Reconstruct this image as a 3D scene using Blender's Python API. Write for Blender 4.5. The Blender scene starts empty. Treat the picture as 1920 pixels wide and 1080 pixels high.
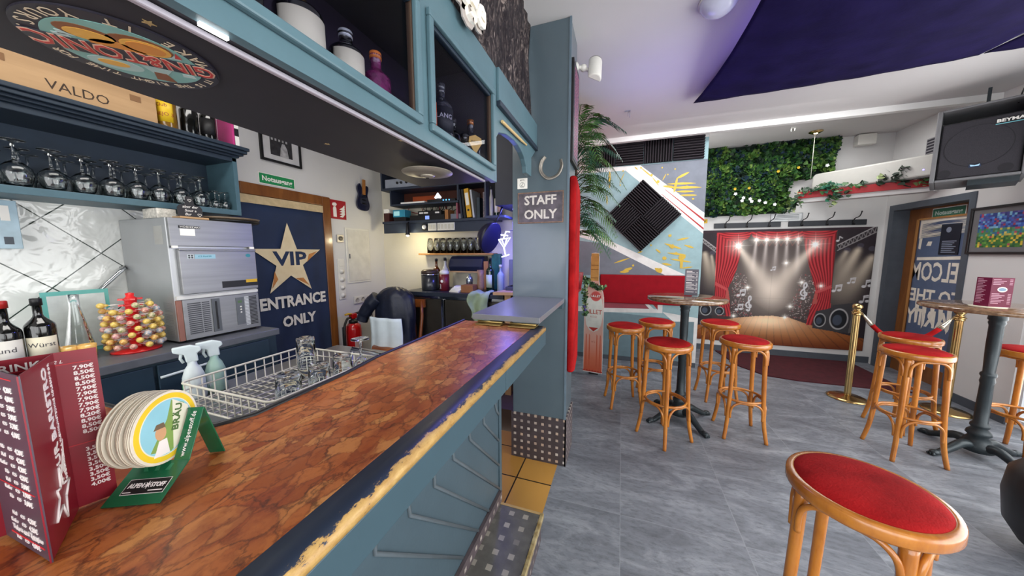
import bpy, math, random
import numpy as np
from mathutils import Matrix, Vector

# ---------------------------------------------------------------- camera, world, exposure, large lights
S = bpy.context.scene
C = S.collection
PI = math.pi
rnd = random.Random(7)


def setup_camera():
    p, yaw, roll, f = 0.11010894, 0.33530616, -0.00340484, 588.1685
    cy, sy = math.cos(yaw), math.sin(yaw)
    fwd = Vector((-sy * math.cos(p), cy * math.cos(p), -math.sin(p)))
    r = Vector((cy, sy, 0))
    u = r.cross(fwd)
    r2 = r * math.cos(roll) + u * math.sin(roll)
    u2 = -r * math.sin(roll) + u * math.cos(roll)
    cd = bpy.data.cameras.new('camera')
    cd.sensor_width = 36.0
    cd.lens = f / 1920 * 36.0
    cd.clip_start = 0.01
    cam = bpy.data.objects.new('camera', cd)
    C.objects.link(cam)
    m = Matrix((r2, u2, -fwd)).transposed().to_4x4()
    m.translation = (0, 0, 1.5)
    cam.matrix_world = m
    S.camera = cam


setup_camera()
S.view_settings.view_transform = 'Standard'
S.view_settings.look = 'None'
S.view_settings.gamma = 1.0
S.view_settings.use_curve_mapping = False
S.view_settings.exposure = 0.0
S.cycles.max_bounces = 10
S.cycles.diffuse_bounces = 4
S.cycles.glossy_bounces = 4
S.cycles.transmission_bounces = 10
S.cycles.transparent_max_bounces = 12
S.cycles.caustics_reflective = False
S.cycles.caustics_refractive = False
S.cycles.sample_clamp_indirect = 4.0

world = bpy.data.worlds.new('daylight')
S.world = world
world.use_nodes = True
bg = world.node_tree.nodes['Background']
bg.inputs[0].default_value = (0.92, 0.96, 1.0, 1)
bg.inputs[1].default_value = 2.2


def area(name, loc, aim, sx, sy, power, col=(1, 1, 1), spread=PI):
    l = bpy.data.lights.new(name, 'AREA')
    l.shape = 'RECTANGLE'
    l.size, l.size_y, l.energy, l.color = sx, sy, power, col
    l.spread = spread
    o = bpy.data.objects.new(name, l)
    C.objects.link(o)
    o.location = loc
    o.rotation_euler = (Vector(aim) - Vector(loc)).to_track_quat('-Z', 'Y').to_euler()
    return o


def point(name, loc, power, col=(1, 1, 1), r=0.03):
    l = bpy.data.lights.new(name, 'POINT')
    l.energy, l.color, l.shadow_soft_size = power, col, r
    o = bpy.data.objects.new(name, l)
    C.objects.link(o)
    o.location = loc
    return o


area('daylight_side_window', (3.14, 1.2, 1.4), (0, 1.2, 1.1), 4.6, 2.2, 118, (1.0, 0.99, 0.97))
area('daylight_shopfront', (0.2, -2.0, 1.5), (0, 2, 1.2), 4.6, 2.2, 95, (1.0, 0.99, 0.97))
area('bar_fill_light', (-1.62, 0.7, 2.9), (-1.62, 0.7, 0), 0.5, 1.6, 26, (1.0, 0.97, 0.92))  # added fill over the bar, stands for no lamp fitting
area('room_fill_light', (1.9, 4.85, 2.985), (1.9, 4.6, 0), 1.6, 0.3, 17, (1.0, 1.0, 1.0))  # unseen fill panel that lifts the rear of the room
area('tables_fill_light', (1.0, 3.85, 2.915), (1.0, 4.3, 0), 1.9, 0.25, 30, (1.0, 1.0, 1.0))  # added to brighten the tables and back walls, no lamp hangs here
area('cloth_light', (1.05, 2.0, 2.80), (1.05, 2.0, 3.0), 0.5, 1.6, 5, (0.35, 0.25, 1.0))
area('party_light', (0.2, 2.9, 2.2), (0.6, 3.0, 2.95), 0.5, 0.5, 2.6, (0.25, 0.15, 1.0))
area('arch_strip_light', (-0.74, 1.72, 1.82), (-0.6, 1.5, 1.1), 0.25, 0.5, 2.6, (0.35, 0.25, 1.0))


# ---------------------------------------------------------------- materials
def lin(h):
    h = h.lstrip('#')
    o = []
    for i in (0, 2, 4):
        c = int(h[i:i + 2], 16) / 255
        o.append(c / 12.92 if c <= 0.04045 else ((c + 0.055) / 1.055) ** 2.4)
    return (*o, 1)


MC = {}


def nodes(name):
    m = bpy.data.materials.new(name)
    m.use_nodes = True
    nt = m.node_tree
    b = nt.nodes['Principled BSDF']
    return m, nt, b, nt.nodes.new, nt.links.new


def coord(nt, scale=(1, 1, 1), rot=(0, 0, 0)):
    t = nt.nodes.new('ShaderNodeTexCoord')
    mp = nt.nodes.new('ShaderNodeMapping')
    mp.inputs['Scale'].default_value = scale
    mp.inputs['Rotation'].default_value = rot
    nt.links.new(t.outputs['Object'], mp.inputs['Vector'])
    return mp.outputs[0]


def ramp(nt, src, stops, interp='LINEAR'):
    r = nt.nodes.new('ShaderNodeValToRGB')
    r.color_ramp.interpolation = interp
    e = r.color_ramp.elements
    while len(e) < len(stops):
        e.new(0.5)
    for el, (p, c) in zip(e, stops):
        el.position = p
        el.color = lin(c) if isinstance(c, str) else (c, c, c, 1)
    nt.links.new(src, r.inputs[0])
    return r.outputs[0]


def mix(nt, a, b, f, mode='MIX'):
    n = nt.nodes.new('ShaderNodeMix')
    n.data_type = 'RGBA'
    n.blend_type = mode
    for v, k in ((f, 0), (a, 6), (b, 7)):
        if hasattr(v, 'is_linked') or hasattr(v, 'links'):
            nt.links.new(v, n.inputs[k])
        else:
            n.inputs[k].default_value = v
    return n.outputs[2]


def noise(nt, vec, scale, detail=3, rough=0.55, dist=0.0):
    n = nt.nodes.new('ShaderNodeTexNoise')
    n.inputs['Scale'].default_value = scale
    n.inputs['Detail'].default_value = detail
    n.inputs['Roughness'].default_value = rough
    n.inputs['Distortion'].default_value = dist
    nt.links.new(vec, n.inputs['Vector'])
    return n.outputs[0]


def bump(nt, b, h, strength=0.2, dist=0.01):
    n = nt.nodes.new('ShaderNodeBump')
    n.inputs['Strength'].default_value = strength
    n.inputs['Distance'].default_value = dist
    nt.links.new(h, n.inputs['Height'])
    nt.links.new(n.outputs[0], b.inputs['Normal'])


def mat(name, col, rough=0.5, metal=0.0, var=0.08, vs=12.0, stretch=(1, 1, 1), bmp=0.0, bs=None, spec=0.5, coat=0.0,
        trans=0.0, ior=1.45, emit=None, sheen=0.0, col2=None, alpha=1.0):
    """one solid procedural material: a noise drifts the colour a little, optionally into a second colour"""
    if name in MC:
        return MC[name]
    m, nt, b, N, L = nodes(name)
    c = lin(col)
    v = coord(nt, stretch)
    n = noise(nt, v, vs)
    lo = [x * (1 - var) for x in c[:3]] + [1]
    hi = lin(col2) if col2 else [min(1, x * (1 + var)) for x in c[:3]] + [1]
    r = N('ShaderNodeValToRGB')
    r.color_ramp.elements[0].position, r.color_ramp.elements[1].position = 0.3, 0.7
    r.color_ramp.elements[0].color, r.color_ramp.elements[1].color = lo, hi
    L(n, r.inputs[0])
    L(r.outputs[0], b.inputs['Base Color'])
    b.inputs['Roughness'].default_value = rough
    b.inputs['Metallic'].default_value = metal
    b.inputs['Specular IOR Level'].default_value = spec
    b.inputs['Coat Weight'].default_value = coat
    b.inputs['Coat Roughness'].default_value = 0.12
    b.inputs['Transmission Weight'].default_value = trans
    b.inputs['IOR'].default_value = ior
    b.inputs['Sheen Weight'].default_value = sheen
    b.inputs['Alpha'].default_value = alpha
    if emit:
        b.inputs['Emission Color'].default_value = lin(emit[0])
        b.inputs['Emission Strength'].default_value = emit[1]
    if bmp:
        bump(nt, b, noise(nt, v, bs or vs * 4), bmp)
    MC[name] = m
    return m


def pane_mat(name, tint='#ffffff', gloss=1.0):
    m, nt, b, N, L = nodes(name)
    nt.nodes.remove(b)
    tr, gl, fr, mx = N('ShaderNodeBsdfTransparent'), N('ShaderNodeBsdfGlossy'), N('ShaderNodeFresnel'), N('ShaderNodeMixShader')
    tr.inputs[0].default_value = lin(tint)
    gl.inputs['Roughness'].default_value = 0.02
    fr.inputs[0].default_value = 1.45
    mu = N('ShaderNodeMath')
    mu.operation = 'MULTIPLY'
    geo, sb = N('ShaderNodeNewGeometry'), N('ShaderNodeMath')
    sb.operation = 'SUBTRACT'
    sb.inputs[0].default_value = gloss
    L(geo.outputs['Backfacing'], sb.inputs[1])
    sb.use_clamp = True
    L(sb.outputs[0], mu.inputs[1])
    L(fr.outputs[0], mu.inputs[0])
    L(mu.outputs[0], mx.inputs[0])
    L(tr.outputs[0], mx.inputs[1])
    L(gl.outputs[0], mx.inputs[2])
    L(mx.outputs[0], nt.nodes['Material Output'].inputs[0])
    return m


def film_mat(name, col):
    """printed film on glass that lets daylight through"""
    m, nt, b, N, L = nodes(name)
    nt.nodes.remove(b)
    t, d, mx = N('ShaderNodeBsdfTranslucent'), N('ShaderNodeBsdfDiffuse'), N('ShaderNodeMixShader')
    c = mix(nt, lin(col), [x * 0.85 for x in lin(col)[:3]] + [1], noise(nt, coord(nt), 9))
    L(c, t.inputs[0])
    L(c, d.inputs[0])
    mx.inputs[0].default_value = 0.3
    L(t.outputs[0], mx.inputs[1])
    L(d.outputs[0], mx.inputs[2])
    L(mx.outputs[0], nt.nodes['Material Output'].inputs[0])
    return m


def art_mat(name, rough=0.6):
    m, nt, b, N, L = nodes(name)
    a = N('ShaderNodeVertexColor')
    a.layer_name = 'art'
    L(a.outputs[0], b.inputs['Base Color'])
    b.inputs['Roughness'].default_value = rough
    b.inputs['Specular IOR Level'].default_value = 0.25
    return m


def wood(name, a, b_, scale=(1, 1, 1), vs=6.0, rough=0.4, coat=0.2):
    if name in MC:
        return MC[name]
    m, nt, b, N, L = nodes(name)
    v = coord(nt, scale)
    n = noise(nt, v, vs, 5, 0.6, 0.8)
    n2 = noise(nt, v, vs * 6, 3)
    c = ramp(nt, n, [(0.3, a), (0.7, b_)])
    c = mix(nt, c, lin(a), ramp(nt, n2, [(0.5, 0.0), (0.8, 0.5)]))
    L(c, b.inputs['Base Color'])
    b.inputs['Roughness'].default_value = rough
    b.inputs['Coat Weight'].default_value = coat
    b.inputs['Coat Roughness'].default_value = 0.15
    MC[name] = m
    return m


def marble(name):
    m, nt, b, N, L = nodes(name)
    v0 = coord(nt, (1, 1, 1))

    def warp(src, scale, amt):
        nz = N('ShaderNodeTexNoise')
        nz.inputs['Scale'].default_value = scale
        nz.inputs['Detail'].default_value = 6
        nz.inputs['Roughness'].default_value = 0.65
        L(src, nz.inputs['Vector'])
        ad = N('ShaderNodeVectorMath')
        ad.operation = 'MULTIPLY_ADD'
        ad.inputs[1].default_value = (amt, amt, amt)
        L(nz.outputs[1], ad.inputs[0])
        L(src, ad.inputs[2])
        return ad.outputs[0]

    def voro(src, scale, feat):
        e = N('ShaderNodeTexVoronoi')
        e.feature = feat
        e.inputs['Scale'].default_value = scale
        L(src, e.inputs['Vector'])
        return e

    mp = N('ShaderNodeMapping')
    mp.inputs['Scale'].default_value = (1.0, 0.6, 1)
    mp.inputs['Rotation'].default_value = (0, 0, 0.3)
    L(v0, mp.inputs[0])
    w = warp(mp.outputs[0], 14, 0.06)
    w2 = warp(w, 60, 0.012)
    cell = voro(w2, 32, 'F1')
    sep = N('ShaderNodeSeparateColor')
    L(cell.outputs['Color'], sep.inputs[0])
    c = ramp(nt, sep.outputs[0], [(0.0, '#8a441c'), (0.35, '#a05425'), (0.7, '#af6632'), (1.0, '#c08448')])
    fine = noise(nt, w, 70, 6, 0.7)
    c = mix(nt, c, lin('#74300f'), ramp(nt, fine, [(0.5, 0.0), (0.72, 0.65)]))
    big = noise(nt, w, 7, 5)
    c = mix(nt, c, lin('#bd7d50'), ramp(nt, big, [(0.5, 0.0), (0.72, 0.6)]))
    c = mix(nt, c, lin('#7d3016'), ramp(nt, noise(nt, w, 13, 4), [(0.54, 0.0), (0.66, 0.6)]))
    fade = ramp(nt, noise(nt, v0, 24, 3), [(0.42, 1.0), (0.66, 0.3)])
    e1 = ramp(nt, voro(w2, 32, 'DISTANCE_TO_EDGE').outputs[0], [(0.0, 0.7), (0.08, 0.0)])
    c = mix(nt, c, lin('#5a2414'), mix(nt, (0, 0, 0, 1), e1, fade))
    e2 = ramp(nt, voro(w2, 13, 'DISTANCE_TO_EDGE').outputs[0], [(0.0, 0.65), (0.03, 0.0)])
    c = mix(nt, c, lin('#2f1611'), e2)
    L(c, b.inputs['Base Color'])
    b.inputs['Roughness'].default_value = 0.3
    b.inputs['Specular IOR Level'].default_value = 0.45
    bump(nt, b, fine, 0.04, 0.002)
    return m


def worn_edge(name):
    """navy paint rubbed away to yellow wood along the outer nosing"""
    m, nt, b, N, L = nodes(name)
    t = N('ShaderNodeTexCoord')
    sp = N('ShaderNodeSeparateXYZ')
    L(t.outputs['Object'], sp.inputs[0])
    n = noise(nt, coord(nt, (1, 0.4, 1)), 80, 7, 0.75)
    n2 = noise(nt, coord(nt, (1, 0.4, 1)), 9, 3)
    x = N('ShaderNodeMapRange')          # 0 at the stone, 1 at the nosing
    x.inputs[1].default_value, x.inputs[2].default_value = 0.213, 0.267
    L(sp.outputs[0], x.inputs[0])
    s = N('ShaderNodeMath')
    s.operation = 'MULTIPLY_ADD'
    s.inputs[1].default_value = 1.1
    L(n, s.inputs[0])
    L(x.outputs[0], s.inputs[2])
    s2 = N('ShaderNodeMath')
    s2.operation = 'MULTIPLY_ADD'
    s2.inputs[1].default_value = 0.3
    L(n2, s2.inputs[0])
    L(s.outputs[0], s2.inputs[2])
    s3 = N('ShaderNodeMath')
    s3.operation = 'MULTIPLY'
    s3.inputs[1].default_value = 0.5
    L(s2.outputs[0], s3.inputs[0])
    woodc = ramp(nt, n, [(0.3, '#9c7236'), (0.7, '#c6a364')])
    c = mix(nt, lin('#232e40'), woodc, ramp(nt, s3.outputs[0], [(0.745, 0.0), (0.765, 1.0)]))
    L(c, b.inputs['Base Color'])
    b.inputs['Roughness'].default_value = 0.45
    return m


def grid_tiles(name, base, dots, pitch, size, axes, rough=0.5, grout=None):
    """mosaic: light square stones on a dark field, laid in the plane of two object axes"""
    m, nt, b, N, L = nodes(name)
    t = N('ShaderNodeTexCoord')
    sp = N('ShaderNodeSeparateXYZ')
    L(t.outputs['Object'], sp.inputs[0])
    masks = []
    ids = []
    for a in axes:
        d = N('ShaderNodeMath')
        d.operation = 'DIVIDE'
        d.inputs[1].default_value = pitch
        L(sp.outputs[a], d.inputs[0])
        fr = N('ShaderNodeMath')
        fr.operation = 'FRACT'
        L(d.outputs[0], fr.inputs[0])
        fl = N('ShaderNodeMath')
        fl.operation = 'FLOOR'
        L(d.outputs[0], fl.inputs[0])
        ids.append(fl.outputs[0])
        cp = N('ShaderNodeMath')
        cp.operation = 'COMPARE'
        cp.inputs[1].default_value = 0.5
        cp.inputs[2].default_value = size / 2
        L(fr.outputs[0], cp.inputs[0])
        masks.append(cp.outputs[0])
    mu = N('ShaderNodeMath')
    mu.operation = 'MULTIPLY'
    L(masks[0], mu.inputs[0])
    L(masks[1], mu.inputs[1])
    cx = N('ShaderNodeCombineXYZ')
    L(ids[0], cx.inputs[0])
    L(ids[1], cx.inputs[1])
    w = N('ShaderNodeTexWhiteNoise')
    L(cx.outputs[0], w.inputs['Vector'])
    dc = ramp(nt, w.outputs[0], [(i / (len(dots) - 1), d) for i, d in enumerate(dots)])
    bc = mix(nt, lin(base), [x * 1.6 for x in lin(base)[:3]] + [1], ramp(nt, noise(nt, coord(nt), 14, 5), [(0.4, 0.0), (0.75, 1.0)]))
    L(mix(nt, bc, dc, mu.outputs[0]), b.inputs['Base Color'])
    b.inputs['Roughness'].default_value = rough
    return m


def floor_tiles(name):
    m, nt, b, N, L = nodes(name)
    t = N('ShaderNodeTexCoord')
    sp = N('ShaderNodeSeparateXYZ')
    L(t.outputs['Object'], sp.inputs[0])
    ms, ids = [], []
    for a, off in ((0, 0.04), (1, 1.765)):
        s = N('ShaderNodeMath')
        s.operation = 'SUBTRACT'
        s.inputs[1].default_value = off
        L(sp.outputs[a], s.inputs[0])
        d = N('ShaderNodeMath')
        d.operation = 'DIVIDE'
        d.inputs[1].default_value = 0.61 if a == 0 else 0.6
        L(s.outputs[0], d.inputs[0])
        fr = N('ShaderNodeMath')
        fr.operation = 'PINGPONG'
        fr.inputs[1].default_value = 0.5
        L(d.outputs[0], fr.inputs[0])
        ms.append(fr.outputs[0])
        fl = N('ShaderNodeMath')
        fl.operation = 'FLOOR'
        L(d.outputs[0], fl.inputs[0])
        ids.append(fl.outputs[0])
    mn = N('ShaderNodeMath')
    mn.operation = 'MINIMUM'
    L(ms[0], mn.inputs[0])
    L(ms[1], mn.inputs[1])
    cx = N('ShaderNodeCombineXYZ')
    L(ids[0], cx.inputs[0])
    L(ids[1], cx.inputs[1])
    w = N('ShaderNodeTexWhiteNoise')
    L(cx.outputs[0], w.inputs['Vector'])
    off = N('ShaderNodeVectorMath')
    off.operation = 'MULTIPLY_ADD'
    off.inputs[1].default_value = (7, 7, 7)
    L(w.outputs[1], off.inputs[0])
    L(t.outputs['Object'], off.inputs[2])
    mp = N('ShaderNodeMapping')
    mp.inputs['Scale'].default_value = (1.0, 2.6, 1)
    L(off.outputs[0], mp.inputs[0])
    n1 = noise(nt, mp.outputs[0], 2.2, 7, 0.66, 0.9)
    n2 = noise(nt, mp.outputs[0], 22, 5, 0.7)
    c = ramp(nt, n1, [(0.3, '#5d6169'), (0.5, '#777c84'), (0.72, '#9fa4ab')])
    c = mix(nt, c, lin('#45494f'), ramp(nt, n2, [(0.48, 0.0), (0.72, 0.6)]))
    c = mix(nt, lin('#8b9096'), c, ramp(nt, mn.outputs[0], [(0.0, 0.0), (0.0028, 0.0), (0.0042, 1.0)]))
    L(c, b.inputs['Base Color'])
    rr = ramp(nt, n2, [(0.3, 0.36), (0.8, 0.56)])
    L(rr, b.inputs['Roughness'])
    bump(nt, b, n2, 0.08, 0.003)
    return m


def wall_tile(name):
    """large glossy wavy tiles laid on the diamond"""
    m, nt, b, N, L = nodes(name)
    t = N('ShaderNodeTexCoord')
    sp = N('ShaderNodeSeparateXYZ')
    L(t.outputs['Object'], sp.inputs[0])
    ms = []
    for sg in (1, -1):
        a = N('ShaderNodeMath')
        a.operation = 'MULTIPLY_ADD'
        a.inputs[1].default_value = sg * 1.0
        L(sp.outputs[2], a.inputs[0])
        L(sp.outputs[1], a.inputs[2])
        d = N('ShaderNodeMath')
        d.operation = 'MULTIPLY_ADD'
        d.inputs[1].default_value = 1 / 0.36
        d.inputs[2].default_value = 0.24 if sg == 1 else 0.62
        L(a.outputs[0], d.inputs[0])
        pp = N('ShaderNodeMath')
        pp.operation = 'PINGPONG'
        pp.inputs[1].default_value = 0.5
        L(d.outputs[0], pp.inputs[0])
        ms.append(pp.outputs[0])
    mn = N('ShaderNodeMath')
    mn.operation = 'MINIMUM'
    L(ms[0], mn.inputs[0])
    L(ms[1], mn.inputs[1])
    c = mix(nt, lin('#2e3a34'), mix(nt, lin('#dcdeda'), lin('#e8e9e5'), noise(nt, coord(nt), 3)), ramp(nt, mn.outputs[0], [(0.0, 0.0), (0.008, 0.0), (0.012, 1.0)]))
    L(c, b.inputs['Base Color'])
    b.inputs['Roughness'].default_value = 0.08
    bump(nt, b, noise(nt, coord(nt), 11, 2, 0.5, 0.8), 0.3, 0.03)
    return m


def crushed_velvet(name):
    m, nt, b, N, L = nodes(name)
    v = coord(nt, (1, 1.9, 0.8), (0.35, 0, 0))
    n = noise(nt, v, 22, 7, 0.72, 1.6)
    n2 = noise(nt, v, 5, 3, 0.6, 0.5)
    c = ramp(nt, n, [(0.40, '#151015'), (0.52, '#352c2e'), (0.63, '#94867f')])
    c = mix(nt, c, lin('#1a141a'), ramp(nt, n2, [(0.4, 0.0), (0.62, 0.8)]))
    L(c, b.inputs['Base Color'])
    b.inputs['Roughness'].default_value = 0.5
    b.inputs['Specular IOR Level'].default_value = 0.3
    bump(nt, b, n, 0.5, 0.02)
    return m


# ---------------------------------------------------------------- mesh building
W = {}          # world matrices of the things


class B:
    """collects geometry in world space (or in the parent's own space with local=True) and links it as one mesh object"""

    def __init__(s, parent=None, local=False, T=None):
        s.v, s.f, s.fm, s.sm, s.ms = [], [], [], [], []
        s.parent, s.local, s.T = parent, local, T

    def mi(s, m):
        if m not in s.ms:
            s.ms.append(m)
        return s.ms.index(m)

    def add(s, vs, fs, m, smooth=False, T=None):
        o = len(s.v)
        if T is not None:
            vs = [T @ Vector(p) for p in vs]
        if s.T is not None:
            vs = [s.T @ Vector(p) for p in vs]
        s.v += [tuple(p) for p in vs]
        k = s.mi(m)
        s.f += [tuple(i + o for i in f) for f in fs]
        s.fm += [k] * len(fs)
        s.sm += list(smooth) if isinstance(smooth, list) else [smooth] * len(fs)
        return s

    def box(s, x0, x1, y0, y1, z0, z1, m, T=None):
        vs = [(x, y, z) for x in (x0, x1) for y in (y0, y1) for z in (z0, z1)]
        return s.add(vs, [(0, 1, 3, 2), (4, 6, 7, 5), (0, 4, 5, 1), (2, 3, 7, 6), (0, 2, 6, 4), (1, 5, 7, 3)], m, False, T)

    def prism(s, pts, h0, h1, m, T=None, smooth=False):
        """polygon in local xy, extruded along local z"""
        a = sum(pts[i][0] * pts[(i + 1) % len(pts)][1] - pts[(i + 1) % len(pts)][0] * pts[i][1] for i in range(len(pts)))
        if a < 0:
            pts = pts[::-1]
        n = len(pts)
        vs = [(x, y, h0) for x, y in pts] + [(x, y, h1) for x, y in pts]
        return s.add(vs, [tuple(range(n - 1, -1, -1)), tuple(range(n, 2 * n))] + [(i, (i + 1) % n, n + (i + 1) % n, n + i) for i in range(n)],
                     m, [False, False] + [smooth] * n, T)

    def tube(s, pts, r, m, n=8, closed=False, T=None, caps=True, flat=1.0):
        pts = [Vector(p) for p in pts]
        k = len(pts)
        rs = r if isinstance(r, (list, tuple)) else [r] * k
        vs = []
        up = None
        for i, p in enumerate(pts):
            if closed:
                d = pts[(i + 1) % k] - pts[i - 1]
            else:
                d = pts[min(i + 1, k - 1)] - pts[max(i - 1, 0)]
            d.normalize()
            if up is None:
                up = d.orthogonal().normalized()
            up = (up - d * up.dot(d))
            up = up.normalized() if up.length > 1e-6 else d.orthogonal().normalized()
            w = d.cross(up)
            for j in range(n):
                a = 2 * PI * j / n
                vs.append(p + (up * math.cos(a) * flat + w * math.sin(a)) * rs[i])
        fs = []
        for i in range(k if closed else k - 1):
            for j in range(n):
                a, b = i * n + j, i * n + (j + 1) % n
                c, d = ((i + 1) % k) * n + (j + 1) % n, ((i + 1) % k) * n + j
                fs.append((a, b, c, d))
        sm = [True] * len(fs)
        if caps and not closed:
            fs += [tuple(range(n - 1, -1, -1)), tuple((k - 1) * n + j for j in range(n))]
            sm += [False, False]
        return s.add(vs, fs, m, sm, T)

    def lathe(s, prof, m, n=24, T=None, smooth=True):
        vs, fs = [], []
        k = len(prof)
        for r, z in prof:
            for j in range(n):
                a = 2 * PI * j / n
                vs.append((r * math.cos(a), r * math.sin(a), z))
        for i in range(k - 1):
            for j in range(n):
                fs.append((i * n + j, i * n + (j + 1) % n, (i + 1) * n + (j + 1) % n, (i + 1) * n + j))
        sm = [smooth] * len(fs)
        for i, flip in ((0, True), (k - 1, False)):
            if prof[i][0] > 1e-4:
                c = [i * n + j for j in range(n)]
                fs.append(tuple(c[::-1] if flip else c))
                sm.append(False)
        return s.add(vs, fs, m, sm, T)

    def ell(s, c, r, m, n=14, T=None):
        k = n // 2
        prof = [(max(1e-5, math.sin(PI * i / k)), -math.cos(PI * i / k)) for i in range(k + 1)]
        M = Matrix.Translation(c) @ Matrix.Diagonal((*((r, r, r) if isinstance(r, (int, float)) else r), 1))
        return s.lathe(prof, m, n, M if T is None else T @ M)

    def surf(s, fn, nu, nv, m, T=None, smooth=True, cu=False):
        vs = [fn(i / (nu if cu else nu - 1), j / (nv - 1)) for i in range(nu) for j in range(nv)]
        fs = []
        for i in range(nu if cu else nu - 1):
            for j in range(nv - 1):
                a, b = i * nv + j, ((i + 1) % nu) * nv + j
                fs.append((a, b, b + 1, a + 1))
        return s.add(vs, fs, m, smooth, T)

    def text(s, txt, size, m, T, ext=0.0006, align='CENTER', sx=1.0, width=None, shear=0.0, bold=0.0):
        c = bpy.data.curves.new('t', 'FONT')
        c.body, c.size, c.align_x, c.align_y = txt, size, align, 'CENTER'
        c.extrude, c.resolution_u, c.shear, c.offset = ext / 2, 2, shear, bold
        o = bpy.data.objects.new('t', c)
        C.objects.link(o)
        me = o.to_mesh()
        vs = [tuple(v.co) for v in me.vertices]
        fs = [tuple(p.vertices) for p in me.polygons]
        o.to_mesh_clear()
        bpy.data.objects.remove(o)
        bpy.data.curves.remove(c)
        if not vs:
            return s
        if width:
            xs = [v[0] for v in vs]
            sx = width / (max(xs) - min(xs))
        return s.add([(v[0] * sx, v[1], v[2] + ext / 2) for v in vs], fs, m, False, T)

    def build(s, name, bevel=0.0, seg=2, thick=0.0, art=None, **kw):
        me = bpy.data.meshes.new(name)
        vs = s.v
        if s.parent is not None and not s.local:
            inv = W[s.parent.name].inverted()
            vs = [inv @ Vector(p) for p in vs]
        me.from_pydata([tuple(p) for p in vs], [], s.f)
        for m in s.ms:
            me.materials.append(m)
        me.polygons.foreach_set('material_index', s.fm)
        me.polygons.foreach_set('use_smooth', s.sm)
        me.update()
        o = bpy.data.objects.new(name, me)
        C.objects.link(o)
        if s.parent is not None:
            o.parent = s.parent
        W[o.name] = W[s.parent.name].copy() if s.parent is not None else Matrix()
        if thick:
            md = o.modifiers.new('thickness', 'SOLIDIFY')
            md.thickness = thick
        if bevel:
            md = o.modifiers.new('bevel', 'BEVEL')
            md.width, md.segments, md.limit_method = bevel, seg, 'ANGLE'
            md.angle_limit = 0.7
        for k, v in kw.items():
            o[k] = v
        return o


def thing(name, label, cat, loc=(0, 0, 0), rot=0.0, group=None, M=None):
    o = bpy.data.objects.new(name, None)
    o.empty_display_size = 0.05
    C.objects.link(o)
    m = M if M is not None else Matrix.Translation(loc) @ Matrix.Rotation(rot, 4, 'Z')
    o.matrix_world = m
    W[o.name] = m.copy()
    o['label'], o['category'] = label, cat
    if group:
        o['group'] = group
    return o


def tag(o, label, cat, group=None):
    o['label'], o['category'] = label, cat
    if group:
        o['group'] = group
    return o


KID = {}


def dup(root, loc, rotz, label, group=None, scale=None):
    r = root.copy()
    C.objects.link(r)
    r.location = loc
    r.rotation_euler = (0, 0, rotz)
    if scale:
        r.scale = scale
    r['label'] = label
    if group:
        r['group'] = group
    for ch in list(root.children):
        c = ch.copy()
        C.objects.link(c)
        c.parent = r
        for g in list(ch.children):
            d = g.copy()
            C.objects.link(d)
            d.parent = c
    return r


def PL(o, u, v):
    """matrix of a plane: origin o, local x along u, local y along v"""
    u, v = Vector(u).normalized(), Vector(v).normalized()
    w = u.cross(v)
    m = Matrix((u, v, w)).transposed().to_4x4()
    m.translation = o
    return m


def XW(y):      # wall facing the camera (normal -Y): local (x, z)
    return PL((0, y, 0), (1, 0, 0), (0, 0, 1))


def LW(x):      # left-hand surface facing +X: local x runs along +Y, local y up
    return PL((x, 0, 0), (0, 1, 0), (0, 0, 1))


def RW(x):      # right-hand surface facing -X: local x runs along -Y
    return PL((x, 0, 0), (0, -1, 0), (0, 0, 1))


def arc(cx, cy, r, a0, a1, n):
    return [(cx + r * math.cos(a0 + (a1 - a0) * i / n), cy + r * math.sin(a0 + (a1 - a0) * i / n)) for i in range(n + 1)]


def spline(pts, n=6):
    P = [Vector(p) for p in pts]
    out = []
    for i in range(len(P) - 1):
        p0, p1, p2, p3 = P[max(i - 1, 0)], P[i], P[i + 1], P[min(i + 2, len(P) - 1)]
        for k in range(n):
            t = k / n
            out.append(0.5 * ((2 * p1) + (p2 - p0) * t + (2 * p0 - 5 * p1 + 4 * p2 - p3) * t * t + (3 * p1 - p0 - 3 * p2 + p3) * t ** 3))
    out.append(P[-1])
    return out


ORD = ['first', 'second', 'third', 'fourth', 'fifth', 'sixth', 'seventh', 'eighth', 'ninth', 'tenth', 'eleventh', 'twelfth', 'thirteenth', 'fourteenth', 'fifteenth', 'sixteenth']

TEAL = mat('teal_paint', '#45565f', 0.42, var=0.06, vs=4, bmp=0.04, bs=60)
TEALL = mat('teal_paint_cabinet', '#56727b', 0.4, var=0.07, vs=5, bmp=0.04, bs=60)
NAVY = mat('navy_paint', '#26323f', 0.45, var=0.1)
BLACK = mat('black_plastic', '#141416', 0.45)
DARK = mat('dark_board', '#2b2a30', 0.55, var=0.1)
WHITE = mat('white_print', '#ece9e2', 0.6, var=0.02)
OFFW = mat('white_plastic', '#dcdad2', 0.4, var=0.03)
PLAST = mat('wall_plaster', '#d2d1cf', 0.85, var=0.03, vs=3, bmp=0.05, bs=90)
CEIL = mat('ceiling_plaster', '#cfcccb', 0.9, var=0.02, vs=2, bmp=0.05, bs=70)
STEEL = mat('brushed_steel', '#a4a6a8', 0.34, 0.9, var=0.08, vs=6, stretch=(1, 1, 14))
CHROME = mat('chrome', '#d0d2d4', 0.12, 1.0, var=0.02)
BRASS = mat('polished_brass', '#c4a670', 0.2, 1.0, var=0.05)
GLASS = mat('clear_glass', '#f4f8f8', 0.0, trans=1.0, ior=1.45, var=0.0)
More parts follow.
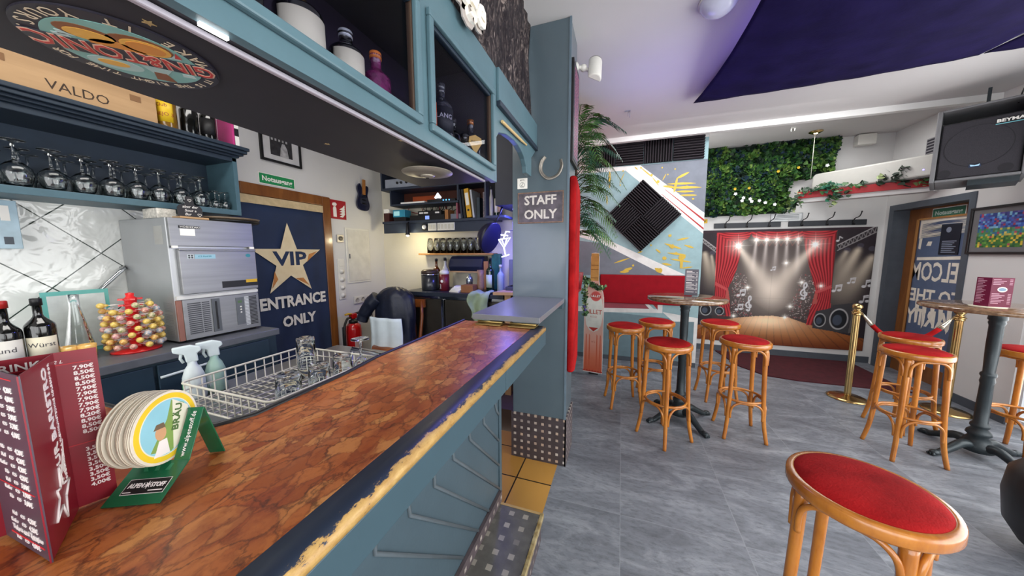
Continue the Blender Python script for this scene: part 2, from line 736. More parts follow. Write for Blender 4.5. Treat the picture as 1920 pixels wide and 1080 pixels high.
RED = mat('red_velvet', '#8c1013', 0.9, var=0.12, vs=9, bmp=0.25, bs=150, spec=0.15, col2='#ac1a1c')
REDB = mat('red_bench_cloth', '#8c0f1c', 0.85, var=0.1, vs=10, bmp=0.1, bs=300, spec=0.2)
PANE = pane_mat('window_pane')
CPANE = pane_mat('cabinet_pane', '#e9eaf0', 0.22)
CREAM = mat('cream_paper', '#ddd5bd', 0.7, var=0.03)
IRON = mat('cast_iron', '#2c3438', 0.4, 0.3, var=0.15, bmp=0.1)
# ---------------------------------------------------------------- the room
def struct(name, b, **kw):
    return b.build(name, kind='structure', **kw)


FLOOR = floor_tiles('slate_floor_tiles')
YTILE = grid_tiles('yellow_floor_tiles', '#1d1712', ['#a97a36', '#c09048', '#b3833d'], 0.31, 0.97, (0, 1), 0.3)
MOSA = grid_tiles('mosaic_side', '#4a4144', ['#9b938c', '#b3aaa0', '#8a7f7a', '#c0b9ad'], 0.052, 0.36, (1, 2), 0.5)
MOSF = grid_tiles('mosaic_front', '#3a3336', ['#8d8580', '#b39a84', '#a59c94', '#c2bab0'], 0.052, 0.36, (0, 2), 0.5)
MOST = grid_tiles('mosaic_top', '#55534f', ['#6a6762', '#8d887f', '#a09a8e', '#77736c'], 0.075, 0.36, (0, 1), 0.45)
BROWN = wood('door_frame_wood', '#6a3d1a', '#8f5a2a', (1, 1, 0.2), 8, 0.35, 0.3)
GREYP = mat('grey_paint', '#4c535c', 0.5)
BASEB = mat('dark_skirting', '#4a5058', 0.5)

struct('floor', B().box(-0.385, 3.41, -2.2, 5.5, -0.06, 0, FLOOR).box(-1.0, -0.385, -2.2, 1.46, -0.06, 0, FLOOR).box(-0.62, -0.385, 2.36, 4.55, -0.06, 0, FLOOR))
struct('floor_doorway', B().box(-1.0, -0.385, 1.46, 2.36, -0.06, 0.0, YTILE))
struct('floor_bar', B().box(-2.8, -1.0, -2.2, 3.2, -0.06, 0.17, mat('bar_floor', '#4a3a30', 0.6)).box(-1.0, -0.73, 2.4, 3.2, -0.06, 0.17, mat('bar_floor', '#4a3a30', 0.6)))
struct('wall_left', B().box(-2.95, -2.8, -2.2, 1.62, 0, 2.93, PLAST).box(-2.95, -2.8, 2.4, 3.2, 0, 2.93, PLAST).box(-2.95, -2.8, 1.62, 2.4, 2.02, 2.93, PLAST))
struct('wall_tiled', B().box(-2.8, -2.79, -1.2, 1.5, 1.0, 1.8, wall_tile('wavy_wall_tiles')))
KPL = mat('kitchen_plaster', '#d8d2c0', 0.8, var=0.05, vs=2, bmp=0.12, bs=30)
struct('wall_kitchen', B().box(-2.95, -0.72, 3.2, 3.35, 0, 2.93, KPL))
REDW = mat('red_wall_paint', '#a3222b', 0.7)
struct('wall_partition', B().box(-0.72, -0.62, 2.36, 4.65, 0, 2.93, TEAL).box(-0.62, -0.617, 3.0, 4.55, 1.3, 2.9, REDW))
PILL = mat('pillar_paint', '#515f67', 0.34, var=0.05, vs=4, coat=0.4)
struct('wall_pillar', B().box(-0.72, -0.338, 2.08, 2.36, 0, 2.93, PILL), bevel=0.004)
struct('baseboard_pillar', B().box(-0.73, -0.328, 2.07, 2.079, 0, 0.345, MOSF).box(-0.337, -0.326, 2.07, 2.365, 0, 0.345, MOSA))
struct('trim_pillar', B().box(-0.345, -0.332, 2.074, 2.088, 0.345, 2.93, mat('trim_blue', '#5f707c', 0.45)))

# painted wall with the bench: flat paint fields in the plane of the wall
PG, PT, PTL, PWH = mat('mural_grey', '#70757f', 0.75), mat('mural_teal', '#8fabb0', 0.75), mat('mural_pale', '#93b0b6', 0.75), mat('mural_white', '#dcdbd8', 0.75)
PR, PRP, PY = mat('mural_red', '#a82a2c', 0.7), mat('mural_dusty_red', '#9a4450', 0.7), mat('mural_yellow', '#c9a93f', 0.6)
PGT = mat('mural_grey_teal', '#6b828a', 0.75)
T = XW(4.55)
b = B()
b.box(-0.72, 0.955, 4.55, 4.65, 0, 2.98, PT)
lay = lambda pts, m, d: b.prism(pts, 0.0, d, m, T)
lay([(0.19, 2.63), (0.955, 2.64), (0.955, 2.0), (0.92, 2.02)], PG, 0.001)
lay([(-0.62, 2.9), (0.955, 2.9), (0.955, 2.98), (-0.62, 2.98)], PWH, 0.001)
lay([(-0.60, 2.9), (-0.47, 2.9), (-0.47, 2.6), (-0.60, 2.6)], PWH, 0.0012)
lay([(-0.62, 2.65), (0.192, 2.633), (0.955, 1.99), (0.955, 1.735), (0.011, 2.581), (-0.62, 2.594)], PWH, 0.0015)
lay([(0.49, 2.309), (0.502, 2.305), (0.955, 1.915), (0.955, 1.888)], PR, 0.002)
lay([(0.449, 2.255), (0.461, 2.251), (0.955, 1.808), (0.955, 1.785)], PR, 0.002)
lay([(-0.62, 1.68), (-0.276, 1.635), (0.546, 1.207), (-0.62, 1.187)], PG, 0.001)
lay([(-0.62, 1.86), (-0.35, 1.765), (-0.214, 1.693), (0.789, 1.212), (0.546, 1.207), (-0.276, 1.635), (-0.62, 1.74)], PWH, 0.0015)
lay([(-0.62, 0.7), (0.955, 0.62), (0.955, 0), (-0.62, 0)], PGT, 0.001)
lay([(-0.226, 0.83), (0.296, 0.83), (0.371, 0.75), (-0.223, 0.732)], PRP, 0.0012)
lay([(-0.62, 0.74), (-0.223, 0.732), (0.475, 0.75), (0.474, 0.83), (0.535, 0.83), (0.535, 0.70), (0.477, 0.70), (-0.222, 0.671), (-0.62, 0.665)], PWH, 0.0014)
lay([(0.40, 0.83), (0.473, 0.83), (0.477, 0.741)], PR, 0.0016)
lay([(0.30, 0.83), (0.345, 0.83), (0.44, 0.74), (0.38, 0.745)], PWH, 0.0018)
lay([(0.536, 0.716), (0.955, 0.658), (0.955, 0.61), (0.67, 0.595)], PWH, 0.0016)
lay([(0.915, 0.62), (0.955, 0.62), (0.955, 0), (0.915, 0)], PWH, 0.0018)
r7 = random.Random(3)
PAINT = [0.0022]


def coat():
    PAINT[0] += 0.00003       # each splash lies on the one before
    return PAINT[0]


def stroke(x0, z0, x1, z1, w, m=PY):
    """one thin tapered dash of paint"""
    n = 6
    dx, dz = x1 - x0, z1 - z0
    l = math.hypot(dx, dz)
    nx, nz = -dz / l, dx / l
    up, dn = [], []
    for i in range(n + 1):
        t = i / n
        ww = w * (0.2 + max(0.0, math.sin(PI * t)) ** 0.7) * r7.uniform(0.85, 1.1)
        up.append((x0 + dx * t + nx * ww, z0 + dz * t + nz * ww))
        dn.append((x0 + dx * t - nx * ww, z0 + dz * t - nz * ww))
    lay(up + dn[::-1], m, coat())


def blob(x, z, r):
    rs_ = [r * r7.uniform(0.75, 1.1) for _ in range(14)]
    lay([(x + rs_[k] * math.cos(2 * PI * k / 14), z + rs_[k] * math.sin(2 * PI * k / 14)) for k in range(14)], PY, coat())


for a in [(0.52, 2.373, 0.84, 2.36, 0.011), (0.54, 2.325, 0.905, 2.306, 0.012), (0.62, 2.272, 0.83, 2.262, 0.01), (0.67, 2.224, 0.86, 2.213, 0.01), (0.62, 2.43, 0.76, 2.5, 0.012),
          (0.63, 2.44, 0.60, 2.26, 0.013), (0.47, 2.35, 0.6, 2.33, 0.012), (0.7, 2.31, 0.76, 2.33, 0.01), (-0.19, 2.59, -0.185, 2.37, 0.014), (-0.22, 2.3, -0.21, 2.15, 0.006), (0.0, 2.56, -0.06, 2.42, 0.004), (0.2, 2.6, 0.34, 2.47, 0.006), (0.34, 2.47, 0.42, 2.36, 0.006),
          (0.12, 2.62, 0.16, 2.58, 0.006), (0.5, 2.5, 0.46, 2.42, 0.005), (0.52, 1.62, 0.72, 1.55, 0.012), (0.56, 1.5, 0.78, 1.47, 0.011), (0.6, 1.42, 0.84, 1.38, 0.01), (0.5, 1.36, 0.62, 1.34, 0.012), (0.72, 1.30, 0.86, 1.32, 0.008),
          (0.66, 1.66, 0.8, 1.69, 0.01), (-0.1, 1.36, 0.1, 1.43, 0.009), (0.02, 1.25, 0.14, 1.3, 0.018), (-0.02, 1.24, 0.1, 1.25, 0.015), (0.42, 1.3, 0.5, 1.24, 0.02), (0.2, 1.5, 0.26, 1.52, 0.008), (0.75, 1.6, 0.86, 1.56, 0.01), (0.42, 1.55, 0.48, 1.5, 0.009)]:
    stroke(*a)
for a in [(0.33, 2.50, 0.016), (0.41, 2.41, 0.02), (0.2, 2.6, 0.012), (0.45, 2.58, 0.01), (0.52, 2.49, 0.01), (0.60, 2.55, 0.01), (0.82, 2.17, 0.013), (0.73, 1.44, 0.045), (0.53, 1.43, 0.026), (0.61, 1.58, 0.03), (0.48, 1.27, 0.035),
          (0.58, 1.72, 0.02), (0.15, 1.33, 0.016), (-0.02, 2.58, 0.01), (-0.05, 2.4, 0.01), (0.66, 1.49, 0.02), (0.36, 1.6, 0.013)]:
    blob(*a)
lay([(0.71, 1.45), (0.75, 1.45), (0.745, 1.3), (0.715, 1.3)], PY, coat())
struct('wall_mural', b)
struct('wall_back', B().box(0.86, 0.955, 4.65, 5.5, 0, 3.0, PLAST).box(0.86, 3.41, 5.5, 5.65, 0, 3.0, PLAST))
struct('wall_right', B().box(3.21, 3.41, 5.40, 5.5, 0, 3.0, PLAST).box(3.21, 3.41, 4.42, 5.40, 2.04, 3.0, PLAST).box(3.21, 3.41, 3.86, 4.42, 0, 3.0, PLAST)
       .box(3.21, 3.41, -2.2, 3.86, 2.55, 3.0, PLAST))
struct('wall_front', B().box(-2.95, -2.2, -2.35, -2.2, 0, 2.93, PLAST).box(2.9, 3.41, -2.35, -2.2, 0, 2.93, PLAST).box(-2.2, 2.9, -2.35, -2.2, 2.55, 2.93, PLAST).box(-2.2, 2.9, -2.35, -2.2, 0, 0.3, PLAST))
struct('ceiling', B().box(-2.95, 3.41, -2.35, 4.36, 2.93, 3.05, CEIL).box(-0.72, 3.41, 4.36, 5.65, 3.0, 3.05, CEIL))
struct('trim_ceiling', B().box(-0.62, 3.21, 4.30, 4.36, 2.872, 2.95, mat('beam_white', '#e2e1de', 0.8, var=0.02)))
struct('baseboard_back', B().box(0.955, 3.21, 5.485, 5.4995, 0, 0.085, BASEB))
struct('baseboard_right', B().box(3.197, 3.2095, 3.86, 4.40, 0, 0.085, BASEB))
struct('baseboard_mural', B().box(-0.62, 0.955, 4.54, 4.5495, 0, 0.06, BASEB))

# windows that the daylight comes through
WF = mat('window_frame_white', '#dfe3e6', 0.4, var=0.02)
for nm, rng in (('window_1', [(-2.2, -0.7), (-0.7, 0.8), (0.8, 2.3), (2.3, 3.86)]),):
    f = B()
    for a, c in rng:
        f.box(3.24, 3.31, a, a + 0.05, 0, 2.55, WF).box(3.24, 3.31, c - 0.05, c, 0, 2.55, WF).box(3.24, 3.31, a + 0.05, c - 0.05, 0, 0.07, WF).box(3.24, 3.31, a + 0.05, c - 0.05, 2.48, 2.55, WF)
    w = struct(nm, f)
    p = B(w)
    for a, c in rng:
        p.box(3.272, 3.278, a + 0.05, c - 0.05, 0.07, 2.48, PANE)
    p.build('window_pane')
f = B()
p0 = B()
for k in range(3):
    a = -2.2 + 1.7 * k
    f.box(a, a + 0.05, -2.31, -2.24, 0.3, 2.55, WF).box(a + 1.65, a + 1.7, -2.31, -2.24, 0.3, 2.55, WF).box(a + 0.05, a + 1.65, -2.31, -2.24, 0.3, 0.37, WF).box(a + 0.05, a + 1.65, -2.31, -2.24, 2.48, 2.55, WF)
w = struct('window_2', f)
p = B(w)
for k in range(3):
    a = -2.2 + 1.7 * k
    p.box(a + 0.05, a + 1.65, -2.278, -2.272, 0.37, 2.48, PANE)
p.build('window_pane')

# door with the VIP banner
d = struct('door_1', B().box(-2.86, -2.84, 1.66, 2.36, 0.17, 1.98, mat('door_leaf', '#3b2c22', 0.5)))
B(d).box(-2.84, -2.775, 2.35, 2.44, 0.17, 2.06, BROWN).box(-2.84, -2.775, 1.56, 1.65, 0.17, 2.06, BROWN).box(-2.84, -2.775, 1.65, 2.35, 1.97, 2.06, BROWN).build('door_frame', bevel=0.006)

# emergency exit in the right wall
d = struct('door_2', B().box(3.36, 3.40, 4.42, 5.40, 0, 0.18, BROWN).box(3.36, 3.40, 4.42, 4.60, 0.18, 2.04, BROWN).box(3.36, 3.40, 5.235, 5.40, 0.18, 2.04, BROWN).box(3.36, 3.40, 4.60, 5.235, 1.885, 2.04, BROWN))
B(d).box(3.212, 3.36, 5.37, 5.3995, 0, 2.04, GREYP).box(3.212, 3.36, 4.4205, 4.45, 0, 2.04, GREYP).box(3.212, 3.36, 4.45, 5.37, 2.01, 2.0395, GREYP).box(3.20, 3.213, 5.36, 5.43, 0, 2.08, GREYP).box(3.20, 3.213, 4.39, 4.45, 0, 2.08, GREYP).box(3.20, 3.213, 4.45, 5.36, 2.01, 2.08, GREYP).build('door_frame')
FB, FW = mat('blue_film', '#5b6a86', 0.3), mat('white_film', '#efe9da', 0.5)
OAK = wood('oak_strip', '#a5713a', '#c08b4e', (1, 1, 0.2), 8)
B(d).box(3.352, 3.36, 5.225, 5.25, 0.18, 1.885, OAK).box(3.352, 3.36, 4.60, 5.225, 1.875, 1.895, OAK).build('glazing_bead')
g = B(d)
g.box(3.374, 3.377, 4.60, 5.235, 0.18, 1.885, FB)
DY = 0.19
T = RW(3.3735) @ Matrix.Translation((-DY, 0, 0))
gl = lambda pts, dd=0.0005: g.prism([(-y, z) for y, z in pts], 0.0, dd, FW, T)
gl([(4.43, 1.88), (5.03, 1.88), (5.03, 1.66), (4.43, 1.70)])
gl([(4.46, 1.455), (5.02, 1.435), (5.02, 1.40), (4.46, 1.42)])
gl([(4.98, 1.66), (5.02, 1.66), (5.02, 1.54), (4.99, 1.53)])
gl([(4.85, 1.62), (4.9, 1.62), (4.92, 1.57), (4.86, 1.57)])
gl([(4.46, 0.42), (5.0, 0.45), (5.0, 0.42), (4.46, 0.39)])
gl([(4.46, 0.36), (5.0, 0.39), (5.0, 0.375), (4.46, 0.345)])
gl([(4.46, 0.30), (4.9, 0.31), (4.9, 0.27), (4.46, 0.26)])
for k in range(5):
    gl([(4.5 + 0.1 * k, 0.93 + 0.04 * (k % 2)), (4.56 + 0.1 * k, 0.94), (4.54 + 0.1 * k, 0.6 + 0.05 * (k % 3)), (4.51 + 0.1 * k, 0.66)])
TM = PL((3.3728, 4.74 + DY, 0), (0, 1, 0), (0, 0, 1))       # lettering meant for the street: mirrored from inside
for txt, z, sz, wd in (('WELCOME', 1.26, 0.30, 0.86), ('TO THE', 0.98, 0.21, 0.62), ('PARTY', 0.72, 0.27, 0.66)):
    g.text(txt, sz, FW, TM @ Matrix.Translation((0, z - 0, 0)), 0.0004, width=wd, bold=0.006)
g.build('door_glass')
gl2 = B(d)
T = RW(3.3712) @ Matrix.Translation((-DY, 0, 0))
SLT = mat('slate_print', '#596683', 0.6)
for k in range(13):
    z = 1.845 - 0.013 * k
    gl2.prism([(-4.47, z), (-4.74, z + 0.012 * math.sin(k)), (-5.0, z - 0.02), (-5.0, z - 0.024), (-4.74, z - 0.006), (-4.47, z - 0.005)], 0, 0.0004, SLT, T)
gl2.build('printed_arch')
P = tag(B().box(3.366, 3.371, 4.72, 4.94, 1.47, 1.80, mat('poster_dark', '#232834', 0.4)).build('poster'), 'dark event poster stuck inside the glass of the exit door', 'poster')
W[P.name] = Matrix()
pp = B(P)
T = RW(3.3655) @ Matrix.Translation((-0.13, 0, 0))
for k in range(7):
    pp.prism([(-4.78, 1.62 - 0.02 * k), (-4.62 - 0.02 * (k % 3), 1.62 - 0.02 * k), (-4.62 - 0.02 * (k % 3), 1.612 - 0.02 * k), (-4.78, 1.612 - 0.02 * k)], 0, 0.0004, mat('pale_blue_print', '#8b95a8', 0.6), T)
pp.prism([(-4.72 + 0.03 * math.cos(a * PI / 6), 1.74 + 0.03 * math.sin(a * PI / 6)) for a in range(12)], 0, 0.0004, mat('pale_blue_print', '#8b95a8', 0.6), T)
pp.build('lettering')
GREEN = mat('sign_green', '#1f7d4b', 0.5, var=0.03)
GREEND = mat('sign_green_dim', '#2f6b52', 0.5, var=0.03)
s = tag(B().box(3.355, 3.3595, 4.68, 5.06, 1.875, 1.99, WHITE).box(3.3535, 3.3552, 4.688, 5.052, 1.883, 1.982, GREEND).build('exit_sign'), 'green exit sign on the brown door frame in the right wall', 'sign')
W[s.name] = Matrix()
B(s).text('Notausgang', 0.064, mat('sign_text', '#b9c9c0', 0.6), RW(3.3535) @ Matrix.Translation((-4.87, 1.932, 0)), width=0.31, bold=0.002).build('lettering')
# ---------------------------------------------------------------- bar counter
MARB = marble('red_marble')
BAR = thing('bar_counter', 'long bar counter with a red brown marble top and teal front', 'bar counter', (-0.6, 0.5, 0))
back = [(-0.775, 1.455), (-0.775, 0.82), (-0.755, 0.68), (-0.75, 0.53), (-0.748, 0.43), (-0.775, 0.375), (-0.84, 0.352), (-1.3, 0.345), (-1.3, -0.7)]
B(BAR).prism([(-0.388, -0.7), (-0.388, 1.455)] + back, 1.105, 1.15, MARB).build('counter_top', bevel=0.002)
# worn nosing: half-round rail in front of the stone
prof = [(-0.388, 1.15), (-0.352, 1.15), (-0.343, 1.1485), (-0.337, 1.144), (-0.334, 1.138), (-0.334, 1.129), (-0.388, 1.129)]
B(BAR).prism(prof, -0.7, 1.455, worn_edge('worn_nosing'), PL((0, 0, 0), (1, 0, 0), (0, 0, 1)) @ Matrix.Diagonal((1, 1, -1, 1)), True).build('edge_rail')
FASC = mat('bar_fascia_paint', '#384f59', 0.45, var=0.05, vs=4)
B(BAR).box(-0.352, -0.3345, -0.7, 0.90, 1.062, 1.128, FASC).box(-0.352, -0.3335, 0.903, 1.452, 1.062, 1.128, FASC).box(-0.59, -0.352, -0.7, 1.45, 1.062, 1.104, FASC).build('fascia', bevel=0.002)
B(BAR).tube([(x, y, 1.15) for x, y in back], 0.007, BLACK, 8).build('rubber_edge')
B(BAR).box(-0.64, -0.5925, -0.7, 1.50, 0.0, 1.062, TEAL).box(-0.592, -0.585, 1.47, 1.50, 0.16, 1.062, TEAL).build('front_panel', bevel=0.002)
ZIG = mat('moulding_grey', '#5c666c', 0.5)
zz = [[(0.542, 0.795), (0.562, 0.769), (0.586, 0.738), (0.585, 0.713), (1.05, 0.23)], [(0.675, 0.79), (0.697, 0.765), (0.725, 0.738), (0.729, 0.7), (1.201, 0.216)],
      [(0.82, 0.775), (0.842, 0.75), (0.865, 0.734), (0.863, 0.697), (1.322, 0.215)], [(0.955, 0.785), (0.98, 0.757), (0.993, 0.738), (0.997, 0.709), (1.468, 0.226)],
      [(1.10, 0.78), (1.118, 0.753), (1.13, 0.738), (1.136, 0.706), (1.468, 0.362)], [(1.25, 0.775), (1.27, 0.747), (1.278, 0.735), (1.278, 0.704), (1.468, 0.503)],
      [(1.39, 0.775), (1.409, 0.749), (1.419, 0.736), (1.436, 0.69), (1.468, 0.65)],
      [(0.407, 0.795), (0.43, 0.769), (0.452, 0.738), (0.452, 0.713), (0.915, 0.23)], [(0.275, 0.795), (0.298, 0.769), (0.32, 0.738), (0.32, 0.713), (0.783, 0.23)]]
for z in zz:
    B(BAR).tube([(-0.59, y, h) for y, h in z], 0.0075, ZIG, 4).build('zigzag_moulding')
B(BAR).box(-0.591, -0.575, -0.7, 1.47, 0.155, 0.215, MOSA).build('tiled_skirting')
# foot step
HNG2 = mat('worn_gold_edge', '#a88a4c', 0.45, 0.35, var=0.35, vs=25, col2='#c9b98a')
st = thing('foot_step', 'low mosaic tiled foot step running along the bar front', 'step', (-0.46, 0.4, 0))
B(st).box(-0.59, -0.352, -0.7, 1.455, 0, 0.15, MOSA).box(-0.588, -0.352, -0.7, 1.45, 0.15, 0.152, MOST).build('step_block')
B(st).box(-0.356, -0.338, -0.7, 1.462, 0.13, 0.156, HNG2).build('brass_edge', bevel=0.002)
B(st).box(-0.588, -0.356, 1.45, 1.462, 0.135, 0.155, mat('worn_wood', '#b39462', 0.6)).build('end_strip')
# hinged flap
fl = thing('counter_flap', 'grey hinged counter flap bridging bar end and pillar', 'counter flap', (-0.53, 1.73, 1.17))
B(fl).box(-0.70, -0.352, 1.40, 2.075, 1.172, 1.20, mat('grey_laminate', '#6e7278', 0.28, var=0.03, coat=0.2)).build('flap_board', bevel=0.002)
HNG = mat('hinge_brass', '#a08a58', 0.35, 0.8)
for y0 in (-0.67, -0.50):
    B(fl).box(y0, y0 + 0.13, 1.372, 1.45, 1.153, 1.157, HNG).tube([(y0, 1.405, 1.163), (y0 + 0.13, 1.405, 1.163)], 0.006, HNG, 8).build('hinge')
B(fl).box(-0.45, -0.352, 2.0, 2.07, 1.14, 1.172, FASC).build('support_block')

# steel worktop behind the bar
ws = thing('steel_worktop', 'stainless steel work surface behind the bar under the glass rack', 'worktop', (-1.2, 0.8, 0.17))
B(ws).box(-1.84, -0.80, -0.5, 1.6, 0.85, 0.875, STEEL).build('worktop', bevel=0.004)
B(ws).box(-1.80, -0.85, -0.45, 1.55, 0.17, 0.85, mat('steel_dull', '#85888c', 0.45, 0.7)).build('body')
B(ws).tube([(-0.82, 1.2, 0.99), (-1.35, 1.27, 0.99), (-1.38, 1.27, 0.90), (-1.38, 1.27, 0.876)], 0.014, CHROME, 10).build('faucet')

# ---------------------------------------------------------------- overhead cabinet above the bar
OC = thing('overhead_cabinet', 'teal overhead bar cabinet with glazed doors full of bottles', 'cabinet', (-0.75, 0.5, 1.83))
FX, FBK = -0.56, -0.95
B(OC).box(FBK, FX - 0.02, -0.8, 1.37, 1.83, 1.85, DARK).build('soffit_board')
B(OC).box(FBK, FX - 0.02, -0.8, 1.37, 2.31, 2.33, DARK).box(FBK, FBK + 0.02, -0.8, 1.37, 1.85, 2.31, mat('cabinet_inside', '#37313c', 0.35)).box(FBK, FX - 0.02, 1.35, 1.37, 1.85, 2.31, DARK).build('carcass')
f = B(OC)
f.box(FX - 0.02, FX, -0.8, 1.372, 1.828, 1.875, TEALL).box(FX - 0.02, FX, -0.8, 1.372, 2.20, 2.33, TEALL)
for a, c in ((-0.8, -0.1), (0.80, 0.86), (1.345, 1.372)):
    f.box(FX - 0.02, FX, a, c, 1.875, 2.20, TEALL)
f.build('front_frame')
INNER = mat('inner_rebate', '#4b3a2e', 0.5)
for a, c in ((-0.1, 0.80), (0.86, 1.345)):
    dr = B(OC)
    w = 0.022
    dr.box(FX, FX + 0.016, a - 0.008, c + 0.008, 1.867, 1.867 + w, TEALL).box(FX, FX + 0.016, a - 0.008, c + 0.008, 2.208 - w, 2.208, TEALL)
    dr.box(FX, FX + 0.016, a - 0.008, a + w - 0.008, 1.867 + w, 2.208 - w, TEALL).box(FX, FX + 0.016, c + 0.008 - w, c + 0.008, 1.867 + w, 2.208 - w, TEALL)
    dr.box(FX - 0.02, FX, c - 0.014, c - 0.0005, 1.889, 2.186, INNER).box(FX - 0.02, FX, a + 0.0005, a + 0.014, 1.889, 2.186, INNER)
    dr.box(FX - 0.02, FX, a + 0.015, c - 0.015, 2.176, 2.1995, NAVY)
    o = dr.build('glazed_door', bevel=0.004)
    B(o).box(FX - 0.012, FX - 0.008, a + 0.014, c - 0.014, 1.8755, 2.176, CPANE).build('pane')
# arch board between cabinet and pillar, with a shadow slot
arch = [(1.372, 1.828), (1.40, 1.828), (1.40, 2.03), (1.43, 2.06), (1.52, 2.085), (1.64, 2.097), (1.72, 2.094), (1.79, 2.078), (1.84, 2.055), (1.875, 2.02), (1.89, 1.985), (1.99, 1.985), (1.99, 2.10), (2.078, 2.16), (2.078, 2.33), (1.372, 2.33)]
AB = PL((FX - 0.03, 0, 0), (0, 1, 0), (0, 0, 1))
fb = B(OC)
fb.prism(arch, 0, 0.03, TEALL, AB)
fb.build('arch_board', bevel=0.003)
B(OC).box(FX, FX + 0.014, 1.40, 2.077, 2.185, 2.33, TEALL).box(FX, FX + 0.02, 1.40, 2.077, 2.165, 2.19, NAVY).build('ledge_moulding', bevel=0.003)
B(OC).box(-0.604, -0.592, -0.8, 1.34, 1.82, 1.829, mat('led_profile', '#a9a4ae', 0.5)).build('led_strip', bevel=0.003)
B(OC).box(-0.579, -0.573, 0.31, 0.345, 1.8225, 1.8275, mat('led_lit', '#ffffff', 0.5, emit=('#ffffff', 4))).build('led_segment')
st = mat('star_sticker', '#b59a6a', 0.4, 0.3)
for (x, y) in ((-0.65, 0.29), (-0.62, 0.8), (-0.85, 0.75)):
    pts = [((0.008 if k % 2 == 0 else 0.0035) * math.cos(k * PI / 5), (0.008 if k % 2 == 0 else 0.0035) * math.sin(k * PI / 5)) for k in range(10)]
    B(OC).prism(pts, 1.8285, 1.8295, st, Matrix.Translation((x, y, 0))).build('star_sticker')

# ---------------------------------------------------------------- bottles
DKGL = mat('dark_bottle_glass', '#0d0e0d', 0.08, coat=0.6, var=0.02)
GRGL = mat('green_bottle_glass', '#10281a', 0.08, coat=0.6)
CORK = mat('cork_stopper', '#b98b52', 0.7, var=0.15)


def bottle(name, label, loc, h=0.28, r=0.037, body=None, cap=None, lab=None, shoulder=0.6, neck=0.013, labz=(0.12, 0.5), txt=None, txtc=None, face=0.0, capr=None, group=None, tsz=0.022, sq=1.0, dome=None):
    t = thing(name, label, 'bottle', loc, face, group)
    zs = h * shoulder
    prof = [(0.0001, 0.0), (r * 0.92, 0.0), (r, 0.006), (r, zs)]
    for k in range(1, 7):
        a = k / 6
        prof.append((r + (neck - r) * (a * a * (3 - 2 * a)), zs + h * 0.17 * a))
    prof += [(neck, h * 0.93), (neck * 1.15, h * 0.935), (neck * 1.15, h * 0.955), (0.0001, h * 0.955)]
    B(t, True).lathe(prof, body or DKGL, 24).build('glass_body')
    cr = capr or neck * 1.18
    B(t, True).lathe([(0.0001, h * 0.90), (cr, h * 0.90), (cr, h * 0.99), (cr * 0.9, h), (0.0001, h)], cap or BLACK, 16).build('cap')
    if lab:
        z0, z1 = h * labz[0], h * labz[1]
        lb = B(t, True)
        lb.surf(lambda u, v: ((r + 0.0006) * math.cos((u - 0.5) * 2.3), (r + 0.0006) * math.sin((u - 0.5) * 2.3), z0 + (z1 - z0) * v), 20, 2, lab)
        lo = lb.build('paper_label', thick=0.0004)
        if txt:
            lt = B(lo, True)
            for i, s in enumerate(txt.split('|')):
                M = PL((r + 0.0012, 0, z0 + (z1 - z0) * (0.62 - 0.34 * i)), (0, 1, 0), (0, 0, 1))
                v0 = len(lt.v)
                lt.text(s, tsz, txtc or BLACK, M, 0.0003)
                for k in range(v0, len(lt.v)):     # wrap the letters round the bottle
                    x, y, z = lt.v[k]
                    a = y / r
                    lt.v[k] = (x * math.cos(a), x * math.sin(a), z)
            lt.build('lettering')
    return t


# ---------------------------------------------------------------- in the overhead cabinet (standing on its soffit board)
G = 'bottles in the overhead cabinet'
bz = 1.851
BLAB = mat('black_label', '#1b1a1c', 0.5)
bottle('gin_bottle', 'tall black gin bottle with white letters at left of long cabinet door', (-0.63, 0.40, bz), 0.25, 0.034, lab=BLAB, txt='GIN', txtc=WHITE, tsz=0.04, labz=(0.1, 0.56), shoulder=0.7, face=-0.5, group=G)
bottle('gin_bottle', 'dark bottle with round wooden stopper and large cream label in cabinet', (-0.625, 0.505, bz), 0.19, 0.044, lab=CREAM, labz=(0.04, 0.60), shoulder=0.64, cap=CORK, capr=0.019, neck=0.015, face=-0.4, group=G)
bottle('gin_bottle', 'dark apothecary bottle with silver screw cap and cream label in cabinet', (-0.62, 0.615, bz), 0.16, 0.037, lab=CREAM, labz=(0.04, 0.66), shoulder=0.68, cap=mat('silver_cap', '#b4b6ba', 0.35, 0.4), capr=0.015, neck=0.014, face=-0.4, group=G)
bottle('liqueur_bottle', 'small purple cut glass bottle with orange stopper in cabinet', (-0.625, 0.715, bz), 0.17, 0.036, body=mat('purple_glass', '#6b2350', 0.15, coat=0.6, var=0.4, vs=60, bmp=0.6, bs=70), shoulder=0.6, cap=mat('orange_cap', '#c06a2a', 0.4), capr=0.015, group=G)
bottle('liqueur_bottle', 'bottle with bright orange label at left of the small glazed door', (-0.632, 0.935, bz), 0.20, 0.042, lab=mat('orange_label', '#e25a1c', 0.5, var=0.25, vs=40), labz=(0.04, 0.72), shoulder=0.72, face=-0.5, group=G)
bottle('rum_bottle', 'tall clear shouldered bottle with white lettering behind the small glazed door', (-0.625, 1.035, bz), 0.245, 0.04, body=mat('smoke_glass', '#2a2c34', 0.06, coat=0.7), lab=mat('smoke_label', '#20222a', 0.5), txt='LANG', txtc=mat('pale_print', '#b9b6c4', 0.6), labz=(0.3, 0.64), tsz=0.022, shoulder=0.66, cap=mat('smoke_glass', '#2a2c34', 0.06), face=-0.75, group=G)
bottle('rum_bottle', 'dark bottle with narrow white stripe behind the small glazed door', (-0.63, 1.12, bz), 0.16, 0.03, lab=BLAB, labz=(0.1, 0.5), shoulder=0.6, face=-0.75, group=G)
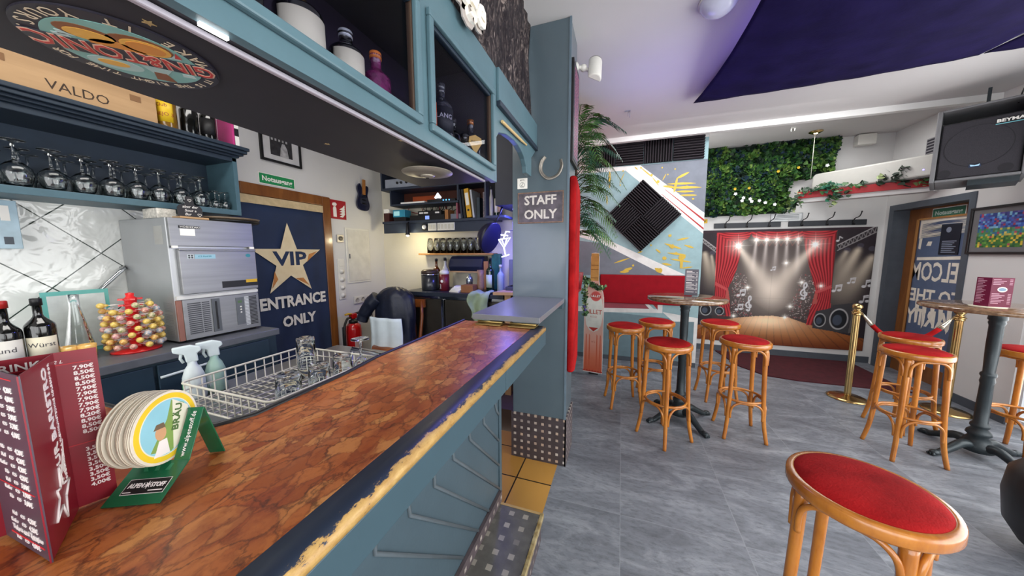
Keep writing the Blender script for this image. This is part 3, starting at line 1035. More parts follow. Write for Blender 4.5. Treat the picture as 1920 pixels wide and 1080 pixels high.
bottle('rum_bottle', 'squat black bottle with white neck label near right end of cabinet', (-0.615, 1.185, bz), 0.125, 0.026, lab=BLAB, txt='BAC', txtc=WHITE, tsz=0.018, labz=(0.3, 0.62), shoulder=0.64, face=-0.8, group=G)
wb = bottle('whisky_bottle', 'broad bottle with gold shield label and copper stopper in cabinet', (-0.63, 1.275, bz), 0.215, 0.044, body=mat('smoke_glass', '#2a2c34', 0.06, coat=0.7), shoulder=0.60, cap=mat('copper_cap', '#b8733f', 0.3, 0.8), capr=0.015, face=-0.7, group=G)
lb = B(wb, True)
M = PL((0.046, 0, 0), (0, 1, 0), (0, 0, 1))
lb.prism([(0, 0.062), (-0.03, 0.11), (-0.027, 0.13), (0, 0.14), (0.027, 0.13), (0.03, 0.11)], -0.002, 0.002, mat('gold_label', '#d2aa62', 0.35, 0.3), M)
lb.text('RAUM', 0.014, BLACK, M @ Matrix.Translation((0, 0.112, 0.002)))
lb.build('shield_label')
gb = thing('goblet', 'small clear goblet standing at the back of the glazed cabinet', 'glass', (-0.70, 1.13, bz), group=G)
B(gb, True).lathe([(0.0001, 0), (0.03, 0), (0.03, 0.003), (0.005, 0.008), (0.004, 0.10), (0.02, 0.11), (0.036, 0.14), (0.034, 0.20), (0.032, 0.20), (0.034, 0.14), (0.018, 0.114), (0.0001, 0.108)], GLASS, 20).build('glass_body')

# ---------------------------------------------------------------- things fixed under the overhead cabinet
SG = thing('round_sign', 'round tin gin and tonic sign fixed under the overhead cabinet', 'sign', M=PL((-0.775, 0.318, 1.8262), (-0.62, -0.78, 0), (-0.78, 0.62, 0)))
s = B(SG, True)
R = 0.108
circ = lambda x, y, r, n=36, ry=None: [(x + r * math.cos(2 * PI * k / n), y + (ry or r) * math.sin(2 * PI * k / n)) for k in range(n)]
SBL, STQ, SRE, SOR, SYE, SCR, SBR = [mat('tin_' + n, c, 0.35) for n, c in (('black', '#2a2833'), ('teal', '#7fb3ad'), ('red', '#bb3a36'), ('orange', '#cf8a3c'), ('yellow', '#e0ae4e'), ('cream', '#d8c9ae'), ('brown', '#84522f'))]
s.prism(circ(0, 0, R, 64), -0.003, 0.0, SBL)
s.build('tin_disc')
s = B(SG, True)
D = lambda pts, m, d: s.prism([(-x, -y) for x, y in pts], 0.0, d, m)
D(circ(0, 0, 0.084, 48), STQ, 0.0006)
D(circ(-0.03, 0.045, 0.03, 24, 0.02), SBR, 0.001)
D(circ(-0.028, 0.04, 0.025, 24, 0.015), SYE, 0.0014)
D(circ(0.025, 0.043, 0.036, 24, 0.026), SBR, 0.001)
D(circ(0.03, 0.04, 0.028, 24, 0.021), SYE, 0.0014)
D(circ(0.03, 0.04, 0.022, 24, 0.016), SOR, 0.0018)
D(circ(-0.005, 0.022, 0.03, 24, 0.016), SOR, 0.0014)
D(circ(-0.03, -0.045, 0.032, 24, 0.02), mat('tin_pale', '#a9c9c6', 0.4), 0.001)
D(circ(-0.032, -0.043, 0.018, 24, 0.01), SYE, 0.0014)
D([(0.0, -0.02), (0.045, -0.02), (0.03, -0.05), (0.012, -0.05)], mat('tin_pale', '#a9c9c6', 0.4), 0.001)
D([(0.014, -0.045), (0.03, -0.045), (0.036, -0.075), (0.01, -0.075)], SBR, 0.0012)
for x, y in ((-0.055, 0.03), (-0.062, 0.02), (0.062, -0.035), (0.057, 0.028)):
    D([(x - 0.009, y - 0.006), (x + 0.009, y - 0.004), (x + 0.007, y + 0.007), (x - 0.008, y + 0.005)], mat('tin_ice', '#b9d3d1', 0.4), 0.001)
D([(-0.104, -0.022), (0.104, -0.022), (0.104, 0.018), (-0.104, 0.018)], SBL, 0.0020)
D([(0.06, 0.03), (0.068, 0.03), (0.064, 0.046)], SRE, 0.002)
s.build('picture')
s = B(SG, True)
SR2 = mat('tin_letter_cream', '#d9b9a2', 0.4)
s.text('GIN&TONIC', 0.052, SR2, Matrix.Translation((0, -0.002, 0.0021)), 0.0004, width=0.208, bold=0.002)
s.text('GIN&TONIC', 0.052, SRE, Matrix.Translation((0, -0.002, 0.0026)), 0.0004, width=0.203)


def ring_text(bm, txt, r, a0, a1, size, m, inward=False):
    n = len(txt)
    for i, ch in enumerate(txt):
        if ch == ' ':
            continue
        a = a0 + (a1 - a0) * i / (n - 1)
        M = Matrix.Translation((r * math.cos(a), r * math.sin(a), 0.0007)) @ Matrix.Rotation(a - PI / 2 if not inward else a + PI / 2, 4, 'Z')
        bm.text(ch, size, m, M, 0.0004)


ring_text(s, "MAKE IT YOURS.", 0.096, PI * 1.07, PI * 1.93, 0.024, SCR, True)
ring_text(s, "IT IS THE RIGHT TIME FOR", 0.095, PI * 0.88, PI * 0.12, 0.016, SCR)
s.build('lettering')

cy = thing('cymbal', 'grey metal cymbal hung flat under the overhead cabinet', 'cymbal', (-0.735, 1.10, 1.80))
B(cy, True).lathe([(0.0001, 0.012), (0.012, 0.012), (0.02, 0.004), (0.097, 0.016), (0.098, 0.018), (0.02, 0.008), (0.0001, 0.016)], mat('cymbal_metal', '#a09a8c', 0.45, 0.6, stretch=(1, 1, 1)), 40).build('plate')
B(cy, True).lathe([(0.0001, -0.004), (0.02, 0.0), (0.03, 0.006), (0.0001, 0.006)], mat('cymbal_metal', '#a09a8c', 0.45, 0.6), 24).build('bell')
B(cy, True).tube([(0, 0, -0.006), (0, 0, 0.03)], 0.006, BLACK, 10).build('bolt')
t = B().tube(spline([(-0.548, 1.44, 2.112), (-0.548, 1.6, 2.118), (-0.548, 1.74, 2.124), (-0.548, 1.80, 2.128), (-0.548, 1.835, 2.130)], 4), [0.007] * 9 + [0.006] * 3 + [0.0045] * 2 + [0.006] * 3, mat('hickory', '#cdb07a', 0.5), 10)
tag(t.build('drumstick'), 'pale wooden drumstick fixed on the teal arch board', 'drumstick')

# crushed velvet drape above the cabinet, with the white script sign
r3 = random.Random(5)


def drape(u, v):
    y = -0.8 + 2.86 * u
    z = 2.333 + (2.925 - 2.333) * v
    x = -0.575 + 0.014 * math.sin(y * 23 + 2 * math.sin(y * 5)) * (1.1 - v) + 0.006 * math.sin(y * 61 + z * 9)
    if u > 0.92:
        x -= 0.02 * (u - 0.92) / 0.08
        y -= 0.03 * math.sin(v * PI) * (u - 0.92) / 0.08
    return (x, y, z)


o = B().surf(drape, 120, 16, crushed_velvet('crushed_velvet')).build('velvet_drape', thick=0.003)
tag(o, 'dark crushed velvet drape hung above the overhead cabinet', 'drape')
ns = thing('script_sign', 'white neon style script sign on the crushed velvet drape', 'sign', M=PL((-0.535, 1.02, 2.44), (0, 1, 0), (0, 0, 1)))
NE = mat('neon_tube_white', '#f4f1e8', 0.4, var=0.01, emit=('#fff6e6', 0.15))
ACR = mat('clear_acrylic', '#b5aca6', 0.15, var=0.02)
for txt, x, y, sz in (('Your', -0.02, 0.075, 0.16), ('Stage', 0.0, -0.06, 0.15)):
    B(ns, True).text(txt, sz, NE, Matrix.Translation((x, y, 0.01)), 0.012, shear=0.25, bold=0.0045).build('lettering')
    B(ns, True).text(txt, sz, ACR, Matrix.Translation((x, y, -0.002)), 0.006, shear=0.25, bold=0.016).build('backing')

# ---------------------------------------------------------------- on the pillar
hs = thing('horseshoe', 'old iron horseshoe nailed to the pillar above the staff sign', 'horseshoe', M=PL((-0.455, 2.075, 2.05), (0.97, 0, -0.25), (0.25, 0, 0.97)))
hp = spline([(-0.052, 0.062, 0), (-0.068, 0.02, 0), (-0.055, -0.035, 0), (0, -0.066, 0), (0.055, -0.035, 0), (0.068, 0.02, 0), (0.052, 0.062, 0)], 6)
B(hs, True).tube(hp, [0.013] * 4 + [0.015] * 29 + [0.013] * 4, mat('old_iron', '#9b948a', 0.5, 0.5, var=0.25, vs=40), 8, flat=0.4).build('shoe')
B(hs, True).tube([(p[0] * 1.02, p[1] * 1.02, 0.0068) for p in hp[3:-3]], 0.002, mat('groove_dark', '#3d3936', 0.6), 6).build('groove')
s = tag(B().box(-0.682, -0.612, 2.073, 2.0795, 1.93, 2.0, WHITE).build('notice', bevel=0.002), 'small white square notice beside the horseshoe on the pillar', 'notice')
W[s.name] = Matrix()
bb = B(s)
T = XW(2.073)
bb.prism([(-0.647 + 0.018 * math.cos(a), 1.955 + 0.018 * math.sin(a)) for a in [k * PI / 8 for k in range(16)]], 0, 0.0005, mat('notice_grey', '#8f9490', 0.6), T)
bb.prism([(-0.647 + 0.015 * math.cos(a), 1.955 + 0.015 * math.sin(a)) for a in [k * PI / 8 for k in range(16)]], 0, 0.0008, WHITE, T)
bb.tube([(-0.656, 2.0718, 1.945), (-0.64, 2.0718, 1.967)], 0.0012, BLACK, 6).tube([(-0.655, 2.0718, 1.95), (-0.638, 2.0718, 1.945)], 0.0012, BLACK, 6)
bb.text('BITTE', 0.012, BLACK, T @ Matrix.Translation((-0.647, 1.986, 0)))
bb.build('print')
ss = thing('staff_sign', 'rusty dark tin sign reading staff only on the pillar', 'sign', (-0.522, 2.077, 1.80))
RUST = mat('rusty_tin', '#4a444c', 0.5, var=0.3, vs=18, col2='#5d5560')
B(ss).box(-0.68, -0.367, 2.073, 2.0795, 1.70, 1.905, mat('rust_edge', '#7b6050', 0.7, var=0.35, vs=50)).build('tin_plate', bevel=0.006)
sf = B(ss).box(-0.673, -0.374, 2.0722, 2.0732, 1.708, 1.897, RUST).build('painted_field')
lt = B(sf)
for txt, z in (('STAFF', 1.848), ('ONLY', 1.755)):
    lt.text(txt, 0.082, mat('aged_white', '#c9c2bd', 0.6, var=0.15, vs=60), XW(2.0722) @ Matrix.Translation((-0.523, z, 0)), 0.0008, bold=0.0022)
lt.build('lettering')
cb = thing('menu_board', 'framed dark wall menu board with pink writing on pillar side', 'menu board', (-0.33, 2.23, 2.4))
B(cb).box(-0.337, -0.318, 2.10, 2.345, 2.09, 2.71, BLACK).build('frame', bevel=0.003)
t = B(cb)
t.box(-0.318, -0.3165, 2.12, 2.325, 2.11, 2.69, mat('slate_board', '#3d3a4a', 0.5))
pk = mat('pink_chalk', '#b26a86', 0.7)
for k in range(26):
    z = 2.67 - 0.021 * k
    a = 2.135 + r3.uniform(0, 0.02)
    while a < 2.30:
        c = a + r3.uniform(0.012, 0.04)
        t.box(-0.3166, -0.3158, a, min(c, 2.315), z - 0.005, z + 0.003, pk)
        a = c + 0.008
t.build('written_board')
# red upholstered pad on the pillar's side
pad = [(2.10, 0.68), (2.20, 0.655), (2.345, 0.72), (2.345, 1.90), (2.31, 1.95), (2.15, 2.0), (2.10, 2.0)]
o = B().prism(pad, 0, 0.045, RED, PL((-0.337, 0, 0), (0, 1, 0), (0, 0, 1))).build('upholstered_pad', bevel=0.018, seg=4)
tag(o, 'tall red upholstered pad on the side of the pillar', 'wall pad')
sp = thing('small_speaker', 'small white bracket speaker mounted high behind the pillar', 'speaker', M=PL((-0.22, 2.36, 2.74), (0.80, 0.56, -0.2), (0.0, 0.34, 0.94)))
pr = [(0.062 * math.cos(a), 0.05 * math.sin(a)) for a in [k * PI / 10 for k in range(20)]]
B(sp, True).prism(arc(0, 0, 0.05, PI, 2 * PI, 12), -0.075, 0.075, OFFW, PL((0, 0, 0), (1, 0, 0), (0, 0, -1)), True).build('case', bevel=0.008)
B(sp, True).prism(arc(0, -0.004, 0.045, PI, 2 * PI, 12), -0.0775, -0.075, mat('grille_grey', '#8c8a88', 0.6), PL((0, 0, 0), (1, 0, 0), (0, 0, -1)) @ Matrix.Diagonal((1, 1, -1, 1))).build('grille')
B(sp).tube([(-0.336, 2.31, 2.76), (-0.29, 2.335, 2.76), (-0.25, 2.36, 2.745)], 0.012, OFFW, 10).ell((-0.29, 2.335, 2.76), 0.024, OFFW).lathe([(0.03, 0), (0.03, 0.01), (0.012, 0.02)], OFFW, 16, PL((-0.337, 2.31, 2.76), (0, 1, 0), (0, 0, 1))).build('bracket')
# ---------------------------------------------------------------- glass shelf on the left wall
SH = thing('glass_shelf', 'dark blue wall shelf with moulded cornice holding upturned glasses', 'shelf', (-2.65, 0.5, 1.77))
SHB = mat('shelf_blue', '#2c3a49', 0.45)
SHT = mat('shelf_teal', '#44606b', 0.45)
B(SH).box(-2.8, -2.5, -0.4, 1.48, 1.765, 1.80, SHT).build('shelf_board', bevel=0.002)
B(SH).box(-2.8, -2.785, -0.4, 1.48, 1.80, 2.15, SHB).build('back_board')
B(SH).box(-2.785, -2.5, 1.455, 1.48, 1.80, 2.15, SHT).build('end_panel')
co = B(SH)
for i, (d, z0, z1) in enumerate(((0.0, 2.12, 2.15), (0.012, 2.15, 2.165), (0.03, 2.165, 2.18), (0.045, 2.18, 2.20), (0.055, 2.20, 2.222))):
    co.box(-2.8, -2.5 + d, -0.4, 1.48 + d, z0, z1, NAVY)
co.build('cornice', bevel=0.004)

gl = thing('wine_goblet', 'x', 'glass', (0, 0, 0))
gprof = [(0.030, 0.0), (0.036, 0.02), (0.042, 0.05), (0.040, 0.075), (0.022, 0.096), (0.007, 0.105), (0.0045, 0.115), (0.0045, 0.172), (0.012, 0.179), (0.034, 0.183), (0.034, 0.185), (0.0001, 0.187)]
gin_ = [(0.0001, 0.100), (0.020, 0.094), (0.0385, 0.074), (0.0405, 0.05), (0.0345, 0.02), (0.0285, 0.0)]
CUT = pane_mat('thin_glass', '#eef4f4', 1.0)
B(gl, True).lathe(gin_ + gprof, GLASS, 20).build('bowl')
first = [True]


def goblet(loc, label, s=1.0):
    if first[0]:
        first[0] = False
        gl.location = loc
        gl['label'] = label
        gl['group'] = 'upturned glasses on the shelf'
        gl.scale = (s, s, s)
        return
    dup(gl, loc, 0, label, 'upturned glasses on the shelf', (s, s, s))


r4 = random.Random(11)
for i in range(9):
    goblet((-2.552 + r4.uniform(-0.008, 0.008), 0.545 + 0.093 * i, 1.801), f'upturned wine goblet, {ORD[i]} from the left in the front row on the glass shelf', 1.0 if i != 1 else 1.1)
for i in range(9):
    goblet((-2.645 + r4.uniform(-0.008, 0.008), 0.59 + 0.092 * i + r4.uniform(-0.01, 0.01), 1.801), f'upturned wine goblet, {ORD[i]} from the left in the middle row on the glass shelf', 1.0)
for i in range(8):
    goblet((-2.735, 0.62 + 0.1 * i + r4.uniform(-0.01, 0.01), 1.801), f'upturned wine goblet, {ORD[i]} from the left in the back row on the glass shelf', 0.97)
for i in range(4):
    goblet((-2.56 - 0.06 * (i % 2), 1.368 + 0.056 * (i // 2), 1.801), f'small upturned sherry glass, {["left front", "left rear", "right front", "right rear"][i]} of the four at the right end of the shelf', 0.62)

# on top of the shelf
WDB = wood('crate_wood', '#a5825a', '#bf9b70', (1, 0.12, 1), 9, 0.6, 0.0)
cr = thing('wooden_crate', 'pale wooden wine crate with black lettering on top of shelf', 'crate', (-2.62, 0.72, 2.222))
B(cr).box(-2.50, -2.488, 0.30, 1.10, 2.223, 2.37, WDB).box(-2.76, -2.50, 0.30, 0.312, 2.223, 2.37, WDB).box(-2.76, -2.50, 1.088, 1.10, 2.223, 2.37, WDB).box(-2.76, -2.50, 0.312, 1.088, 2.223, 2.233, WDB).box(-2.772, -2.76, 0.30, 1.10, 2.223, 2.37, WDB).build('box', bevel=0.002)
B(cr).text('VALDO', 0.06, mat('burnt_print', '#3a2a1e', 0.7), LW(-2.488) @ Matrix.Translation((0.83, 2.272, 0)), width=0.19).build('lettering')
for y in (0.62, 1.02):
    B(cr).box(-2.489, -2.4865, y - 0.02, y + 0.02, 2.315, 2.345, mat('stamp_brown', '#7d5a3a', 0.7)).build('stamp')
G = 'bottles on top of the glass shelf'
bottle('rum_bottle', 'rum bottle with bright yellow label beside the wooden crate', (-2.52, 1.155, 2.223), 0.27, 0.042, body=mat('rum_glass', '#7d5a1e', 0.08, coat=0.6), lab=mat('yellow_label', '#d9b421', 0.5), txt='Club|ANEJO 3', txtc=mat('label_red', '#8e1f1f', 0.5), tsz=0.026, labz=(0.12, 0.66), shoulder=0.66, face=-0.9, group=G)
bottle('liqueur_bottle', 'dark glossy bottle right of the yellow labelled rum bottle', (-2.53, 1.26, 2.223), 0.28, 0.042, shoulder=0.5, face=-0.8, group=G)
bottle('liqueur_bottle', 'black bottle with thin white upright lettering on shelf top', (-2.53, 1.355, 2.223), 0.26, 0.04, lab=mat('black_label', '#1b1a1c', 0.5), shoulder=0.55, face=-0.8, group=G)
bottle('liqueur_bottle', 'dark bottle with yellow neck lying behind the wooden crate top', (-2.66, 0.86, 2.234), 0.25, 0.042, lab=mat('yellow_label', '#d9b421', 0.5), labz=(0.5, 0.72), shoulder=0.74, face=-0.8, group=G)
bottle('liqueur_bottle', 'dark bottle standing upright inside the left of the crate', (-2.66, 0.55, 2.234), 0.27, 0.04, shoulder=0.6, group=G)
bk = thing('book', 'pink and black paperback upright at the end of shelf top', 'book', (-2.56, 1.50, 2.222))
B(bk).box(-2.66, -2.51, 1.475, 1.488, 2.223, 2.42, mat('book_pink', '#c23a80', 0.5)).box(-2.66, -2.51, 1.4885, 1.515, 2.223, 2.42, mat('book_black', '#1e1c20', 0.5)).build('cover')
B(bk).box(-2.5098, -2.5088, 1.4895, 1.514, 2.24, 2.30, WHITE).box(-2.5098, -2.5088, 1.4895, 1.514, 2.35, 2.39, WHITE).build('spine_print')

# ---------------------------------------------------------------- back counter with cabinets
bc = thing('back_counter', 'dark blue back bar cabinet run with a grey worktop', 'counter', (-2.5, 0.5, 0.17))
CBL = mat('cabinet_blue', '#2c3f4d', 0.42, var=0.08)
B(bc).box(-2.8, -2.185, -0.6, 1.455, 0.958, 1.0, mat('worktop_grey', '#606369', 0.3, var=0.08, vs=20)).build('worktop', bevel=0.004)
B(bc).box(-2.795, -2.22, -0.6, 1.45, 0.17, 0.958, CBL).build('carcass')
for y0, y1 in ((-0.35, 0.24), (0.255, 0.845), (0.86, 1.395)):
    o = B(bc).box(-2.22, -2.205, y0, y1, 0.74, 0.94, CBL).build('drawer', bevel=0.003)
    o = B(bc).box(-2.22, -2.205, y0, y1, 0.25, 0.725, CBL).build('cabinet_door', bevel=0.003)
B(bc).tube([(-2.19, 0.86, 0.878), (-2.185, 0.875, 0.88), (-2.185, 1.08, 0.89), (-2.19, 1.09, 0.89)], 0.007, mat('rail_white', '#c9d3d6', 0.3), 8).build('towel_rail')

# ---------------------------------------------------------------- ice machine and what stands on it
im = thing('ice_machine', 'brushed steel ice maker standing on the back counter', 'ice machine', (-2.55, 1.22, 1.0))
SD = mat('machine_shadow_gap', '#3a3c40', 0.5)
ST2 = mat('machine_steel', '#8f9091', 0.42, 0.8, var=0.12, vs=5, stretch=(1, 0.3, 8))
STS = mat('machine_side', '#b4b6b8', 0.42, 0.75, var=0.06, vs=3)
x0 = -2.785
B(im).box(x0, -2.325, 1.005, 1.425, 1.012, 1.70, STS).build('case', bevel=0.004)
tf = B(im).box(-2.325, -2.308, 1.01, 1.42, 1.545, 1.70, ST2).build('top_front', bevel=0.003)
bdoor = B(im).box(-2.325, -2.300, 1.035, 1.42, 1.275, 1.532, ST2).box(-2.300, -2.292, 1.035, 1.42, 1.519, 1.532, ST2).build('bin_door', bevel=0.004)
B(im).box(-2.325, -2.309, 1.01, 1.42, 1.25, 1.268, mat('door_seal', '#d7d6d0', 0.5)).build('seal_strip')
lf = B(im).box(-2.325, -2.309, 1.03, 1.42, 1.015, 1.245, ST2).box(-2.325, -2.312, 1.006, 1.03, 1.015, 1.245, mat('side_rust', '#8c5f52', 0.6)).build('lower_front', bevel=0.002)
v = B(lf)
for k in range(16):
    z = 1.045 + 0.0115 * k
    v.box(-2.3095, -2.3075, 1.05, 1.11, z, z + 0.006, SD).box(-2.3095, -2.3075, 1.115, 1.15, z, z + 0.006, SD)
v.build('vent_grille')
v = B(lf)
for k in range(20):
    z = 1.04 + 0.0095 * k
    v.box(-2.3095, -2.3075, 1.335, 1.358, z, z + 0.005, mat('vent_pale', '#cfd2d2', 0.5)).box(-2.3095, -2.3075, 1.362, 1.405, z, z + 0.005, BLACK)
v.build('vent_grille')
B(lf).box(-2.3095, -2.304, 1.16, 1.20, 1.035, 1.235, mat('vent_knob_grey', '#565a5e', 0.5)).box(-2.304, -2.301, 1.176, 1.184, 1.05, 1.22, BLACK).build('slide_knob')
cp = B(lf)
cp.box(-2.3095, -2.306, 1.285, 1.33, 1.05, 1.225, mat('panel_grey', '#5e6266', 0.5)).box(-2.3062, -2.3052, 1.295, 1.318, 1.19, 1.205, mat('display_green', '#4d6b45', 0.4))
for k in range(3):
    cp.lathe([(0.005, 0), (0.005, 0.002), (0.0001, 0.0025)], OFFW, 12, PL((-2.306, 1.31, 1.165 - 0.018 * k), (0, 1, 0), (0, 0, 1)))
cp.build('control_panel')
bd = B(tf)
bd.box(-2.3082, -2.307, 1.05, 1.145, 1.645, 1.66, BLACK).text('HOSHIZAKI', 0.014, WHITE, LW(-2.307) @ Matrix.Translation((1.1, 1.6525, 0)), width=0.085)
bd.box(-2.3082, -2.307, 1.055, 1.12, 1.605, 1.643, WHITE)
bd.build('name_plate')
bd = B(bdoor)
bd.box(-2.3002, -2.299, 1.07, 1.10, 1.475, 1.50, mat('plate_pale', '#b6bfc0', 0.4)).box(-2.3002, -2.299, 1.103, 1.2, 1.475, 1.50, mat('plate_blue', '#8fb7c6', 0.4))
for k in range(4):
    bd.lathe([(0.0045, 0), (0.0045, 0.001)], SD, 10, PL((-2.299, 1.078 + 0.013 * (k % 2), 1.482 + 0.011 * (k // 2)), (0, 1, 0), (0, 0, 1)))
bd.text('ICE MAKER', 0.013, mat('print_teal', '#2f7f8c', 0.5), LW(-2.299) @ Matrix.Translation((1.15, 1.488, 0)))
bd.build('model_sticker')
bd = B(bdoor)
bd.prism([(1.375 + 0.014 * math.cos(k * PI / 8), 1.492 + 0.011 * math.sin(k * PI / 8)) for k in range(16)], 0.0, 0.001, mat('print_teal', '#2f7f8c', 0.5), LW(-2.3))
bd.build('round_sticker')
bd = B(bdoor)
bd.box(-2.3002, -2.299, 1.22, 1.42, 1.295, 1.335, BLACK).box(-2.3, -2.2988, 1.35, 1.415, 1.318, 1.338, mat('warn_yellow', '#c99f22', 0.5))
bd.build('warning_sticker')
B(im).box(-2.44, -2.36, 1.0045, 1.0052, 1.555, 1.655, mat('label_grey', '#9c9c98', 0.6)).build('rating_label')
for y in (1.012, 1.39):
    B(im).box(-2.308, -2.295, y, y + 0.022, 1.535, 1.548, WHITE).build('door_clip')
sd = B(im)
for q in range(3):
    for k in range(9):
        z = 1.05 + q * 0.065 + k * 0.006
        sd.box(-2.43, -2.35, 1.0042, 1.0052, z, z + 0.0025, mat('slot_grey', '#8f9294', 0.5))
sd.build('side_slots')
for x in (-2.75, -2.36):
    for y in (1.03, 1.40):
        B(im).lathe([(0.018, 0), (0.018, 0.012)], BLACK, 12, Matrix.Translation((x, y, 1.0))).build('foot')
tb = thing('tissue_box', 'small white speckled box on top of the ice machine', 'box', (-2.5, 0.99, 1.701))
B(tb).box(-2.56, -2.42, 1.02, 1.10, 1.7015, 1.755, mat('speckled_card', '#bdb9b0', 0.6, var=0.35, vs=70)).build('carton', bevel=0.002)
ck = thing('chalk_sign', 'small black chalk board sign on a wooden foot on the ice machine', 'sign', (-2.36, 1.12, 1.701))
B(ck).box(-2.40, -2.32, 1.07, 1.20, 1.7015, 1.713, WDB).build('wooden_foot', bevel=0.002)
hb = [(1.08, 1.713), (1.19, 1.713), (1.19, 1.765), (1.18, 1.78), (1.155, 1.785), (1.15, 1.83), (1.12, 1.83), (1.115, 1.785), (1.09, 1.78), (1.08, 1.765)]
B(ck).prism(hb, 0, 0.008, mat('slate_black', '#262528', 0.6), LW(-2.365)).build('slate')
t = B(ck)
for s, z in (('aber der', 1.771), ('Sour a', 1.75), ('Bar', 1.729)):
    t.text(s, 0.02, WHITE, LW(-2.357) @ Matrix.Translation((1.135 - (0.012 if s == 'Bar' else 0), z, 0)), shear=0.2)
heart = lambda cx, cz, r: [(cx + r * 0.0625 * 16 * math.sin(a) ** 3, cz + r * 0.0625 * (13 * math.cos(a) - 5 * math.cos(2 * a) - 2 * math.cos(3 * a) - math.cos(4 * a))) for a in [k * 2 * PI / 24 for k in range(24)]]
t.tube([(-2.3565, y, z) for y, z in heart(1.175, 1.729, 0.009)], 0.0009, WHITE, 5, closed=True).tube([(-2.3565, y, z) for y, z in heart(1.135, 1.808, 0.008)], 0.0009, WHITE, 5, closed=True)
t.build('chalk_writing')
for i, (m, nm) in enumerate(((BLACK, 'lower black serving tray on the ice machine under the shelf'), (mat('tray_brown', '#6a5a4a', 0.5), 'upper brown rimmed serving tray on the ice machine under the shelf'))):
    o = B().lathe([(0.0001, 0.0), (0.15, 0.0), (0.165, 0.014), (0.168, 0.014), (0.155, -0.003 + 0.003), (0.15, 0.003), (0.0001, 0.003)], m, 40, Matrix.Translation((-2.46, 1.37, 1.7015 + 0.016 * i))).build('serving_tray')
    tag(o, nm, 'tray', 'trays on the ice machine')

# ---------------------------------------------------------------- lollipop stand
LX, LY = -2.40, 0.87
ls = thing('lollipop_stand', 'red plastic lollipop display tree on the back counter', 'stand', (LX, LY, 1.001))
REDP = mat('red_plastic', '#d0201f', 0.35, coat=0.2)
B(ls, True).lathe([(0.0001, 0), (0.09, 0), (0.09, 0.008), (0.03, 0.016), (0.022, 0.02), (0.022, 0.275), (0.014, 0.285), (0.016, 0.30), (0.0001, 0.305)], REDP, 20).build('column')
for k in range(9):
    z = 0.03 + 0.03 * k
    pr = []
    for j in range(16):
        a = 2 * PI * j / 16
        r = 0.045 if j % 2 == 0 else 0.034
        pr.append((r * math.cos(a), r * math.sin(a)))
    B(ls, True).prism(pr, z - 0.003, z + 0.005, REDP).build('tier_disc')
cols = [('yellow', '#e0b73a'), ('orange', '#d9772b'), ('pink', '#d85a86'), ('blue', '#4b9cc4'), ('green', '#7aa63c'), ('red', '#c4302e')]
protos = {}
r5 = random.Random(21)
for k in range(8):
    z = 1.001 + 0.036 + 0.03 * k
    for j in range(11):
        if (k == 7 and j in (1, 2, 4, 5, 6, 8, 9)) or (k == 6 and j in (2, 5, 8)):
            continue
        cn, cc = cols[r5.choice([0, 0, 0, 1, 1, 2, 3, 4, 5, 5])]
        a = 2 * PI * j / 11 + 0.12 + 0.25 * (k % 2)
        label = f'{cn} lollipop, {ORD[j]} round from the bar side on the {ORD[k]} tier up'
        loc = (LX + 0.026 * math.cos(a), LY + 0.026 * math.sin(a), z)
        if cn not in protos:
            t = thing('lollipop', label, 'lollipop', loc, a, 'lollipops on the red stand')
            m2 = mat('candy_' + cn, cc, 0.3, var=0.3, vs=110, coat=0.4, col2='#efd27a' if cn in ('yellow', 'orange') else '#e7c9b0')
            B(t, True).tube([(0, 0, 0), (0.062, 0, 0)], 0.002, WHITE, 6).build('stick')
            B(t, True).ell((0.070, 0, 0), (0.0155, 0.0145, 0.0145), m2, 12).tube([(0.058, 0, 0), (0.046, 0, 0)], [0.008, 0.004], m2, 8).build('candy')
            protos[cn] = t
        else:
            dup(protos[cn], loc, a, label, 'lollipops on the red stand')

# ---------------------------------------------------------------- bottles left on the back counter
WHL = mat('wine_label_white', '#d4d0c8', 0.6)
bottle('wine_bottle', 'red capped wine bottle with white label at the left picture edge', (-2.42, 0.515, 1.001), 0.31, 0.039, lab=WHL, txt='und', txtc=mat('print_grey', '#4c4a4c', 0.6), tsz=0.03, cap=mat('red_capsule', '#a3231f', 0.35), capr=0.0165, labz=(0.12, 0.47), shoulder=0.56, face=-0.3, group='wine bottles on the back counter')
bottle('wine_bottle', 'black capped wine bottle with cream label near the lollipop stand', (-2.42, 0.598, 1.001), 0.31, 0.042, lab=CREAM, txt='Würst', txtc=mat('print_grey', '#4c4a4c', 0.6), tsz=0.028, capr=0.0165, labz=(0.16, 0.46), shoulder=0.60, face=-0.3, group='wine bottles on the back counter')
ca = thing('carafe', 'clear conical glass carafe beside the lollipop stand', 'carafe', (-2.48, 0.715, 1.001))
B(ca, True).lathe([(0.0001, 0.004), (0.045, 0.004), (0.047, 0.03), (0.016, 0.25), (0.014, 0.30), (0.016, 0.31), (0.018, 0.31), (0.0165, 0.25), (0.05, 0.03), (0.048, 0.0), (0.0001, 0.0)], GLASS, 24).build('glass_body')
for i, (y, nm) in enumerate(((0.65, 'small glass with orange contents beside the cream label wine bottle'), (0.70, 'small orange tumbler in front of the glass carafe'))):
    g = thing('tealight_glass', nm, 'glass', (-2.42 + 0.02 * i, y + 0.01, 1.001), group='orange glasses on the back counter')
    B(g, True).lathe([(0.0001, 0), (0.026, 0), (0.03, 0.075), (0.028, 0.075), (0.024, 0.004), (0.0001, 0.004)], mat('amber_glass', '#e2b66a', 0.15, var=0.3, vs=30), 18).build('cup')
tl = thing('teal_menu_holder', 'teal framed card standing behind the carafe', 'card', (-2.6, 0.76, 1.001))
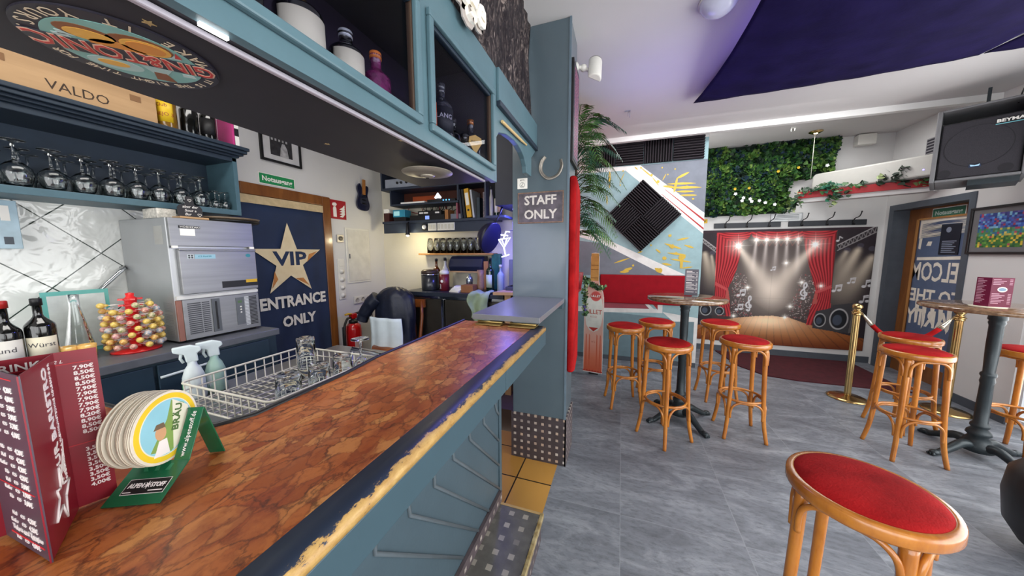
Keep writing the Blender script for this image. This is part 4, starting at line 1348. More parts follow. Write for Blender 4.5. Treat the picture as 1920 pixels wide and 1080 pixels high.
B(tl).box(-2.62, -2.61, 0.66, 0.87, 1.001, 1.32, mat('teal_card', '#5fa8a0', 0.5)).box(-2.611, -2.608, 0.675, 0.855, 1.02, 1.30, mat('card_pale', '#c3cbc7', 0.5, var=0.1, vs=20)).build('card')
o = B().tube([(-2.755, 0.80, 1.20), (-2.75, 0.84, 1.25), (-2.75, 0.97, 1.40), (-2.755, 0.99, 1.42), (-2.789, 0.995, 1.425)], 0.011, CHROME, 12).build('steel_rail')
tag(o, 'slanting polished steel rail on the diamond tiled wall', 'rail')
hc = thing('hanging_sign', 'clear acrylic sign hanging under the shelf at left edge', 'sign', (-2.72, 0.6, 1.6))
B(hc).box(-2.735, -2.73, 0.50, 0.668, 1.53, 1.755, mat('acrylic_blue', '#9db8c6', 0.2, var=0.15)).build('plate', bevel=0.002)
pp = B(hc)
for k in range(3):
    pp.box(-2.7302, -2.7292, 0.52 + 0.05 * k, 0.545 + 0.05 * k, 1.66, 1.73, WHITE).box(-2.7302, -2.7292, 0.53 + 0.045 * k, 0.555 + 0.045 * k, 1.55, 1.585, GREYP)
pp.build('print')

# ---------------------------------------------------------------- glass rack with glasses, spray bottles
rk = thing('glass_rack', 'white coated wire dishwasher rack behind the bar', 'rack', (-1.36, 0.93, 0.876), 0.0)
WW = mat('white_coated_wire', '#d9d5c6', 0.4)
X0, X1, Y0, Y1, ZB, ZT = -1.62, -1.10, 0.685, 1.185, 0.905, 1.0
b = B(rk)


def rr(x0, x1, y0, y1, z, r=0.03):
    p = []
    for cx, cy, a in ((x1 - r, y1 - r, 0), (x0 + r, y1 - r, PI / 2), (x0 + r, y0 + r, PI), (x1 - r, y0 + r, 1.5 * PI)):
        p += [(x, y, z) for x, y in arc(cx, cy, r, a, a + PI / 2, 5)]
    return p


b.tube(rr(X0, X1, Y0, Y1, ZT), 0.0045, WW, 8, closed=True).tube(rr(X0, X1, Y0, Y1, ZT - 0.035), 0.003, WW, 6, closed=True).tube(rr(X0, X1, Y0, Y1, ZB), 0.004, WW, 6, closed=True)
b.build('rim')
for i in range(12):
    t = i / 11
    B(rk).tube([(X0, Y0 + (Y1 - Y0) * (0.06 + 0.88 * t), ZT), (X0, Y0 + (Y1 - Y0) * (0.06 + 0.88 * t), ZB), (X1, Y0 + (Y1 - Y0) * (0.06 + 0.88 * t), ZB), (X1, Y0 + (Y1 - Y0) * (0.06 + 0.88 * t), ZT)], 0.003, WW, 6).build('cross_wire')
    B(rk).tube([(X0 + (X1 - X0) * (0.06 + 0.88 * t), Y0, ZT), (X0 + (X1 - X0) * (0.06 + 0.88 * t), Y0, ZB + 0.004), (X0 + (X1 - X0) * (0.06 + 0.88 * t), Y1, ZB + 0.004), (X0 + (X1 - X0) * (0.06 + 0.88 * t), Y1, ZT)], 0.003, WW, 6).build('long_wire')
for x in (X0 + 0.1, X1 - 0.1):
    for y in (Y0 + 0.1, Y1 - 0.1):
        B(rk).tube([(x, y, ZB), (x, y, 0.8755)], 0.004, WW, 6).build('foot')


def tumbler(loc, label, r=0.042, h=0.145, taper=0.88):
    t = thing('tumbler', label, 'glass', loc, group='glasses drying in the wire rack')
    out = [(r, 0.0), (r * 0.99, h * 0.3), (r * taper, h * 0.97), (r * taper * 0.95, h), (0.0001, h - 0.004)]
    inn = [(0.0001, h - 0.02), (r * taper - 0.006, h - 0.018), (r - 0.004, h * 0.3), (r - 0.003, 0.0)]
    B(t, True).lathe(inn + out, GLASS, 20).build('glass_body')


zb = ZB + 0.008
tumbler((-1.17, 0.795, zb), 'upturned faceted tumbler nearest the bar edge at the left of the rack', 0.045, 0.14)
tumbler((-1.16, 0.915, zb), 'upturned tumbler in the middle of the row along the bar edge', 0.043, 0.14)
tumbler((-1.15, 1.02, zb), 'upturned tumbler at the far end of the row along the bar edge', 0.042, 0.145)
tumbler((-1.42, 1.06, zb), 'tall upturned beer glass at the far side of the rack', 0.04, 0.19, 0.95)
g = thing('wine_glass', 'upturned wine glass with its foot in the air beside the extinguisher', 'glass', (-1.16, 1.135, zb), group='glasses drying in the wire rack')
B(g, True).lathe([(0.0001, 0.088), (0.02, 0.085), (0.037, 0.06), (0.034, 0.0), (0.0355, 0.0), (0.039, 0.06), (0.022, 0.09), (0.006, 0.1), (0.005, 0.17), (0.012, 0.178), (0.041, 0.184), (0.041, 0.187), (0.012, 0.186), (0.0001, 0.186)], GLASS, 24).build('glass_body')


def spray(loc, rz, label, body, trig):
    t = thing('spray_bottle', label, 'spray bottle', loc, rz, 'cleaning sprays behind the rack')
    B(t, True).lathe([(0.0001, 0), (0.036, 0), (0.038, 0.01), (0.036, 0.1), (0.026, 0.135), (0.016, 0.15), (0.014, 0.17), (0.0001, 0.17)], body, 20, Matrix.Diagonal((1, 0.75, 1, 1))).build('bottle')
    tr = [(-0.02, 0.165), (0.018, 0.165), (0.022, 0.2), (0.035, 0.205), (0.055, 0.215), (0.055, 0.235), (0.0, 0.238), (-0.03, 0.225), (-0.032, 0.21), (-0.018, 0.2)]
    B(t, True).prism(tr, -0.011, 0.011, trig, PL((0, 0, 0), (1, 0, 0), (0, 0, 1))).build('trigger_head', bevel=0.004)
    B(t, True).tube([(0.03, 0, 0.205), (0.034, 0, 0.185), (0.026, 0, 0.165)], 0.005, trig, 8).build('trigger')
    l = B(t, True)
    l.surf(lambda u, v: (0.0372 * math.cos((u - 0.5) * 2), 0.0372 * 0.75 * math.sin((u - 0.5) * 2), 0.025 + 0.065 * v), 12, 2, mat('spray_label', '#dfe8e2', 0.5))
    l.surf(lambda u, v: (0.0376 * math.cos((u - 0.5) * 0.7), 0.0376 * 0.75 * math.sin((u - 0.5) * 0.7), 0.05 + 0.03 * v), 8, 2, mat('leaf_green_print', '#5f9c74', 0.5))
    l.build('label')


spray((-1.74, 0.785, 0.8755), -1.9, 'white spray bottle with red print on its shoulder', mat('spray_white', '#d5dfdf', 0.35), mat('trigger_white', '#d8e4e4', 0.35))
spray((-1.745, 0.865, 0.8755), -1.8, 'spray bottle with greenish body right behind the white spray', mat('spray_green', '#9fc0b2', 0.3), mat('trigger_white', '#d8e4e4', 0.35))

# ---------------------------------------------------------------- VIP banner, signs, guitar, switches on the left wall
vb = thing('door_banner', 'navy cloth door banner with golden star and entrance lettering', 'banner', (-2.77, 1.95, 0.3))
NVB = mat('banner_navy', '#1c2b49', 0.75, var=0.2, vs=3)


def bann(u, v):
    y = 1.56 + 0.785 * u
    return (-2.772 + 0.008 * math.sin(y * 38) * (1.15 - v) + 0.004 * math.sin(y * 15 + 1), y, 0.25 + 1.66 * v)


B(vb).surf(bann, 60, 24, NVB).build('cloth', thick=0.002)
B(vb).box(-2.779, -2.766, 1.56, 2.345, 1.90, 1.965, mat('banner_hem', '#c3ad86', 0.7, var=0.12, vs=25)).build('top_hem')
GOLD = mat('star_gold', '#dcc59a', 0.6, var=0.1, vs=7, col2='#e2d3b0')
stp = lambda cy, cz, R_, r_: [(cy + (R_ if k % 2 == 0 else r_) * math.sin(k * PI / 5), cz + (R_ if k % 2 == 0 else r_) * math.cos(k * PI / 5)) for k in range(10)]
T = LW(-2.7595)
sb = B(vb)
sp_ = stp(1.975, 1.44, 0.33, 0.128)
sb.prism([(1.975 + (y - 1.975) * 0.96, z) for y, z in sp_], 0, 0.001, GOLD, T)
RSTG = mat('star_rust', '#b5763a', 0.6, var=0.2, vs=20)
for k in range(5):
    p, q, rr_ = sp_[2 * k], sp_[(2 * k + 1) % 10], sp_[2 * k - 1]
    mid = lambda a, b, t: (a[0] + (b[0] - a[0]) * t, a[1] + (b[1] - a[1]) * t)
    if k in (1, 2, 3):
        sb.prism([mid(p, (1.975, 1.44), 0.14), mid(p, q, 0.8), mid(p, (1.975, 1.44), 0.42)], 0, 0.0014, RSTG, T)
sb.build('star')
lt = B(vb)
lt.text('VIP', 0.165, NVB, LW(-2.7582) @ Matrix.Translation((1.985, 1.455, 0)), width=0.30, bold=0.005)
LWH = mat('banner_cream', '#dcd6c8', 0.7)
lt.text('ENTRANCE', 0.135, LWH, LW(-2.7592) @ Matrix.Translation((2.0, 1.08, 0)), 0.001, width=0.60, bold=0.005)
lt.text('ONLY', 0.125, LWH, LW(-2.7592) @ Matrix.Translation((2.025, 0.905, 0)), 0.001, width=0.315, bold=0.005)
lt.build('lettering')
gs = tag(B().box(-2.7995, -2.795, 1.80, 2.10, 2.075, 2.165, WHITE).box(-2.7952, -2.794, 1.806, 2.094, 2.081, 2.159, mat('exit_green', '#1f8a50', 0.5, var=0.03)).build('exit_sign'), 'green emergency exit sign above the banner door', 'sign')
W[gs.name] = Matrix()
B(gs).text('Notausgang', 0.055, WHITE, LW(-2.794) @ Matrix.Translation((1.95, 2.12, 0)), width=0.25, bold=0.0018).build('lettering')
fs = tag(B().box(-2.7995, -2.794, 2.455, 2.645, 1.86, 2.05, mat('fire_red', '#a3242a', 0.45)).build('fire_sign'), 'red fire extinguisher sign right of the banner door', 'sign')
W[fs.name] = Matrix()
b = B(fs)
T = LW(-2.794)
b.prism([(2.485, 1.88), (2.525, 1.88), (2.525, 1.965), (2.515, 1.985), (2.495, 1.985), (2.485, 1.965)], 0, 0.001, WHITE, T).prism([(2.49, 1.99), (2.52, 1.99), (2.535, 2.01), (2.515, 2.025), (2.485, 2.02), (2.475, 2.0)], 0, 0.001, WHITE, T)
for k in range(4):
    z = 1.885 + 0.025 * k
    b.prism([(2.56, z), (2.60, z - 0.005), (2.63, z + 0.03), (2.625, z + 0.05), (2.60, z + 0.022)], 0, 0.001, WHITE, T)
b.build('pictogram')
pf = thing('picture_frame', 'black framed black and white photo print above the exit sign', 'picture', (-2.79, 2.0, 2.4))
f = B(pf)
for y0, y1, z0, z1 in ((1.83, 1.848, 2.27, 2.62), (2.155, 2.173, 2.27, 2.62), (1.848, 2.155, 2.27, 2.288), (1.848, 2.155, 2.602, 2.62)):
    f.box(-2.7995, -2.78, y0, y1, z0, z1, BLACK)
f.build('frame')
f = B(pf).box(-2.7995, -2.79, 1.848, 2.155, 2.288, 2.602, mat('mount_white', '#c9c8c8', 0.6))
f.box(-2.791, -2.789, 1.91, 2.095, 2.33, 2.56, mat('photo_dark', '#2e2d30', 0.6, var=0.5, vs=25))
f.prism([(1.985, 2.33), (2.06, 2.33), (2.05, 2.40), (2.03, 2.44), (2.01, 2.44), (1.995, 2.40)], 0, 0.003, mat('photo_pale', '#a8a7a8', 0.6, var=0.3, vs=30), LW(-2.7895))
for k in range(5):
    f.box(-2.7895, -2.7882, 1.92 + 0.03 * k, 1.935 + 0.03 * k, 2.45, 2.52, mat('photo_pale', '#a8a7a8', 0.6))
f.build('photo')
gt = thing('guitar', 'small dark electric guitar body hung on the white wall', 'guitar', M=PL((-2.79, 2.875, 2.14), (0, 0.998, -0.05), (0, 0.05, 0.998)))
gp = [(-0.06, 0.13), (-0.045, 0.135), (-0.02, 0.095), (0.02, 0.095), (0.04, 0.125), (0.065, 0.125), (0.075, 0.10), (0.068, 0.06), (0.06, 0.02), (0.075, -0.03), (0.09, -0.08), (0.075, -0.135), (0.03, -0.155), (-0.03, -0.155), (-0.075, -0.135), (-0.09, -0.08), (-0.078, -0.03), (-0.065, 0.02), (-0.08, 0.06), (-0.08, 0.10)]
gpp = [(p.x, p.y) for p in spline([(x, y, 0) for x, y in gp + gp[:1]], 4)][:-1]
GUI = mat('guitar_lacquer', '#1d2038', 0.25, coat=0.5)
B(gt, True).prism(gpp, 0, 0.022, GUI).build('body', bevel=0.003)
B(gt, True).prism([(-0.05, -0.02), (0.05, 0.0), (0.06, -0.08), (0.03, -0.1), (-0.05, -0.08)], 0.022, 0.024, mat('pickguard', '#2b2d3c', 0.3)).box(-0.03, 0.03, -0.085, -0.07, 0.022, 0.03, CHROME).box(-0.03, 0.03, 0.0, 0.012, 0.022, 0.028, CHROME).box(-0.03, 0.03, -0.045, -0.033, 0.022, 0.028, CHROME).build('fittings')
B(gt, True).box(-0.017, 0.017, 0.02, 0.185, 0.02, 0.034, mat('maple', '#a8703a', 0.4)).build('neck_stub')
k = thing('key_switch', 'square metal key switch beside the banner door', 'switch', (-2.79, 2.545, 1.66))
kp = B(k).box(-2.7995, -2.785, 2.505, 2.585, 1.62, 1.70, mat('alu_plate', '#b5b1a8', 0.4, 0.5)).build('plate', bevel=0.004)
B(kp).lathe([(0.024, 0), (0.024, 0.008), (0.018, 0.012), (0.0001, 0.012)], mat('dark_metal', '#6a655c', 0.4, 0.6), 20, LW(-2.785) @ Matrix.Translation((2.545, 1.66, 0))).build('lock')
e = thing('fuse_cabinet', 'flat white fuse box door on the wall', 'fuse box', (-2.79, 2.78, 1.48))
B(e).box(-2.7995, -2.788, 2.61, 2.945, 1.18, 1.78, OFFW).build('frame', bevel=0.003)
B(e).box(-2.788, -2.782, 2.63, 2.925, 1.20, 1.76, mat('door_offwhite', '#cdcbc3', 0.45)).box(-2.782, -2.779, 2.64, 2.655, 1.45, 1.50, GREYP).build('door', bevel=0.002)
sw = thing('switch_column', 'white upright switch strip with dials beside the door', 'switch panel', (-2.79, 2.53, 1.24))
B(sw).box(-2.7995, -2.79, 2.495, 2.58, 1.02, 1.45, OFFW).build('plate', bevel=0.003)
for q in range(5):
    z = 1.06 + 0.085 * q
    if q in (0, 1, 2, 3):
        B(sw).lathe([(0.028, 0), (0.028, 0.006), (0.014, 0.007), (0.012, 0.016), (0.0001, 0.016)], OFFW, 20, LW(-2.79) @ Matrix.Translation((2.538, z, 0))).build('dial')
    else:
        B(sw).box(-2.79, -2.785, 2.51, 2.566, z - 0.03, z + 0.03, OFFW).build('rocker', bevel=0.002)
so = thing('socket_strip', 'triple white wall socket with one black plug', 'socket', (-2.79, 2.8, 0.98))
B(so).box(-2.7995, -2.785, 2.68, 2.92, 0.945, 1.025, OFFW).build('plate', bevel=0.004)
for q in range(3):
    M = LW(-2.785) @ Matrix.Translation((2.72 + 0.08 * q, 0.985, 0))
    B(so).lathe([(0.026, 0.0), (0.026, 0.003), (0.022, 0.003), (0.021, 0.0005), (0.0001, 0.0005)], mat('socket_shadow', '#b3aea2', 0.5), 20, M).build('outlet')
pl = thing('power_plug', 'black power plug with cable in the wall socket', 'plug', (-2.77, 2.88, 0.985))
B(pl).lathe([(0.02, 0), (0.02, 0.02), (0.012, 0.035), (0.0001, 0.036)], BLACK, 16, LW(-2.781) @ Matrix.Translation((2.88, 0.985, 0))).build('plug')
B(pl).tube(spline([(-2.748, 2.88, 0.985), (-2.73, 2.885, 0.94), (-2.76, 2.9, 0.8), (-2.78, 2.92, 0.5)], 5), 0.005, BLACK, 6).build('cable')
ex = thing('fire_extinguisher', 'red fire extinguisher with black hose on the wall by the door', 'fire extinguisher', (-2.69, 2.555, 0.32))
FR = mat('extinguisher_red', '#c0161a', 0.25, coat=0.5)
B(ex, True).lathe([(0.0001, 0), (0.072, 0), (0.078, 0.012), (0.078, 0.38), (0.07, 0.42), (0.04, 0.45), (0.028, 0.46), (0.0001, 0.46)], FR, 28).build('cylinder')
B(ex, True).lathe([(0.045, 0.445), (0.045, 0.475), (0.025, 0.48), (0.025, 0.50), (0.0001, 0.50)], BLACK, 20).build('collar')
ev = B(ex, True).box(-0.03, 0.03, -0.03, 0.03, 0.495, 0.55, FR).build('valve', bevel=0.008)
B(ev, True).tube([(0.0, -0.01, 0.54), (0.0, -0.06, 0.552), (0.0, -0.10, 0.55)], [0.011, 0.012, 0.01], mat('yellow_tag', '#cfa32c', 0.5), 8).tube([(0, 0.01, 0.54), (0, 0.08, 0.545), (0, 0.13, 0.50)], [0.012, 0.014, 0.012], BLACK, 8).build('lever')
B(ex, True).tube(spline([(0, -0.03, 0.51), (0.02, -0.1, 0.50), (0.03, -0.15, 0.40), (0.03, -0.15, 0.2), (0.03, -0.11, 0.08)], 6), 0.012, BLACK, 8).build('hose')
B(ex, True).box(-0.11, -0.075, -0.05, 0.05, 0.1, 0.4, GREYP).build('wall_bracket')
lb = B(ex, True)
lb.surf(lambda u, v: (0.0786 * math.cos((u - 0.5) * 1.4), 0.0786 * math.sin((u - 0.5) * 1.4), 0.1 + 0.16 * v), 14, 2, mat('ext_label', '#d9b3ae', 0.5))
lb.build('label')
# ---------------------------------------------------------------- on the bar top: folded menu and beer mats
MR = mat('menu_maroon', '#7d1424', 0.35, var=0.08, vs=8)
MD = mat('menu_charcoal', '#453b47', 0.35, var=0.12, vs=8)
MT = mat('menu_print', '#e8e0de', 0.6, var=0.02)
ML = mat('menu_red_line', '#c02a33', 0.5)
A_, B_, C_, D_, P_ = (-0.60, 0.13), (-0.696, 0.178), (-0.688, 0.211), (-0.735, 0.128), (-0.752, 0.02)
mn = thing('folded_menu', 'folded maroon drinks menu standing at the near end of the bar', 'menu', (-0.66, 0.16, 1.15))
ZM0, ZM1 = 1.152, 1.372


def panel(name, p, q, m, z0=ZM0, z1=ZM1):
    p, q = Vector((*p, 0)), Vector((*q, 0))
    L = (q - p).length
    M = PL((p.x, p.y, z0), q - p, (0, 0, 1))
    b = B(mn).box(0, L, 0, z1 - z0, -0.0012, 0, m, M)
    b.build(name)
    return M, L


M1, L1 = panel('menu_panel', D_, A_, MD)
t = B(mn)
for k in range(17):
    z = 0.20 - 0.0105 * k - (0.01 if k > 5 else 0) - (0.012 if k > 12 else 0)
    t.text(['4,20€', '4,00€', '3,90€', '3,90€', '3,70€', '4,10€', '4,20€', '4,20€', '4,20€', '4,20€', '3,00€', '3,90€', '3,00€', '4,20€', '4,20€', '4,10€', '4,00€'][k], 0.0085, MT, M1 @ Matrix.Translation((L1 - 0.022, z, 0)), align='RIGHT', bold=0.0002)
    t.text('0,25', 0.006, MT, M1 @ Matrix.Translation((L1 - 0.05, z, 0)), align='RIGHT')
    t.text('Pils Hell Radler'.split()[k % 3], 0.007, MT, M1 @ Matrix.Translation((L1 - 0.07, z, 0)), align='RIGHT')
t.prism([(0.0, 0.212), (L1 - 0.02, 0.212), (L1 - 0.02, 0.2132), (0.0, 0.2132)], 0, 0.0004, ML, M1).prism([(0.03, 0.078), (L1 - 0.012, 0.078), (L1 - 0.012, 0.0792), (0.03, 0.0792)], 0, 0.0004, ML, M1)
t.text('Tickets und Termine', 0.009, MT, M1 @ Matrix.Translation((L1 - 0.012, 0.022, 0)), align='RIGHT').prism([(0.04, 0.012), (L1 - 0.012, 0.012), (L1 - 0.012, 0.014), (0.04, 0.014)], 0, 0.0004, ML, M1)
t.build('printed_prices')
M2, L2 = panel('menu_panel', A_, B_, MR)
t = B(mn)
MV = M2 @ Matrix.Translation((L2 * 0.62, 0.135, 0)) @ Matrix.Rotation(PI / 2, 4, 'Z')
t.text('YOUR BARISTRO', 0.019, MT, MV, width=0.155, bold=0.0004)
t.text('COCKTAILBAR & KLEINKUNSTBÜHNE KOLBERMOOR', 0.007, MT, MV @ Matrix.Translation((0, -0.017, 0)), width=0.155)
sc_, scz = L2 * 0.56, 0.05
o_ = [(0.0, 0.035), (0.006, 0.010), (0.028, 0.006), (0.010, -0.008), (0.004, -0.034), (-0.006, -0.012), (-0.030, -0.02), (-0.012, 0.0), (-0.016, 0.012), (-0.004, 0.010)]
for i in range(10):
    p, q = o_[i], o_[(i + 1) % 10]
    t.tube([(sc_ + p[0], scz + p[1], 0.0004), (sc_ + q[0], scz + q[1], 0.0004)], 0.0016, MT, 4, T=M2)
t.prism([(sc_ + 0.012, scz + 0.03), (sc_ + 0.03, scz + 0.06), (sc_ + 0.022, scz + 0.012)], 0, 0.0004, MT, M2)
t.build('logo_print')
M3, L3 = panel('menu_panel', P_, C_, MR)
t = B(mn)
for k in range(21):
    z = 0.196 - 0.0076 * k - (0.018 if k > 12 else 0)
    t.text(['7,90€', '8,50€', '8,50€', '8,50€', '7,90€', '7,90€', '7,90€', '7,90€', '7,90€', '8,20€', '8,90€', '8,50€', '8,50€', '3,50€', '3,50€', '3,50€', '3,50€', '3,50€', '3,50€', '3,50€', '4,00€'][k], 0.0072, MT, M3 @ Matrix.Translation((L3 - 0.004, z, 0)), align='RIGHT', bold=0.0002)
t.prism([(0.09, 0.2025), (L3 - 0.006, 0.2025), (L3 - 0.006, 0.2035), (0.09, 0.2035)], 0, 0.0004, ML, M3).prism([(0.09, 0.0885), (L3 - 0.012, 0.0885), (L3 - 0.012, 0.0895), (0.09, 0.0895)], 0, 0.0004, ML, M3)
t.text('LONGDRINKS', 0.013, MT, M3 @ Matrix.Translation((L3 - 0.038, 0.208, 0)), align='RIGHT', bold=0.0002)
t.text('0,2 L', 0.006, MT, M3 @ Matrix.Translation((L3 - 0.028, 0.207, 0)), align='RIGHT', shear=0.3)
t.build('printed_prices')

# beer mat holder: bent green plastic with a stack of mats standing in it
wx, dx_ = Vector((0.89, 0.45, 0)).normalized(), Vector((-0.45, 0.89, 0)).normalized()
HM = Matrix((wx, dx_, Vector((0, 0, 1)))).transposed().to_4x4()
HM.translation = (-0.668, 0.188, 1.151)
hd = thing('beer_mat_holder', 'green plastic beer mat holder standing on the marble bar', 'holder', M=HM)
GP = mat('holder_green', '#0f5a3a', 0.25, coat=0.3, var=0.06)
GPD = mat('holder_green_star', '#2a7351', 0.3)
b = B(hd, True)
side = lambda pts, x0, x1, m: b.prism(pts, x0, x1, m, PL((0, 0, 0), (0, 1, 0), (0, 0, 1)))
th = 0.0018
side([(0, 0), (0.052, 0.030), (0.052, 0.030 + th * 1.2), (-0.001, th)], 0.0, 0.072, GP)
side([(0.052, 0.030), (0.088, 0.098), (0.0865, 0.0995), (0.051, 0.0315)], 0.050, 0.072, GP)
side([(0.0865, 0.098), (0.118, 0.0), (0.1205, 0.0), (0.0885, 0.099)], 0.048, 0.072, GP)
b.build('bent_sheet', bevel=0.0004)
fv = Vector((0, 0.052, 0.030)).normalized()
FM = PL((0, 0, 0.0021), (1, 0, 0), fv)
lt = B(hd, True)
lt.prism([(0.012, 0.013), (0.066, 0.013), (0.066, 0.034), (0.012, 0.034)], 0, 0.0003, MT, FM).prism([(0.0127, 0.0137), (0.0653, 0.0137), (0.0653, 0.0333), (0.0127, 0.0333)], 0, 0.0006, BLACK, FM)
lt.text('ALPEN', 0.0085, MT, FM @ Matrix.Translation((0.0255, 0.0245, 0.0006)), width=0.019, bold=0.0002)
lt.text('STOFF', 0.0085, MT, FM @ Matrix.Translation((0.0535, 0.0245, 0.0006)), width=0.018, bold=0.0002)
lt.prism([(0.0398 + (0.0055 if k % 2 == 0 else 0.002) * math.cos(k * PI / 8), 0.025 + (0.0055 if k % 2 == 0 else 0.002) * math.sin(k * PI / 8)) for k in range(16)], 0, 0.0009, MT, FM)
lt.prism([(0.045, 0.0165), (0.063, 0.0165), (0.063, 0.0178), (0.045, 0.0178)], 0, 0.0009, MT, FM).prism([(0.014, 0.0155), (0.024, 0.0155), (0.024, 0.0165), (0.014, 0.0165)], 0, 0.0009, MT, FM)
for q in range(3):
    lt.prism([(0.02 + 0.014 * q, 0.045), (0.026 + 0.014 * q, 0.045), (0.018 + 0.018 * q, 0.055), (0.014 + 0.018 * q, 0.055)], 0, 0.0003, GPD, FM)
sv = Vector((0, 0.036, 0.068)).normalized()
SM = PL((0.061, 0.0515, 0.0312), (1, 0, 0), sv)
lt.text('www.alpenstoff.de', 0.0095, MT, SM @ Matrix.Translation((0, 0.038, 0.0014)) @ Matrix.Rotation(PI / 2, 4, 'Z'), width=0.066)
lt.build('lettering')
MB_ = mat('mat_board', '#d8d0bf', 0.8, var=0.08, vs=40)
MBE = mat('mat_core', '#b7a88f', 0.9)
bm = thing('beer_mat', 'front round beer mat with yellow rim picture in the green holder', 'beer mat', M=HM @ PL((0.0465, 0.053, 0.0865), (0, 1, 0), (0, 0, 1)), group='beer mats in the green holder')
R = 0.0535
B(bm, True).prism(circ(0, 0, R, 48), -0.0014, 0, MB_, None, True).build('mat')
b = B(bm, True)
b.prism(circ(0, 0, 0.050, 48), 0, 0.0002, mat('mat_yellow', '#e2c02a', 0.6), None, True).prism(circ(0, 0, 0.0425, 48), 0, 0.0003, mat('mat_cream', '#ddd9c4', 0.6), None, True).prism(circ(0, 0, 0.041, 48), 0, 0.0004, mat('mat_sky', '#8cc3cf', 0.6), None, True)
b.prism([(-0.03, -0.026), (0.0, 0.012), (0.01, 0.038), (0.03, 0.025), (0.038, 0.0), (0.03, -0.025), (0.0, -0.04)], 0, 0.0005, mat('mat_hill', '#7d9a4e', 0.6))
b.prism([(0.004, -0.04), (0.012, 0.0385), (0.036, 0.018), (0.040, -0.005), (0.03, -0.028)], 0, 0.0006, mat('mat_cream', '#ddd9c4', 0.6))
b.prism(circ(-0.012, -0.004, 0.0085, 16, 0.011), 0, 0.0007, mat('mat_skin', '#c99a72', 0.6))
b.prism([(-0.022, 0.004), (-0.004, 0.002), (-0.006, 0.010), (-0.017, 0.011)], 0, 0.0008, mat('mat_hat', '#6d5a44', 0.6))
b.prism([(-0.026, -0.036), (-0.002, -0.040), (-0.004, -0.016), (-0.016, -0.015)], 0, 0.0007, MT)
b.text('BRÄU', 0.015, mat('mat_green_print', '#4f6b3a', 0.6), Matrix.Translation((0.016, 0.008, 0.0007)) @ Matrix.Rotation(1.25, 4, 'Z'), width=0.04, bold=0.0004)
b.prism(circ(0.040, -0.002, 0.0075, 16), 0, 0.0009, mat('mat_seal', '#a03a2c', 0.6))
b.build('printed_face')
r6 = random.Random(4)
off = 0.0
for i in range(12):
    off += 0.0020 + (0.0035 if i in (3, 6, 9) else r6.uniform(0, 0.001))
    t = thing('beer_mat', f'plain edge beer mat, {ORD[i + 1]} from the printed front one in holder', 'beer mat', M=HM @ PL((0.0465 - off, 0.053 + r6.uniform(-0.001, 0.001), 0.0865 + r6.uniform(-0.001, 0.001)), (0, 1, 0), (0, 0, 1)), group='beer mats in the green holder')
    B(t, True).prism(circ(0, 0, R, 40), -0.0016, 0, MB_, None, True).prism(circ(0, 0, R + 0.0001, 40), -0.0011, -0.0005, MBE, None, True).build('mat')

# ---------------------------------------------------------------- kitchen corner
KB = mat('kitchen_worktop', '#252c38', 0.35)
kc = thing('kitchen_cabinet', 'steel fronted kitchen cabinet with a dark worktop', 'cabinet', (-1.6, 2.95, 0.17))
B(kc).box(-2.13, -1.02, 2.68, 3.195, 1.075, 1.115, KB).build('worktop', bevel=0.003)
KS = mat('cabinet_steel', '#5d5850', 0.3, 0.8, var=0.2, vs=3)
B(kc).box(-2.08, -1.05, 2.74, 3.19, 0.17, 1.075, mat('cabinet_shade', '#33312f', 0.5)).box(-2.09, -1.03, 2.715, 2.74, 1.045, 1.075, CHROME).build('carcass')
B(kc).box(-2.08, -1.70, 2.715, 2.74, 0.2, 1.04, KS).build('door', bevel=0.002)
B(kc).box(-1.66, -1.06, 2.715, 2.74, 0.2, 1.04, KS).build('door', bevel=0.002)
B(kc).box(-1.695, -1.665, 2.70, 2.74, 0.2, 1.045, CHROME).build('upright', bevel=0.002)

ks = thing('kitchen_shelf', 'dark blue wall shelf unit full of audio gear and folders', 'shelf', (-1.9, 3.05, 1.75))
x0, x1, yf, yb = -2.58, -1.22, 2.94, 3.195
NV2 = mat('shelf_dark_blue', '#27303f', 0.5)
BRB = mat('shelf_brown_back', '#4e2415', 0.6)
B(ks).box(x0, x1, yf, yb, 1.835, 1.86, NV2).build('lower_board')
B(ks).box(x0, x1, yf, yb, 2.20, 2.225, NV2).build('upper_board')
B(ks).box(x0 + 0.1, -1.62, yf + 0.02, yb, 2.03, 2.048, NV2).build('middle_board')
B(ks).box(-1.62, -1.60, yf, yb, 2.048, 2.20, NV2).box(x0 + 0.1, x0 + 0.118, yf + 0.02, yb, 2.048, 2.20, NV2).box(x1 - 0.02, x1, yf, yb, 1.86, 2.20, NV2).box(x0, x0 + 0.02, yf, yb, 2.225, 2.45, NV2).box(x0, x1, yf, yb, 2.45, 2.47, NV2).build('uprights')
B(ks).box(x0, x1, yf + 0.02, yf + 0.04, 1.73, 1.835, NV2).build('apron')
B(ks).box(x0 + 0.12, x1 - 0.02, 3.185, 3.195, 2.05, 2.20, BRB).box(x0 + 0.02, x1, 3.185, 3.195, 2.225, 2.45, BRB).build('back_board')
am = thing('amplifier', 'silver amplifier on the top board of the kitchen shelf', 'amplifier', (-2.35, 3.0, 2.226))
B(am).box(-2.53, -2.1, 2.95, 3.17, 2.2265, 2.32, mat('amp_silver', '#9fa6b3', 0.35, 0.5)).build('case', bevel=0.004)
b = B(am)
for x in (-2.36, -2.31, -2.24, -2.19):
    b.lathe([(0.014, 0), (0.013, 0.012), (0.0001, 0.012)], BLACK, 14, XW(2.95) @ Matrix.Translation((x, 2.275, 0)))
b.build('knobs')
rt = thing('router', 'black router with row of blue lights on the shelf', 'router', (-1.85, 3.0, 2.048))
